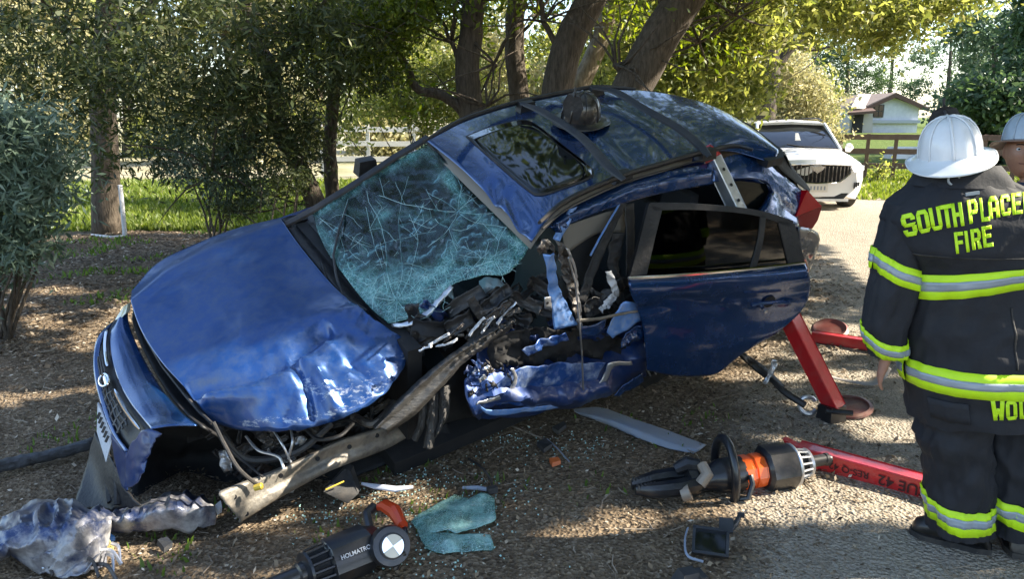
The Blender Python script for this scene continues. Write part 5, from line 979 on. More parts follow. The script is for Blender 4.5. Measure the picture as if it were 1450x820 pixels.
# ---- hydraulic cutter lying by the strut
A, B = gz(897, 694, .06), gz(1176, 650, .12); Ax = B-A; LT = Ax.length; MT = frame(A, Ax, (0, 0, 1)); dbg('tool', LT, A, B)
tl_ = thing('hydraulic_cutter', 'black hydraulic rescue tool with orange collar and closed jaws lying on the dirt', 'rescue tool', (A.x+Ax.x/2, A.y+Ax.y/2, 0))
def tp(u, y, z): return MT@Vector((u*LT, y, z))
def lat(name, prof, m, n=24, parent=None, polyamp=0, kind=None):
    mb = MB(); mb.lathe([(u*LT, r) for u, r in prof], MT, n, True, polyamp); return mk(name, mb, M[m], parent or tl_, ang=30, kind=kind)
lat('body', [(.3, .03), (.32, .055), (.38, .065), (.42, .085), (.47, .09), (.53, .088)], 'toolblk')
lat('orange_collar', [(.52, .085), (.525, .09), (.56, .09), (.565, .082), (.58, .082), (.585, .09), (.625, .09), (.63, .083), (.65, .09), (.665, .088)], 'orange', 10)
lat('motor_block', [(.635, .1), (.65, .118), (.78, .116), (.792, .1)], 'toolblk', 12, polyamp=.03)
lat('silver_band', [(.785, .108), (.79, .112), (.797, .112), (.8, .1)], 'alu')
fanc = lat('fan_core', [(.8, .055), (.86, .05)], 'dark')
for k in range(14):
    th = 2*PI*k/14; mb = MB(); mb.tube([MT@Vector((.797*LT, .082*math.cos(th), .082*math.sin(th))), MT@Vector((.865*LT, .068*math.cos(th), .068*math.sin(th)))], .006, 5); mk('cage_bar', mb, M['alu'], tl_)
lat('cap_ring', [(.862, .05), (.864, .072), (.876, .075), (.882, .05)], 'alu')
lat('coupling', [(.88, .03), (.97, .03), (.972, .034), (.985, .034), (.986, .024), (1.0, .022)], 'toolblk', 14)
mb = MB(); mb.tube([tp(.455, .02, -.09+0)]+[MT@Vector((.452*LT+.012*math.cos(t), .17*math.cos(t)*.8, .02+.175*math.sin(t))) for t in [-1.5+5.6*i/26 for i in range(27)]], .022, 10); mk('ring_handle', mb, M['toolblk'], tl_, ang=180)
mb = MB(); mb.tube([tp(.452, -.1, -.08), tp(.5, -.14, -.06), tp(.53, -.12, .0), tp(.535, -.09, .03)], .014, 8); mk('handle_brace', mb, M['toolblk'], tl_)
for s in (-1, 1):
    V, F = [], []; st = [(.0, .012, .02), (.05, .028, .03), (.12, .035, .035), (.2, .04, .035), (.28, .045, .035), (.34, .03, .03)]
    mb = MB()
    for i, (u, h, d) in enumerate(st):
        c = Vector((u*LT, s*(.022+.03*math.sin(PI*min(1, u/.36)))*1.2, .01))
        V += [MT@(c+Vector((0, a*h, b*d))) for a, b in ((-.6, -1), (.6, -1), (1, -.3), (1, .5), (.5, 1), (-.5, 1), (-1, .4), (-1, -.4))]
    for i in range(len(st)-1):
        for k in range(8): F.append((i*8+k, i*8+(k+1) % 8, i*8+8+(k+1) % 8, i*8+8+k))
    F += [tuple(range(8))[::-1], tuple(40+k for k in range(8))]; mb.add(V, F); jw = mk('jaw', mb, M['toolblk'], tl_, ang=30)
    for k in range(6):
        mb = MB(); mb.box(tp(.012+.016*k, s*.034, .032), (.012, .03, .018), MT.to_3x3(), .6); mk('tooth', mb, M['char'], jw)
lat('hinge_pin', [(.255, .02), (.26, .075), (.3, .075), (.305, .02)], 'toolblk', 14)
mb = MB(); mb.tube([tp(.2, -.085, -.015), tp(.235, -.1, .0)], .04, 12); mk('jaw_link', mb, mat('worn_knuckle', (.28, .23, .18), .5, .3, dust=.5), tl_)
mb = MB(); mb.tube([tp(.29, -.08, .02), tp(.33, -.07, .06), tp(.325, -.02, .09)], [.03, .032, .028], 10); mk('jaw_link', mb, bpy.data.materials['worn_knuckle'], tl_)
mb = MB(); mb.tube([tp(.215, .03, .06), tp(.27, .02, .085), tp(.32, 0, .075)], [.028, .04, .034], 10); mk('jaw_link', mb, M['toolblk'], tl_)
mb = MB(); mb.box(tp(.14, -.075, .012), (.1, .004, .03), MT.to_3x3()); mk('label_plate', mb, M['fabric_w'], tl_)
# ---- second tool, bottom edge
A5, B5 = gz(432, 812, .085), gz(540, 768, .085); Ax5 = B5-A5; L5 = Ax5.length; M5 = frame(A5, Ax5, (0, 0, 1)); dbg('tool2', L5)
t5 = thing('hydraulic_spreader', 'black rescue tool with red grip and silver cap at the bottom edge of the photo', 'rescue tool', (A5.x+Ax5.x/2, A5.y+Ax5.y/2, 0))
def lat5(name, prof, m, n=24, polyamp=0, kind=None):
    mb = MB(); mb.lathe([(u*L5, r) for u, r in prof], M5, n, True, polyamp); return mk(name, mb, M[m], t5, ang=30, kind=kind)
lat5('rear_grip', [(-.6, .035), (-.1, .038), (-.08, .05), (.0, .05)], 'toolblk', 14)
lat5('end_bell', [(-.02, .055), (.0, .082), (.03, .085), (.05, .07)], 'toolblk', 20)
for k in range(16):
    th = 2*PI*k/16; mb = MB(); mb.tube([M5@Vector((.03*L5, .082*math.cos(th), .082*math.sin(th))), M5@Vector((.26*L5, .088*math.cos(th), .088*math.sin(th)))], .006, 5); mk('cage_bar', mb, M['toolblk'], t5)
lat5('inner_core', [(.03, .068), (.26, .07)], 'dark', 16)
lat5('motor_block', [(.25, .08), (.28, .096), (.78, .1), (.84, .085), (.95, .075)], 'toolblk', 12, .035)
v5 = (EYE-(A5+B5)/2).normalized(); ax5 = Ax5.normalized(); up5 = (v5-ax5*v5.dot(ax5)).normalized(); y5 = up5.cross(ax5)
mb = MB(); F5 = Matrix(((ax5.x, y5.x, up5.x, 0), (ax5.y, y5.y, up5.y, 0), (ax5.z, y5.z, up5.z, 0), (0, 0, 0, 1))); F5.translation = A5+ax5*L5*.53+up5*.1035
textmb(mb, 'HOLMATRO', F5, .024); mk('lettering', mb, M['fabric_w'], t5, smooth=False)
hc = gz(553, 774, .13); Mh = frame(hc, v5+Vector((.25, 0, 0)), (0, 0, 1))
mb = MB(); mb.lathe([(-.09, .05), (-.07, .08), (.0, .085), (.02, .078), (.022, .05)], Mh, 28); mk('head_housing', mb, M['toolblk'], t5, ang=30)
mb = MB(); mb.lathe([(.02, .053), (.03, .053), (.034, .048)], Mh, 28); cap = mk('cap', mb, M['char'], t5)
for k in range(4):
    a0 = k*PI/2+.4; mb = MB(); mb.prism([Mh@Vector((.0345, 0, 0))]+[Mh@Vector((.0345, .046*math.cos(a0+.02+t*(PI/2-.04)/6), .046*math.sin(a0+.02+t*(PI/2-.04)/6))) for t in range(7)], Mh.to_3x3()@Vector((.002, 0, 0)), 1); mk('cap_quadrant', mb, M['chrome'] if k % 2 else mat('dull_chrome', (.35, .32, .25), .3, 1), cap, smooth=False)
mb = MB(); c = hc+Vector((0, .05, -.01)); mb.tube([gz(528, 765, .1), gz(522, 742, .13), gz(520, 728, .15), gz(530, 718, .16)], .022, 8); mk('side_arm', mb, M['toolblk'], t5)
mb = MB(); mb.tube([gz(530, 720, .15), gz(545, 717, .17), gz(560, 726, .17), gz(570, 745, .16)], [.012, .03, .034, .024], 10); mk('red_grip', mb, mat('grip_red', (.5, .05, .012), .25, coat=.6), t5)
mb = MB(); mb.tube([gz(571, 735, .15), gz(574, 755, .14), gz(572, 785, .1), gz(560, 806, .04)], .012, 7); mk('grip_guard', mb, M['toolblk'], t5)
# ---- broken pieces on the ground
def crump(name, rows, m, label, cat, amp=.01, sc=9, nu=40, nv=20, thick=.004, seed=0, ang=45, group=None):
    V, F = loft([[gz(*p) for p in r] for r in rows], nu, nv, lambda x, y, u, v: amp*1.2*rdg(x/(sc*1.7), y/(sc*1.4), seed)+amp*.3*rdg(x/(sc*.7), y/(sc*.6), seed+2), Vector((0, -.3, 1)).normalized())
    mb = MB(); mb.add(V, F); return tag(mk(name, mb, m if not isinstance(m, str) else M[m], ang=ang, solid=thick), label, cat, group)
crump('trim_strip', [[(812, 580, .03), (850, 578, .03), (900, 595, .035), (950, 612, .03), (1000, 631, .01)], [(815, 584, .045), (852, 592, .05), (900, 609, .055), (945, 626, .04), (990, 638, .02)], [(822, 588, .02), (856, 600, .02), (900, 619, .02), (940, 634, .015), (982, 643, .005)]], 'trimgrey', 'long grey curved trim strip lying on the leaves below the rear door', 'trim strip', .004, 14)
gsx = [[(643, 700, .03), (664, 706, .02), (682, 698, .05), (700, 705, .02)], [(604, 723, .03), (640, 722, .05), (670, 724, .03), (701, 722, .03)], [(584, 738, .01), (610, 742, .04), (640, 742, .04), (700, 738, .02)], [(592, 752, .01), (612, 754, .03), (634, 752, .03), (644, 756, .03)]]
gsy = [[(590, 752, .01), (612, 754, .03), (642, 757, .03), (694, 758, .02)], [(598, 768, .01), (622, 768, .03), (655, 768, .025), (698, 768, .015)], [(604, 778, .01), (624, 784, .005), (660, 781, .01), (700, 779, .005)]]
g1 = thing('broken_glass', 'torn sheet of crazed green safety glass lying right of the red grip', 'glass', tuple(gz(640, 745, 0)))
for nm, rws in (('glass_sheet', gsx), ('glass_flap', gsy)):
    V, F = loft([[gz(*p) for p in r] for r in rws], 40, 30, lambda x, y, u, v: .008*ns(x/24, y/16)+.0025*ns(x/4, y/3), Vector((0, 0, 1))); mb = MB(); mb.add(V, F)
    o = mk(nm, mb, crazed(nm+'_mat', 190, (.3, .66, .6), (.8, .97, .94), cover=.9), g1, solid=.004); setattr_px(o, 'craze', lambda x, y: .95)
def fendmat():
    m = mat('torn_fender_paint', (.035, .055, .13), .35, .6, col2=(.2, .2, .22), scale=7, contrast=.8, dust=.9, dscale=8, dustcol=(.46, .45, .44), coat=.2); return m
FM = fendmat()
crump('torn_fender', [[(-30, 760, .06), (5, 738, .08), (40, 717, .12), (80, 709, .14), (120, 715, .14), (160, 724, .1)], [(-30, 775, .12), (10, 757, .16), (50, 742, .2), (90, 738, .2), (125, 742, .18), (160, 745, .12)], [(-30, 795, .1), (20, 780, .14), (62, 772, .15), (100, 775, .14), (130, 778, .1), (158, 762, .06)], [(-30, 800, .02), (10, 792, .05), (45, 806, .04), (85, 822, .02), (120, 820, .02), (150, 800, .01)]], FM, 'crumpled torn fender scraped to grey metal in the bottom left corner', 'fender', .045, 16, 90, 60, .003, ang=18)
crump('torn_fender_strip', [[(150, 722, .04), (195, 714, .06), (240, 701, .1), (275, 698, .1), (300, 712, .05)], [(148, 738, .08), (200, 732, .11), (245, 722, .15), (280, 720, .13), (306, 728, .06)], [(150, 756, .02), (205, 756, .02), (250, 752, .03), (285, 750, .02), (304, 746, .01)]], FM, 'long blue dented fender strip lying in front of the nose of the car', 'fender strip', .03, 13, 80, 30, .004, 5, ang=28)
def debris(name, label, cat, pts, m, h=.02, group=None):
    mb = MB(); mb.prism([gz(*p) for p in pts], (0, .01, h), 1); return tag(mk(name, mb, M[m] if isinstance(m, str) else m, smooth=False), label, cat, group)
# metal lattice next to the torn fender
fr_ = thing('twisted_bracket', 'twisted bright metal bracket right of the torn fender at the bottom left', 'bracket', tuple(gz(150, 800, 0)))
for k, (a, b) in enumerate([((112, 790), (140, 818)), ((120, 812), (150, 780)), ((135, 780), (172, 800)), ((128, 800), (165, 822)), ((150, 785), (160, 812)), ((158, 770), (170, 800)), ((40, 780), (75, 815)), ((110, 800), (60, 805))]):
    mb = MB(); p, q = gz(a[0], a[1], .06), gz(b[0], b[1], .05); mdp = p.lerp(q, .5)+Vector((.01, .01, .025)); mb.tube(catmull([p, mdp, q], 8), .008, 6, flat=.45); mk('metal_strip', mb, M['alu' if k % 3 else 'grime'], fr_)
mb = MB(); mb.box(gz(142, 772, .03), (.1, .08, .05), Matrix.Rotation(.5, 3, 'Z'), .7); mk('yellow_foam', mb, mat('foam_yellow', (.4, .34, .12), .9, bump=.8, bscale=90), fr_)
mb = MB(); mb.box(gz(150, 765, .04), (.06, .04, .02), Matrix.Rotation(.9, 3, 'Z')); mk('metal_corner', mb, M['blue'], fr_)
# black bracket with screen-like panel
bk = thing('plastic_bracket', 'small black plastic housing with silver rim and raised arm near the bottom edge', 'plastic part', tuple(gz(1010, 775, 0)))
Rb = Matrix.Rotation(-.25, 3, 'Z')@Matrix.Rotation(-.75, 3, 'X')
c = gz(1006, 768, .065); mb = MB()
for (dx, dz, sx, sz) in ((0, .052, .15, .012), (0, -.052, .15, .012), (-.07, 0, .012, .11), (.07, 0, .012, .11)): mb.box(c+Rb@Vector((dx, 0, dz)), (sx, .05, sz), Rb)
mk('housing_frame', mb, M['toolblk'], bk, smooth=False, kind='stuff'); mb = MB(); mb.box(c+Rb@Vector((0, .012, 0)), (.135, .01, .1), Rb); mk('recessed_panel', mb, M['glassdark'], bk, smooth=False)
mb = MB(); mb.tube(catmull([gz(974, 748, .05), gz(970, 765, .04), gz(974, 788, .02), gz(996, 796, .01)], 12), .006, 7, flat=.5); mk('silver_rim', mb, M['trimgrey'], bk)
mb = MB(); mb.box(gz(1028, 745, .1), (.06, .04, .06), Rb); mk('arm_block', mb, M['toolblk'], bk, smooth=False)
mb = MB(); mb.tube([gz(1032, 752, .08), gz(1042, 742, .1), gz(1047, 732, .12)], [.016, .012, .01], 8); mb.box(gz(1049, 730, .125), (.03, .02, .018), Rb); mk('arm', mb, M['toolblk'], bk, kind='stuff')
mb = MB(); c = gz(974, 818, .03); mb.box(c, (.11, .09, .06), Matrix.Rotation(.3, 3, 'Z'), .6); mb.box(c+Vector((.05, 0, -.005)), (.03, .07, .05), Matrix.Rotation(.3, 3, 'Z')); tag(mk('dark_housing', mb, M['char'], smooth=False), 'dark plastic cap half cut off by the bottom edge of the photo', 'plastic part')
mb = MB(); mb.prism([gz(458, 697, .03), gz(488, 664, .07), gz(496, 668, .07), (gz(507, 700, .0)), gz(492, 714, .0)], (0, .07, 0), 1); wd_ = mk('plastic_wedge', mb, M['char'], smooth=False); tag(wd_, 'black plastic wedge under the bent bumper beam', 'plastic part')
mb = MB(); mb.tube([gz(461, 694, .055), gz(487, 682, .07)], .004, 6); mk('yellow_rod', mb, bpy.data.materials['yellow_plastic'], wd_)
mb = MB(); mb.tube([gz(512, 685, .015), gz(530, 689, .015), gz(560, 693, .015), gz(585, 690, .015)], [.006, .014, .016, .008], 8, flat=.5); tag(mk('plastic_tube', mb, mat('cloudy_plastic', (.5, .52, .58), .3, spec=.8)), 'clear plastic tube lying on the leaves left of the broken glass', 'plastic part')
mb = MB(); mb.tube(catmull([gz(664, 650, .01), gz(684, 664, .04), (gz(694, 678, .02)), gz(698, 690, .02)], 14), .007, 6); bw = mk('black_cable', mb, M['rub']); tag(bw, 'short black cable curling on the leaves above the broken glass', 'cable')
mb = MB(); mb.box(gz(697, 694, .02), (.05, .03, .03), Matrix.Rotation(.4, 3, 'Z')); mk('cable_clip', mb, M['char'], bw)
mb = MB(); mb.tube([gz(655, 691, .012), gz(676, 691, .015), gz(692, 694, .015)], [.008, .012, .01], 6, flat=.6); tag(mk('plastic_clip', mb, M['trimgrey']), 'grey plastic clip just above the broken glass', 'plastic part')
debris('plastic_shard', 'dark plastic shard on the leaves under the crushed front door', 'plastic part', [(760, 632, .01), (772, 626, .02), (782, 634, .01), (770, 642, .01)], 'char')
debris('plastic_shard', 'small black shard nearest to the left end of the grey trim strip', 'plastic part', [(782, 610, .01), (798, 602, .02), (802, 606, .02), (790, 616, .01)], 'char')
debris('orange_shard', 'tiny orange shard on the leaves left of the grey trim strip', 'plastic part', [(778, 655, .01), (790, 653, .015), (794, 658, .01), (782, 662, .005)], mat('shard_orange', (.5, .12, .03), .5))
debris('white_chip', 'small white chip at the left end of the bumper beam', 'plastic part', [(304, 722, .02), (312, 716, .04), (314, 726, .01), (308, 730, .01)], 'fabric_w')
debris('black_rubber_scrap', 'small black scrap in the weeds right of the torn fender', 'plastic part', [(222, 772, .01), (236, 768, .02), (244, 776, .01), (232, 784, .005)], 'char')
mb = MB(); mb.tube([gz(712, 598, .01), gz(745, 612, .015), gz(770, 622, .01)], .006, 6); tag(mk('bent_rod', mb, M['bark_l']), 'thin stick under the crushed front door', 'stick')
mb = MB(); mb.tube([gz(775, 622, .01), gz(790, 636, .015), gz(806, 654, .01)], .004, 6); tag(mk('thin_stick', mb, M['trimgrey']), 'thin grey stick pointing down right of the dark plastic shard', 'stick')
# edging strip and dug rut on the left
V, F = loft([[gz(-40, 664, .02), gz(10, 650, .03), gz(60, 640, .03), gz(100, 630, .03), gz(133, 620, .05)], [gz(-40, 668, .045), gz(10, 654, .05), gz(60, 643, .05), gz(100, 633, .05), gz(133, 623, .06)], [gz(-40, 680, .0), gz(10, 667, .0), gz(60, 655, .0), gz(100, 645, .0), gz(133, 635, .0)]], 60, 8, lambda x, y, u, v: .008*ns(x/7, y/7), Vector((0, -.5, .8)))
mb = MB(); mb.add(V, F); tag(mk('edging_strip', mb, mat('dusty_rubber', (.07, .075, .085), .8, col2=(.02, .02, .02), scale=14, bump=.4), solid=.012), 'black torn plastic strip lying on the ground left of the nose of the car', 'edging')
# white pipe and marker by the far trunk
mb = MB(); b_ = gz(177, 334); mb.tube([b_, at(173, 290, b_.y), at(170, 262, b_.y)], .035, 8); wp_ = mk('white_pipe', mb, M['fabric_w']); tag(wp_, 'thin white pipe standing against the trunk on the left', 'pipe')
mb = MB(); mb.tube([gz(130, 333, .02), gz(158, 336, .02), gz(180, 334, .02)], .025, 6); tag(mk('white_pipe', mb, M['fabric_w']), 'white pipe lying on the ground at the foot of the left trunk', 'pipe')
# ---- fences
def fence(name, label, a, b, n, zs, rh, ph, m, seg=1, pw=.11):
    a = Vector(a); b = Vector(b); t = thing(name, label, 'fence', (a.x, a.y, terr(a.x, a.y))); d = (b-a)/n
    R = Matrix.Rotation(math.atan2(d.y, d.x), 3, 'Z')
    mb = MB(); p0 = a; z0 = terr(a.x, a.y); mb.box((a.x, a.y, z0+ph/2-.1), (pw, pw, ph+.2), R, .96); pr = mk('post', mb, m, t, smooth=False)
    for i in range(1, n+1):
        c = a+d*i; o = pr.copy(); C.objects.link(o); o.location = Vector((d.x*i, d.y*i, terr(c.x, c.y)-z0)); o.parent = t
    first = {}
    for i in range(n):
        c = a+d*(i+.5)
        for j, z in enumerate(zs):
            if j not in first:
                mb = MB(); mb.box((c.x, c.y-pw*.5-.02, terr(c.x, c.y)+z), (d.length*1.0-.01, .035, rh), R); first[j] = (mk('rail', mb, m, t, smooth=False), c.copy(), terr(c.x, c.y))
            else:
                r0, c0, zz = first[j]; o = r0.copy(); C.objects.link(o); o.parent = t; o.location = Vector((c.x-c0.x, c.y-c0.y, terr(c.x, c.y)-zz)); o.rotation_euler = (0, 0, 0)
    return t
fa, fb = at(1150, 240, 23.5), at(2100, 240, 17.2)
fence('wooden_fence', 'brown three rail wooden fence along the lawn on the right', (fa.x, fa.y, 0), (fb.x, fb.y, 0), 19, (.42, .85, 1.27), .16, 1.36, mat('fence_brown', (.14, .085, .06), .85, col2=(.2, .13, .095), scale=5, bump=.4))
fa, fb = at(455, 200, 22.5), at(650, 200, 23)
fence('white_fence', 'white rail fence seen through the leaves behind the windshield', (fa.x, fa.y, 0), (fb.x, fb.y, 0), 3, (.55, 1.0, 1.42), .15, 1.6, mat('fence_white', (.6, .57, .52), .8, bump=.3))
# ---- house
def house():
    Y = 62; s = Y/1050*1.0
    def H(px, py, dy=0): return at(px, py, Y+dy)
    t = thing('house', 'pale house with a gabled brown roof seen above the fence on the right', 'house', (H(1262, 190).x, Y, terr(30, 50)))
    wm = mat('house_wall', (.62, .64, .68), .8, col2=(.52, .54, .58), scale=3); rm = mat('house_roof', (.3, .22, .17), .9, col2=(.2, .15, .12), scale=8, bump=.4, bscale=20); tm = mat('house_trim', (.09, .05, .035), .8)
    mb = MB(); zb = H(1262, 205).z
    ap = H(1264, 137); el = H(1226, 152); er = H(1302, 152); bl = Vector((el.x, Y, zb)); br = Vector((er.x, Y, zb)); mb.prism([bl, br, er, ap, el], (0, 8, 0), 1); wl = mk('wall', mb, wm, t, smooth=False)
    for sx in (-1, 1):
        e = H(1264+sx*46, 155.5); mb = MB(); mb.prism([ap+Vector((0, -.5, .12)), e+Vector((0, -.5, 0)), e+Vector((0, 8.4, 0)), ap+Vector((0, 8.4, .12))], (0, 0, .22), 1); mk('roof', mb, rm, t, smooth=False)
        mb = MB(); mb.prism([ap+Vector((0, -.56, -.05)), e+Vector((0, -.56, -.16)), e+Vector((0, -.56, .1)), ap+Vector((0, -.56, .3))], (0, .05, 0), 1); mk('gable_trim', mb, tm, t, smooth=False)
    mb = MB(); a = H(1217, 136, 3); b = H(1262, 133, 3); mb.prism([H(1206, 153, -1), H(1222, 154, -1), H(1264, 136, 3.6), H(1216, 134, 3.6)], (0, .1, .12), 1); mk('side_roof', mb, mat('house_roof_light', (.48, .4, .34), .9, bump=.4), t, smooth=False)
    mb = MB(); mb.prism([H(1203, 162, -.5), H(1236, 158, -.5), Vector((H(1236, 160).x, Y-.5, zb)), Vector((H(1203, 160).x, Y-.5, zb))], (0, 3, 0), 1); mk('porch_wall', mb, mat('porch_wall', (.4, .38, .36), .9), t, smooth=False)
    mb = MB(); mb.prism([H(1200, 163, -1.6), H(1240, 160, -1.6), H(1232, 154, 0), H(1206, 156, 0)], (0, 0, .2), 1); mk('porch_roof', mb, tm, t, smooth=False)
    mb = MB(); mb.box(H(1214, 176, -.6), (.85, .1, 1.6)); mk('door', mb, M['dark'], t, smooth=False)
    mb = MB(); mb.box(H(1244, 157, -.03), (.82, .12, 1.0)); wn = mk('window', mb, M['char'], t, smooth=False)
    for dx in (-.19, .19):
        for dz in (-.24, .24):
            mb = MB(); mb.box(H(1244, 157, -.1)+Vector((dx, 0, dz)), (.32, .03, .42)); mk('pane', mb, M['glassdark'], wn, smooth=False)
    mb = MB(); mb.box(H(1262, 172, -.15), (4.6, .3, .25)); mk('ledge', mb, mat('ledge_blue', (.35, .38, .42), .8), t, smooth=False)
house()
# far white parked things beyond the fence
mb = MB(); c = at(1290, 216, 30); mb.box(c, (1.9, .7, .45), None, .85); tag(mk('stone_bench', mb, M['fabric_w'], smooth=False), 'low pale block beyond the brown fence left of the white helmet', 'bench')
# ---- white vehicle
def suv():
    Yc = 15.0; front = at(1154, 262, Yc); yaw = math.radians(-90-6); fwd = Vector((math.cos(yaw), math.sin(yaw), 0)); lft = Vector((-fwd.y, fwd.x, 0)); z0 = at(1190, 301, Yc).z
    SV = 1.1; o0 = Vector((front.x, front.y, z0))-fwd*2.32*SV
    t = thing('parked_suv', 'white luxury vehicle facing the camera behind the tail of the blue car', 'car', o0)
    def V3(x, y, z): return o0+fwd*x*SV+lft*y*SV+Vector((0, 0, z*SV*.99))
    def sect(stations, name, m, close=True, ang=40, parent=t):
        V = []; F = []; n = len(stations[0][1])
        for x, half in stations:
            pts = [(y, z) for y, z in half]+[(-y, z) for y, z in half[::-1]]; V += [V3(x-.22*(abs(y)/.92)**2.5*(1 if x > 1.8 else 0), y, z) for y, z in pts]
        k = 2*n
        for i in range(len(stations)-1):
            for j in range(k): F.append((i*k+j, i*k+(j+1) % k, (i+1)*k+(j+1) % k, (i+1)*k+j))
        F += [tuple(range(k)), tuple((len(stations)-1)*k+j for j in range(k))[::-1]]
        mb = MB(); mb.add(V, F); return mk(name, mb, m, parent, ang=ang)
    body = [(2.33, [(0, .3), (.6, .3), (.74, .42), (.78, .55), (.74, .78), (.55, .84), (0, .86)]), (2.27, [(0, .24), (.8, .24), (.88, .4), (.92, .6), (.9, .84), (.66, .95), (0, .98)]), (2.0, [(0, .24), (.84, .24), (.92, .4), (.95, .62), (.93, .9), (.7, 1.03), (0, 1.06)]),
            (1.2, [(0, .24), (.84, .24), (.93, .4), (.95, .65), (.94, .98), (.74, 1.1), (0, 1.13)]), (.95, [(0, .24), (.84, .24), (.93, .4), (.95, .65), (.94, 1.0), (.76, 1.12), (0, 1.14)]), (-2.0, [(0, .24), (.84, .24), (.93, .4), (.95, .65), (.94, 1.02), (.8, 1.12), (0, 1.14)]), (-2.3, [(0, .35), (.7, .35), (.85, .5), (.88, .65), (.85, 1.0), (.75, 1.08), (0, 1.1)])]
    sect(body, 'body', M['white'])
    gh = [(.98, [(0, 1.08), (.78, 1.08), (.79, 1.1), (.76, 1.13), (0, 1.14)]), (.2, [(0, 1.08), (.8, 1.08), (.75, 1.3), (.64, 1.6), (0, 1.64)]), (-1.6, [(0, 1.08), (.8, 1.08), (.74, 1.3), (.62, 1.6), (0, 1.64)]), (-2.2, [(0, 1.08), (.74, 1.08), (.7, 1.1), (.6, 1.16), (0, 1.18)])]
    sect(gh, 'greenhouse', M['glassdark'])
    rf_ = [(.3, [(0, 1.59), (.62, 1.57), (.66, 1.585), (.6, 1.615), (0, 1.645)]), (.1, [(0, 1.6), (.64, 1.58), (.68, 1.61), (.6, 1.65), (0, 1.69)]), (-1.7, [(0, 1.6), (.62, 1.58), (.66, 1.61), (.58, 1.65), (0, 1.68)]), (-1.95, [(0, 1.56), (.55, 1.54), (.6, 1.56), (.5, 1.58), (0, 1.6)])]
    sect(rf_, 'roof', M['white'])
    mb = MB(); mb.prism([V3(.0, .45, 1.69), V3(.0, -.45, 1.69), V3(-1.3, -.45, 1.695), V3(-1.3, .45, 1.695)], (0, 0, .012), 1); mk('sunroof_glass', mb, M['glassdark'], t, smooth=False)
    for s in (-1, 1):
        mb = MB(); mb.tube([V3(1.02, s*.8, 1.1), V3(.25, s*.67, 1.6)], .035, 6); mk('windshield_pillar', mb, M['white'], t)
        mb = MB(); mb.tube([V3(.1, s*.66, 1.66), V3(-.2, s*.67, 1.71), V3(-1.4, s*.66, 1.7), V3(-1.7, s*.64, 1.64)], .018, 6); mk('roof_rail', mb, M['char'], t)
        mb = MB(); mb.lathe([(-.07, .03), (-.05, .09), (.03, .1), (.09, .03)], frame(V3(.72, s*1.05, 1.13), lft*s), 12); mk('mirror', mb, M['white'], t)
        mb = MB(); mb.prism([V3(2.3, s*.62, .84), V3(2.08, s*.9, .86), V3(2.1, s*.9, .78), V3(2.32, s*.66, .76)], fwd*.03, 1); mk('headlight', mb, M['alu'], t, smooth=False)
        for k in range(3):
            mb = MB(); mb.box(V3(2.24, s*(.72+.035*k), .5+.015*k), (.05, .02, .12-.02*k), Matrix.Rotation(yaw, 3, 'Z')); mk('lamp_fin', mb, M['char'], t, smooth=False)
        for x in (1.45, -1.45):
            wh = thing('wheel', '', '', V3(x, s*.84, .36)); del wh['label'], wh['category']; wh.parent = t; wh.location = V3(x, s*.84, .36)-wloc(t)
            Mw = frame(V3(x, s*.84, .36), lft*s); mb = MB(); mb.lathe([(-.12, .25), (-.13, .34), (-.1, .365), (.1, .365), (.13, .34), (.12, .25)], Mw, 28, False); mk('tyre', mb, M['rub'], wh)
            mb = MB(); mb.lathe([(.0, .26), (.1, .25), (.11, .2), (.09, .05), (.1, .02)], Mw, 12, True); mk('rim', mb, M['alu'], wh)
    def FP(x, y, z): return V3(x-.22*(abs(y)/.92)**2.5, y, z)
    mb = MB(); mb.prism([FP(2.345, y, z) for y, z in [(-.62, .86), (-.3, .88), (.3, .88), (.62, .86), (.6, .72), (.42, .58), (.25, .55), (-.25, .55), (-.42, .58), (-.6, .72)]], fwd*.01, 1); gr_ = mk('grille', mb, M['dark'], t, smooth=False)
    for k in range(17):
        y = -.56+.07*k; zb = .57 if abs(y) < .4 else .57+(abs(y)-.4)*.9; mb = MB(); mb.tube([FP(2.362, y, zb), FP(2.362, y, .855)], .013, 5); mk('grille_bar', mb, M['grime'], gr_)
    mb = MB(); pts = [FP(2.365, y, z) for y, z in [(-.63, .87), (0, .895), (.63, .87), (.61, .71), (.43, .57), (0, .54), (-.43, .57), (-.61, .71), (-.63, .87)]]; mb.tube(pts, .014, 6, False); mk('grille_surround', mb, M['chrome'], gr_)
    mb = MB(); mb.prism([FP(2.385, y, z) for y, z in [(-.13, .86), (.13, .86), (.1, .8), (.0, .73), (-.1, .8)]], fwd*.02, 1); em = mk('emblem', mb, M['chrome'], gr_, smooth=False, label='silver shield shaped crest')
    mb = MB(); mb.prism([FP(2.407, y, z) for y, z in [(-.07, .84), (.07, .84), (.05, .8), (.0, .765), (-.05, .8)]], fwd*.004, 1); mk('crest_field', mb, mat('crest_gold', (.45, .4, .34), .35, .6), em, smooth=False)
    mb = MB(); mb.box(V3(2.36, -.02, .46), (.02, .52, .16), Matrix.Rotation(yaw, 3, 'Z')); pl = mk('license_plate', mb, mat('pale_plate', (.66, .62, .55), .5), t, smooth=False)
    for k in range(7):
        mb = MB(); mb.box(V3(2.372, -.2+.06*k, .46), (.004, .03, .075), Matrix.Rotation(yaw, 3, 'Z')); mk('plate_character', mb, M['trimgrey'], pl, smooth=False)
    mb = MB(); mb.prism([FP(2.34, y, z) for y, z in [(-.62, .36), (.62, .36), (.52, .24), (-.52, .24)]], fwd*.012, 1); mk('air_intake', mb, M['black'], t, smooth=False)
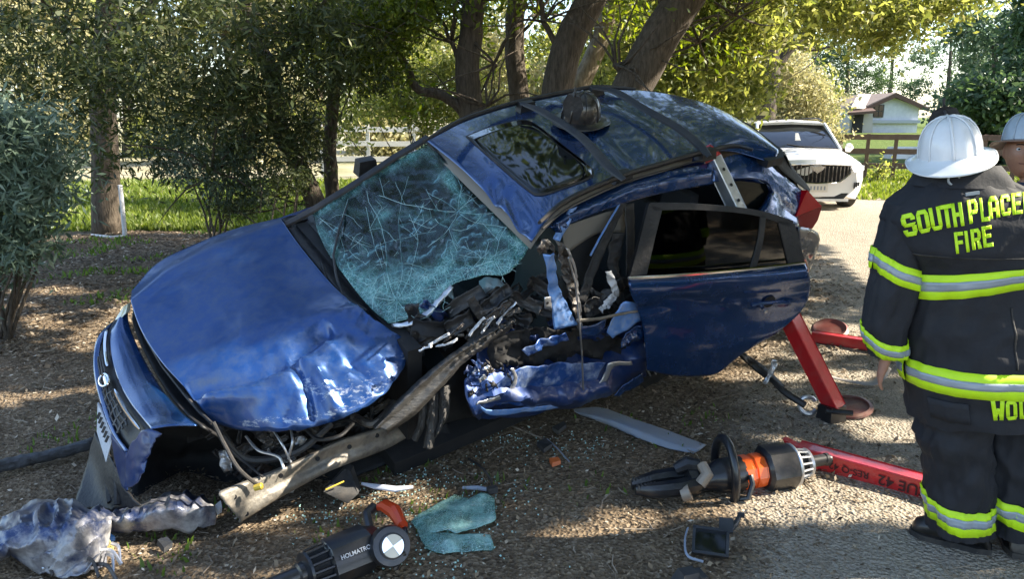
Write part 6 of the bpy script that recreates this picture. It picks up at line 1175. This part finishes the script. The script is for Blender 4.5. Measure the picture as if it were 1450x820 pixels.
    mb = MB(); mb.box(V3(2.28, 0, .235), (.08, 1.35, .05), Matrix.Rotation(yaw, 3, 'Z')); mk('skid_plate', mb, M['alu'], t, smooth=False)
    mb = MB(); mb.prism([V3(.78, .1, 1.25), V3(.78, -.02, 1.25), V3(.68, .0, 1.42), V3(.68, .06, 1.42)], fwd*.004, 1); mk('dash_card', mb, M['fabric_w'], t, smooth=False)
    mb = MB(); mb.tube([V3(1.03, .6, 1.13), V3(.95, .0, 1.17), V3(.88, -.2, 1.2)], .01, 5); mk('wiper', mb, M['rub'], t)
suv()
#@@PEOPLE

# ================================================================ PEOPLE
M['skin'] = mat('skin', (.36, .19, .12), .5, col2=(.3, .15, .1), scale=12, bump=.05, bscale=120); M['coat'] = mat('turnout_cloth', (.008, .009, .013), .8, col2=(.012, .013, .018), scale=9, bump=.1, bscale=60, dust=.12, dustcol=(.06, .06, .06))
M['lime'] = mat('lime_tape', (.55, .84, .01), .55, dust=.2, dustcol=(.25, .4, .05), dscale=14); M['silver'] = mat('silver_tape', (.3, .34, .38), .35, .15); M['boot'] = mat('boot_rubber', (.012, .012, .012), .45, coat=.2, dust=.5, dustcol=(.14, .11, .08)); M['navy'] = mat('navy_shirt', (.02, .028, .055), .85, bump=.3, bscale=25)
def skin_body(name, verts, edges, radii, rootv, m, parent, voxel=.011, extra=None):
    me = bpy.data.meshes.new('t'); me.from_pydata([tuple(v) for v in verts], edges, []); o = bpy.data.objects.new('t', me); C.objects.link(o)
    md = o.modifiers.new('s', 'SKIN'); md.use_smooth_shade = True; md.branch_smoothing = .5
    for i, r in enumerate(radii): me.skin_vertices[0].data[i].radius = (r, r) if not isinstance(r, tuple) else r
    for i in range(len(verts)): me.skin_vertices[0].data[i].use_root = (i == rootv)
    s = o.modifiers.new('u', 'SUBSURF'); s.levels = 1; s.render_levels = 1
    bpy.context.view_layer.update(); ev = o.evaluated_get(bpy.context.evaluated_depsgraph_get()); m2 = bpy.data.meshes.new_from_object(ev)
    mb = MB(); mb.add([v.co for v in m2.vertices], [tuple(p.vertices) for p in m2.polygons]); bpy.data.objects.remove(o)
    if extra: mb.add(*extra)
    me3 = bpy.data.meshes.new('t3'); me3.from_pydata(mb.v, [], mb.f); o = bpy.data.objects.new('t3', me3); C.objects.link(o)
    r = o.modifiers.new('r', 'REMESH'); r.mode = 'VOXEL'; r.voxel_size = voxel; sm = o.modifiers.new('sm', 'SMOOTH'); sm.iterations = 3; sm.factor = .5
    bpy.context.view_layer.update(); m4 = bpy.data.meshes.new_from_object(o.evaluated_get(bpy.context.evaluated_depsgraph_get()))
    mb = MB(); mb.add([v.co for v in m4.vertices], [tuple(p.vertices) for p in m4.polygons]); bpy.data.objects.remove(o)
    return mk(name, mb, m, parent, ang=180)
def headmesh(c, yaw, sc=1.0, pitch=0):
    Rz = Matrix.Rotation(yaw, 3, 'Z')@Matrix.Rotation(pitch, 3, 'X'); V = []; F = []; n, m = 56, 40       # face looks along -y
    def G(a, b, ca, cb, wa, wb): return math.exp(-((a-ca)/wa)**2-((b-cb)/wb)**2)
    for j in range(m+1):
        ph = -PI/2+PI*j/m
        for i in range(n):
            th = 2*PI*i/n-PI; x, y, z = math.sin(th)*math.cos(ph), -math.cos(th)*math.cos(ph), math.sin(ph)
            jaw = 1-.22*max(0, -z)**1.3*(1 if y < .2 else .6); q = Vector((x*.076*jaw, y*.098*(1-.06*max(0, -z)), z*.125))
            hx_, hz_ = x*.076, z*.125
            if y < 0:
                q.y -= .026*G(hx_, hz_, 0, -.016, .012, .016)+.014*G(hx_, hz_, 0, .005, .008, .022)          # nose
                q.y += .011*(G(abs(hx_), hz_, .031, .012, .014, .011))                                   # eye sockets
                q.y -= .006*G(abs(hx_), hz_, .028, .032, .022, .008)+.005*G(abs(hx_), hz_, .045, -.02, .015, .02)    # brows, cheeks
                q.y -= .007*G(hx_, hz_, 0, -.05, .02, .006)+.006*G(hx_, hz_, 0, -.062, .018, .006)-.005*G(hx_, hz_, 0, -.056, .024, .003)
                q.y -= .01*G(hx_, hz_, 0, -.092, .022, .018)
            V.append(Vector(c)+Rz@(q*sc))
    for j in range(m):
        for i in range(n): F.append((j*n+i, j*n+(i+1) % n, (j+1)*n+(i+1) % n, (j+1)*n+i))
    for s in (-1, 1):                                                                              # ears
        b = len(V)
        for j in range(7):
            for i in range(10):
                a = 2*PI*i/10; p = PI*j/6-PI/2; V.append(Vector(c)+Rz@(Vector((s*(.076+.009*math.cos(p)*math.cos(a)), .012+.018*math.cos(p)*math.sin(a), -.004+.032*math.sin(p)))*sc))
        for j in range(6):
            for i in range(10): F.append((b+j*10+i, b+j*10+(i+1) % 10, b+(j+1)*10+(i+1) % 10, b+(j+1)*10+i))
    return (V, F), Rz
def hand_chain(w, d, side, sc=1.0, curl=.5):
    # w wrist, d direction of the hand, side: direction of the thumb; returns vertices, edges, radii (first vertex = wrist)
    d = Vector(d).normalized(); s = Vector(side); s = (s-d*s.dot(d)).normalized(); nn = d.cross(s)
    V = [Vector(w), Vector(w)+d*.045*sc]; E = [(0, 1)]; R = [.024*sc, .03*sc]
    for k, (off, ln) in enumerate(((.03, .072), (.01, .08), (-.011, .074), (-.03, .058))):
        base = Vector(w)+d*.085*sc+s*off*sc; V.append(base); R.append(.011*sc); E.append((1, len(V)-1)); dd = d.copy(); p = base
        for q in range(3):
            dd = (dd+nn*curl*(.6+.25*q)).normalized(); p = p+dd*ln/3*sc; V.append(p); R.append((.0095-.001*q)*sc); E.append((len(V)-2, len(V)-1))
    b0 = len(V); V += [Vector(w)+d*.03*sc+s*.03*sc, Vector(w)+d*.055*sc+s*.05*sc+nn*.01, Vector(w)+d*.082*sc+s*.052*sc+nn*.022]; R += [.014*sc, .0115*sc, .0095*sc]; E += [(1, b0), (b0, b0+1), (b0+1, b0+2)]
    return V, E, R
def rows_fn(rows, Yc, ky=.62):
    # rows: (py, left px, right px) -> function(theta, py, offset) on a cloth surface standing at depth Yc
    R = []
    for q in rows:
        py, l, r = q[:3]; kk = q[3] if len(q) > 3 else ky; yy = q[4] if len(q) > 4 else Yc; a, b = at(l, py, yy), at(r, py, yy); c = (a+b)/2; R.append((py, c.x, yy, c.z, (b.x-a.x)/2, (b.x-a.x)/2*kk))
    A = np.array(R)
    def f(th, py, off=0, fold=1.0, seed=0):
        v = [np.interp(py, A[:, 0], A[:, k]) for k in range(1, 6)]
        ct, st = math.cos(th), math.sin(th); e = .86; ct2 = math.copysign(abs(ct)**e, ct); st2 = math.copysign(abs(st)**e, st)
        w_ = fold*(.013*ns(th*1.6+seed, py/60)+.015*rdg(th*3.0, py/42, seed+4)+.008*rdg(th*5, py/20, seed+6)+.003*math.sin(py/9+3*ns(th, py/80, 2)))
        return Vector((v[0]-(v[3]+w_+off)*ct2, v[1]-(v[4]+w_+off)*st2, v[2]))
    f.A = A; return f
def smoothrows(rows, step=6):
    rows = sorted(rows); k = len(rows[0]); P = np.array(rows, float); ys = np.arange(P[0, 0], P[-1, 0]+.1, step); return [tuple([y]+[float(np.interp(y, P[:, 0], P[:, j])) for j in range(1, k)]) for y in ys]
def cloth(name, f, p0, p1, m, parent, n=96, step=3, cap_top=False, fold=1.0, seed=0, hem=None):
    ys = list(np.arange(p0, p1, step))+[p1]; V = [f(2*PI*i/n, y+(hem(2*PI*i/n)*((y-p0)/(p1-p0))**6 if hem else 0), 0, fold, seed) for y in ys for i in range(n)]; k = len(ys)
    F = [(j*n+i, (j+1)*n+i, (j+1)*n+(i+1) % n, j*n+(i+1) % n) for j in range(k-1) for i in range(n)]
    if cap_top: F.append(tuple(range(n)))
    mb = MB(); mb.add(V, F); return mk(name, mb, m, parent, ang=180)
def band(name, f, y0f, y1f, m, parent, t0=0, t1=2*PI, off=.006, n=110, k=3, seed=0, fold=1.0):
    mb = MB(); V = []; cl = abs(t1-t0-2*PI) < 1e-6
    for j in range(k+1):
        for i in range(n+1):
            th = t0+(t1-t0)*i/n; y = y0f(th)+(y1f(th)-y0f(th))*j/k; V.append(f(th, y, off, fold, seed))
    F = [(j*(n+1)+i, (j+1)*(n+1)+i, (j+1)*(n+1)+i+1, j*(n+1)+i+1) for j in range(k) for i in range(n)]
    mb.add(V, F); return mk(name, mb, m, parent, ang=180, solid=.003)
GLY = {  # block letters on a 6 x 10 grid, strokes as convex quads
 'S': [(0, 8, 6, 8, 5, 10, 1, 10), (0, 5.5, 2, 5.5, 2, 8, 0, 8), (1, 4.2, 5, 4.2, 6, 5.8, 0, 5.8), (4, 2, 6, 2, 6, 4.6, 4, 4.6), (1, 0, 5, 0, 6, 2, 0, 2), (0, 2, 2, 2, 2, 3, 0, 3), (4, 7, 6, 7, 6, 8, 4, 8)],
 'O': [(1, 0, 5, 0, 6, 1.8, 0, 1.8), (0, 8.2, 6, 8.2, 5, 10, 1, 10), (0, 1.8, 2, 1.8, 2, 8.2, 0, 8.2), (4, 1.8, 6, 1.8, 6, 8.2, 4, 8.2)],
 'U': [(1, 0, 5, 0, 6, 1.8, 0, 1.8), (0, 1.8, 2, 1.8, 2, 10, 0, 10), (4, 1.8, 6, 1.8, 6, 10, 4, 10)],
 'T': [(0, 8.2, 6, 8.2, 6, 10, 0, 10), (2, 0, 4, 0, 4, 8.2, 2, 8.2)],
 'H': [(0, 0, 2, 0, 2, 10, 0, 10), (4, 0, 6, 0, 6, 10, 4, 10), (2, 4.2, 4, 4.2, 4, 6, 2, 6)],
 'P': [(0, 0, 2, 0, 2, 10, 0, 10), (2, 8.2, 6, 8.2, 5, 10, 2, 10), (4, 5.6, 6, 5.6, 6, 8.2, 4, 8.2), (2, 3.8, 5, 3.8, 6, 5.6, 2, 5.6)],
 'L': [(0, 0, 2, 0, 2, 10, 0, 10), (2, 0, 6, 0, 6, 1.8, 2, 1.8)],
 'A': [(0, 0, 2, 0, 2, 7.5, 0, 7.5), (4, 0, 6, 0, 6, 7.5, 4, 7.5), (0, 7.5, 6, 7.5, 4.6, 10, 1.4, 10), (2, 3, 4, 3, 4, 4.7, 2, 4.7)],
 'C': [(1, 0, 5, 0, 6, 1.8, 0, 1.8), (0, 8.2, 6, 8.2, 5, 10, 1, 10), (0, 1.8, 2, 1.8, 2, 8.2, 0, 8.2), (4, 1.8, 6, 1.8, 6, 3.4, 4, 3.4), (4, 6.6, 6, 6.6, 6, 8.2, 4, 8.2)],
 'E': [(0, 0, 2, 0, 2, 10, 0, 10), (2, 0, 6, 0, 6, 1.8, 2, 1.8), (2, 8.2, 6, 8.2, 6, 10, 2, 10), (2, 4.2, 5.2, 4.2, 5.2, 6, 2, 6)],
 'R': [(0, 0, 2, 0, 2, 10, 0, 10), (2, 8.2, 6, 8.2, 5, 10, 2, 10), (4, 5.6, 6, 5.6, 6, 8.2, 4, 8.2), (2, 3.9, 5, 3.9, 6, 5.6, 2, 5.6), (3.6, 0, 6, 0, 5, 3.9, 3, 3.9)],
 'F': [(0, 0, 2, 0, 2, 10, 0, 10), (2, 8.2, 6, 8.2, 6, 10, 2, 10), (2, 4.2, 5.2, 4.2, 5.2, 6, 2, 6)],
 'I': [(2, 0, 4, 0, 4, 10, 2, 10)],
 'W': [(0, 10, .9, 0, 2.6, 0, 1.9, 10), (.9, 0, 2.2, 0, 3.6, 6, 2.4, 6), (3.8, 0, 5.1, 0, 3.6, 6, 2.4, 6), (4.1, 10, 3.4, 0, 5.1, 0, 6, 10)]}
def letters(name, f, items, m, parent, off=.0035):
    # items: (char, px, py of the lower left corner, advance x, advance y per glyph width, height px, width px)
    for ch, x0, y0, wd, ht, sl in items:
        mb = MB()
        for q in GLY[ch]:
            P = [(q[i], q[i+1]) for i in range(0, 8, 2)]; n = 4; V = []
            for a in range(n+1):
                for b in range(n+1):
                    u, v = a/n, b/n; gx_ = (P[0][0]*(1-u)+P[1][0]*u)*(1-v)+(P[3][0]*(1-u)+P[2][0]*u)*v; gy_ = (P[0][1]*(1-u)+P[1][1]*u)*(1-v)+(P[3][1]*(1-u)+P[2][1]*u)*v
                    px = x0+gx_/6*wd; py = y0-gy_/10*ht+sl*gx_/6*wd; px += sl*gy_/10*ht*.8
                    lo, hi = .02, PI-.02
                    for _ in range(22):
                        th = (lo+hi)/2
                        if proj(f(th, py, off))[0] < px: lo = th
                        else: hi = th
                    V.append(f(th, py, off))
            F = [(a*(n+1)+b, (a+1)*(n+1)+b, (a+1)*(n+1)+b+1, a*(n+1)+b+1) for a in range(n) for b in range(n)]; mb.add(V, F)
        mk(name, mb, m, parent, ang=180, solid=.0008)
def boot(c, d, m, parent, L=.3, Wd=.105, H=.24):
    d = Vector((d[0], d[1], 0)).normalized(); s = Vector((-d.y, d.x, 0)); c = Vector(c)
    st = [(-.28, .55, .1, .8), (-.25, .8, .2, 1), (-.1, .95, 1, 1), (.08, .9, 1, 1), (.2, .9, .62, 1), (.38, 1.0, .42, 1), (.56, 1.02, .36, 1), (.68, .8, .28, 1), (.73, .45, .16, .9)]
    V = []; F = []; n = 14
    for x, w_, h, _ in st:
        for k in range(n):
            a = 2*PI*k/n; zz = (math.sin(a)+1)/2; V.append(c+d*L*x*1.0+s*math.cos(a)*Wd/2*w_*(1 if zz < .5 else 1-.35*(zz-.5))+Vector((0, 0, .02+zz**.8*H*h)))
    for i in range(len(st)-1):
        for k in range(n): F.append((i*n+k, i*n+(k+1) % n, (i+1)*n+(k+1) % n, (i+1)*n+k))
    F += [tuple(range(n))[::-1], tuple((len(st)-1)*n+k for k in range(n))]; mb = MB(); mb.add(V, F); b = mk('boot', mb, M['boot'], parent, ang=50)
    mb = MB(); P = [c+d*L*x+s*y*Wd/2 for x, y in [(-.3, .6), (-.3, -.6), (-.1, -1), (.1, -.95), (.4, -1.08), (.6, -1.05), (.74, -.5), (.76, 0), (.74, .5), (.6, 1.05), (.4, 1.08), (.1, .95), (-.1, 1)]]; mb.prism(P, (0, 0, .035), 1); mk('sole', mb, M['rub'], b, ang=30)
# --- firefighter seen from behind
Y1 = 2.9; fcx = at(1392, 780, Y1)
p1 = thing('person', 'firefighter seen from behind in dark turnout coat with lime lettering and white helmet', 'person', (fcx.x, Y1, 0))
coatrows = smoothrows([(238, 1322, 1398, .9, Y1), (250, 1308, 1412, .85, Y1), (262, 1292, 1440, .75, Y1), (275, 1278, 1470, .68, Y1), (290, 1266, 1498, .62, Y1), (310, 1258, 1508, .6, Y1), (345, 1262, 1510, .6, Y1), (370, 1276, 1508, .6, Y1), (400, 1286, 1508, .6, Y1), (450, 1286, 1510, .62, Y1), (500, 1282, 1514, .64, Y1), (540, 1284, 1514, .66, Y1), (570, 1291, 1512, .66, Y1), (592, 1294, 1510, .66, Y1)])
cf = rows_fn(coatrows, Y1)
cloth('coat', cf, 238, 588, M['coat'], p1, 120, 3, True, 1, 0, lambda t: 8*math.sin(t*2+1)+4*math.sin(5*t))
def px_of(th, y): return proj(cf(th, y))[0]
def line(y_l, y_r, bend=0):
    return lambda th: (lambda x: y_l+(y_r-y_l)*(x-1285)/165+bend*math.sin(PI*max(0, min(1, (x-1285)/225))))(1396-112*math.cos(th))
for nm, a, b, m_, off in (('lime_stripe', (384, 358), (418, 384), 'lime', .006), ('silver_stripe', (394, 367), (407, 375), 'silver', .0095), ('lime_stripe', (504, 500), (538, 532), 'lime', .006), ('silver_stripe', (515, 511), (526, 520), 'silver', .0095)):
    bd = 4 if a[0] > 450 else 1
    band(nm, cf, line(a[0], a[1], bd), line(b[0], b[1], bd), M[m_], p1, off=off)
letters('letter', cf, [('S', 1281, 331, 20, 30, -.3), ('O', 1302, 324, 17, 30, -.26), ('U', 1320, 319, 16, 30, -.24), ('T', 1335, 315, 17, 30, -.2), ('H', 1351, 312, 15, 30, -.2),
                       ('P', 1373, 307, 14, 30, -.18), ('L', 1390, 304, 12, 30, -.16), ('A', 1401, 300, 15, 28, -.14), ('C', 1418, 297, 14, 27, -.13), ('E', 1434, 295, 14, 27, -.12), ('R', 1450, 293, 14, 26, -.1),
                       ('F', 1354, 347, 13, 28, -.16), ('I', 1364, 345, 14, 28, -.16), ('R', 1377, 341, 14, 27, -.16), ('E', 1393, 338, 14, 28, -.16),
                       ('W', 1404, 567, 20, 28, -.06), ('O', 1425, 566, 16, 28, -.05), ('L', 1444, 565, 15, 28, -.05)], M['lime'], p1)
for a_, b_ in ((.45, 1.0), (2.1, 2.65)):
    band('pocket_flap', cf, lambda th: 548, lambda th: 576, M['coat'], p1, a_, b_, .008, 24)
band('yoke_seam', cf, lambda th: 352, lambda th: 354, M['rub'], p1, .15, PI-.15, .002, 60)
band('center_seam', cf, lambda th: 420, lambda th: 500, M['rub'], p1, 1.52, 1.535, .0025, 2, 20)
col = rows_fn(smoothrows([(232, 1318, 1402, .9, Y1), (262, 1296, 1424, .8, Y1)]), Y1); cloth('collar', lambda t, y, o, fo, s: col(t, y, .012, .6, 2), 232, 262, M['coat'], p1, 64, 3)
mb = MB(); c = cf(PI/2*.82, 268, .006); mb.box(c, (.05, .006, .012), Matrix.Rotation(-.15, 3, 'Y')); mk('tape_tab', mb, M['silver'], p1)
mb = MB(); c = cf(.98, 250, .02); mb.tube([c+Vector((.02*math.cos(t), -.004, .02*math.sin(t))) for t in [2*PI*i/18 for i in range(19)]], .0045, 6, False); mk('chin_ring', mb, M['silver'], p1)
# sleeves
slr = smoothrows([(288, 1262, 1340, 1, Y1-.0), (310, 1255, 1330, 1, Y1), (350, 1243, 1304, 1, Y1), (400, 1234, 1296, 1, Y1), (430, 1229, 1292, 1, Y1), (460, 1226, 1282, 1, Y1), (490, 1230, 1278, 1, Y1), (508, 1236, 1274, 1, Y1)])
sf = rows_fn(slr, Y1); cloth('sleeve', sf, 288, 506, M['coat'], p1, 56, 3, True, .7, 3)
def sl_(a, b, k): return lambda th: a+(b-a)*(1-math.cos(th))/2+k*math.sin(th)
for nm, a, m_, off in (('lime_stripe', (352, 378, 7, 28), 'lime', .006), ('silver_stripe', (361, 387, 7, 10), 'silver', .009), ('lime_stripe', (466, 474, 12, 25), 'lime', .006), ('silver_stripe', (474, 482, 12, 9), 'silver', .009)):
    band(nm, sf, sl_(a[0], a[1], a[2]), sl_(a[0]+a[3], a[1]+a[3], a[2]), M[m_], p1, off=off, n=60, seed=3, fold=.7)
srr = smoothrows([(288, 1440, 1512, 1, Y1), (350, 1478, 1540, 1, Y1), (400, 1486, 1550, 1, Y1), (460, 1494, 1552, 1, Y1), (508, 1502, 1544, 1, Y1)])
sf2 = rows_fn(srr, Y1); cloth('sleeve', sf2, 288, 506, M['coat'], p1, 48, 4, True, .7, 8)
for nm, a, m_, off in (('lime_stripe', (370, 360, 7, 28), 'lime', .006), ('silver_stripe', (379, 369, 7, 10), 'silver', .009), ('lime_stripe', (470, 466, 12, 25), 'lime', .006)):
    band(nm, sf2, sl_(a[0], a[1], a[2]), sl_(a[0]+a[3], a[1]+a[3], a[2]), M[m_], p1, off=off, n=50, seed=8, fold=.7)
# trousers
lg = rows_fn(smoothrows([(560, 1298, 1404, .95, Y1), (600, 1306, 1398, .95, Y1), (622, 1300, 1396, .95, Y1), (645, 1313, 1396, .95, Y1), (690, 1316, 1397, .92, Y1), (735, 1319, 1396, .92, Y1), (768, 1326, 1394, .92, Y1)]), Y1)
lg2 = rows_fn(smoothrows([(560, 1396, 1502, .95, Y1), (600, 1394, 1500, .95, Y1), (645, 1396, 1494, .95, Y1), (690, 1396, 1488, .92, Y1), (735, 1398, 1482, .92, Y1), (772, 1400, 1476, .92, Y1)]), Y1)
for f_, sd, e in ((lg, 5, (700, 702, 8)), (lg2, 9, (692, 702, 4))):
    cloth('trouser_leg', lambda t, y, o, fo, s, f_=f_, sd=sd: f_(t, y, 0, 1.5, sd), 560, 750, M['coat'], p1, 72, 3, True)
    for nm, dy, h, m_, off in (('lime_stripe', 0, 32, 'lime', .006), ('silver_stripe', 10, 11, 'silver', .0095)):
        band(nm, f_, sl_(e[0]+dy, e[1]+dy, e[2]), sl_(e[0]+dy+h, e[1]+dy+h, e[2]), M[m_], p1, off=off, n=70, seed=sd, fold=1.5)
b1 = gz(1362, 764); boot((b1.x-.02, Y1+.02, 0), (-.82, .5), None, p1); b2_ = gz(1440, 775); boot((at(1437, 780, Y1).x, Y1+.0, 0), (.35, .9), None, p1)
# body under the clothes, one continuous skin with head and hands
hc1 = at(1352, 222, Y1+.03); (hv, hf_), _ = headmesh(hc1, PI-.4, 1.0)
def q(px, py, dy=0): return at(px, py, Y1+dy)
BV = [q(1396, 560), q(1394, 480), q(1390, 390), q(1384, 310), q(1368, 262), hc1+Vector((.01, 0, -.05)), q(1330, 300), q(1288, 325), q(1268, 400), q(1254, 470, -.02), q(1256, 508, -.03), q(1450, 300), q(1496, 325), q(1516, 400), q(1522, 470), q(1522, 508), q(1360, 590), q(1352, 660), q(1356, 745), q(1442, 590), q(1444, 660), q(1440, 750)]
BE = [(0, 1), (1, 2), (2, 3), (3, 4), (4, 5), (3, 6), (6, 7), (7, 8), (8, 9), (9, 10), (3, 11), (11, 12), (12, 13), (13, 14), (14, 15), (0, 16), (16, 17), (17, 18), (0, 19), (19, 20), (20, 21)]
BR = [.13, .13, .14, .13, .055, .05, .07, .055, .045, .035, .024, .07, .055, .045, .035, .024, .085, .06, .04, .085, .06, .04]
for wv, dr_, sd_ in ((10, (-.1, .3, -1), (.3, 1, 0)), (15, (.05, .25, -1), (-.3, 1, 0))):
    hv_, he_, hr_ = hand_chain(BV[wv], dr_, sd_, 1.0, .35); o_ = len(BV)-1
    for i in range(1, len(hv_)): BV.append(hv_[i]); BR.append(hr_[i])
    BE += [(wv if a == 0 else a+o_, b+o_) for a, b in he_]
skin_body('body', BV, BE, BR, 0, M['skin'], p1, .0085, (hv, hf_))
helmet('helmet', at(1345, 221, Y1+.03), Matrix.Rotation(math.radians(-12), 3, 'Y')@Matrix.Rotation(math.radians(3), 3, 'X')@Matrix.Rotation(math.radians(-24), 3, 'Z'), .92, M['helmw'], M['helmw'], p1)
# --- second man at the right edge
Y2 = 3.95; f2 = at(1470, 600, Y2)
p2 = thing('person', 'man in navy shirt and pale helmet facing us, half cut off by the right edge', 'person', (f2.x, Y2, 0))
hc2 = at(1449, 214, Y2); (hv, hf_), Rh = headmesh(hc2, -.45, 1.08)
def q2(px, z, dy=0): return Vector((at(px, 250, Y2).x, Y2+dy, z))
BV = [q2(1470, .95), q2(1470, 1.15), q2(1470, 1.35), q2(1468, 1.47), q2(1466, 1.53), hc2+Vector((0, .01, -.05)), q2(1425, 1.42), q2(1408, 1.38), q2(1400, 1.15), q2(1412, .92, -.08), q2(1420, .84, -.14), q2(1512, 1.42), q2(1530, 1.38), q2(1538, 1.15), q2(1534, .92, -.08), q2(1530, .84, -.14), q2(1450, .85), q2(1446, .48), q2(1444, .1), q2(1492, .85), q2(1496, .48), q2(1498, .1)]
BR = [.14, .14, .15, .1, .06, .06, .07, .052, .042, .034, .024, .07, .052, .042, .034, .024, .085, .06, .042, .085, .06, .042]
for wv, dr_, sd_ in ((10, (.2, -.6, -.5), (.4, 0, 1)), (15, (-.2, -.6, -.5), (-.4, 0, 1))):
    hv_, he_, hr_ = hand_chain(BV[wv], dr_, sd_, 1.0, .4); o_ = len(BV)-1
    for i in range(1, len(hv_)): BV.append(hv_[i]); BR.append(hr_[i])
    BE2 = [(wv if a == 0 else a+o_, b+o_) for a, b in he_]; BEt = (BEt if wv == 15 else BE[:21])+BE2
skin_body('body', BV, BEt, BR, 0, M['skin'], p2, .0085, (hv, hf_))
for s in (-1, 1):
    ep = hc2+Rh@(Vector((s*.031, -.081, .013))*1.05); mb = MB(); mb.lathe([(-.011, .002), (-.009, .007), (0, .0115), (.009, .007), (.011, .002)], frame(ep, Rh@Vector((0, -1, 0))), 14); ey = mk('eye', mb, M['fabric_w'], p2)
    mb = MB(); mb.lathe([(.0095, .0055), (.0115, .004)], frame(ep, Rh@Vector((0, -1, 0))), 12); mk('iris', mb, M['dark'], ey)
    mb = MB(); mb.tube([hc2+Rh@(Vector((s*(.014+.01*i), -.1+.004*i*i*.4, .034+.003*(1-(i-1.5)**2*.4)))*1.05) for i in range(4)], .0042, 6, flat=.6); mk('eyebrow', mb, M['dark'], p2)
mb = MB(); mb.tube([hc2+Rh@(Vector((x, -.098+abs(x)*.35, -.0565))*1.05) for x in (-.024, -.012, 0, .012, .024)], .0022, 6); mk('mouth_line', mb, mat('lip_brown', (.12, .04, .03), .6), p2)
def sf_(rows):
    def f(th, z, off=0, fold=1, seed=0):
        A = np.array(rows); v = [np.interp(z, A[:, 0], A[:, k]) for k in range(1, 4)]; w_ = .006*ns(th*2, z*12, seed); return Vector((q2(v[0], 0).x-(v[1]+w_)*math.cos(th), Y2-(v[2]+w_)*math.sin(th)*.8, z))
    return f
def cl2(name, f, z0, z1, m, cap=False):
    n = 56; ys = np.linspace(z0, z1, 40); V = [f(2*PI*i/n, y) for y in ys for i in range(n)]; F = [(j*n+i, (j+1)*n+i, (j+1)*n+(i+1) % n, j*n+(i+1) % n) for j in range(39) for i in range(n)]
    if cap: F.append(tuple(range(n)))
    mb = MB(); mb.add(V, F); mk(name, mb, m, p2, ang=180)
cl2('shirt', sf_([(.8, 1470, .2, .16), (1.1, 1470, .2, .17), (1.38, 1470, .22, .17), (1.43, 1469, .2, .15), (1.48, 1468, .13, .11), (1.515, 1467, .08, .085)]), 1.515, .85, M['navy'])
for s, xa in ((-1, 1413), (1, 1527)):
    cl2('shirt_sleeve', sf_([(1.1, xa+s*4, .075, .08), (1.36, xa, .08, .09), (1.43, xa-s*14, .07, .08), (1.46, xa-s*24, .04, .05)]), 1.46, 1.12, M['navy'], True)
    cl2('trouser_leg', sf_([(.06, 1470+s*27, .075, .09), (.5, 1470+s*26, .09, .11), (.92, 1470+s*22, .115, .15)]), .92, .06, M['coat'])
    bx = q2(1470+s*27, 0); boot((bx.x, Y2, 0), (s*.2, -1), None, p2, H=.2)
helmet('helmet', hc2+Vector((0, .0, .048)), Matrix.Rotation(-.35+PI, 3, 'Z')@Matrix.Rotation(.08, 3, 'X'), .88, mat('helmet_pale', (.35, .42, .5), .35, coat=.4, dust=.3), mat('helmet_brim_brown', (.22, .13, .09), .5, coat=.2), p2, shield=False)
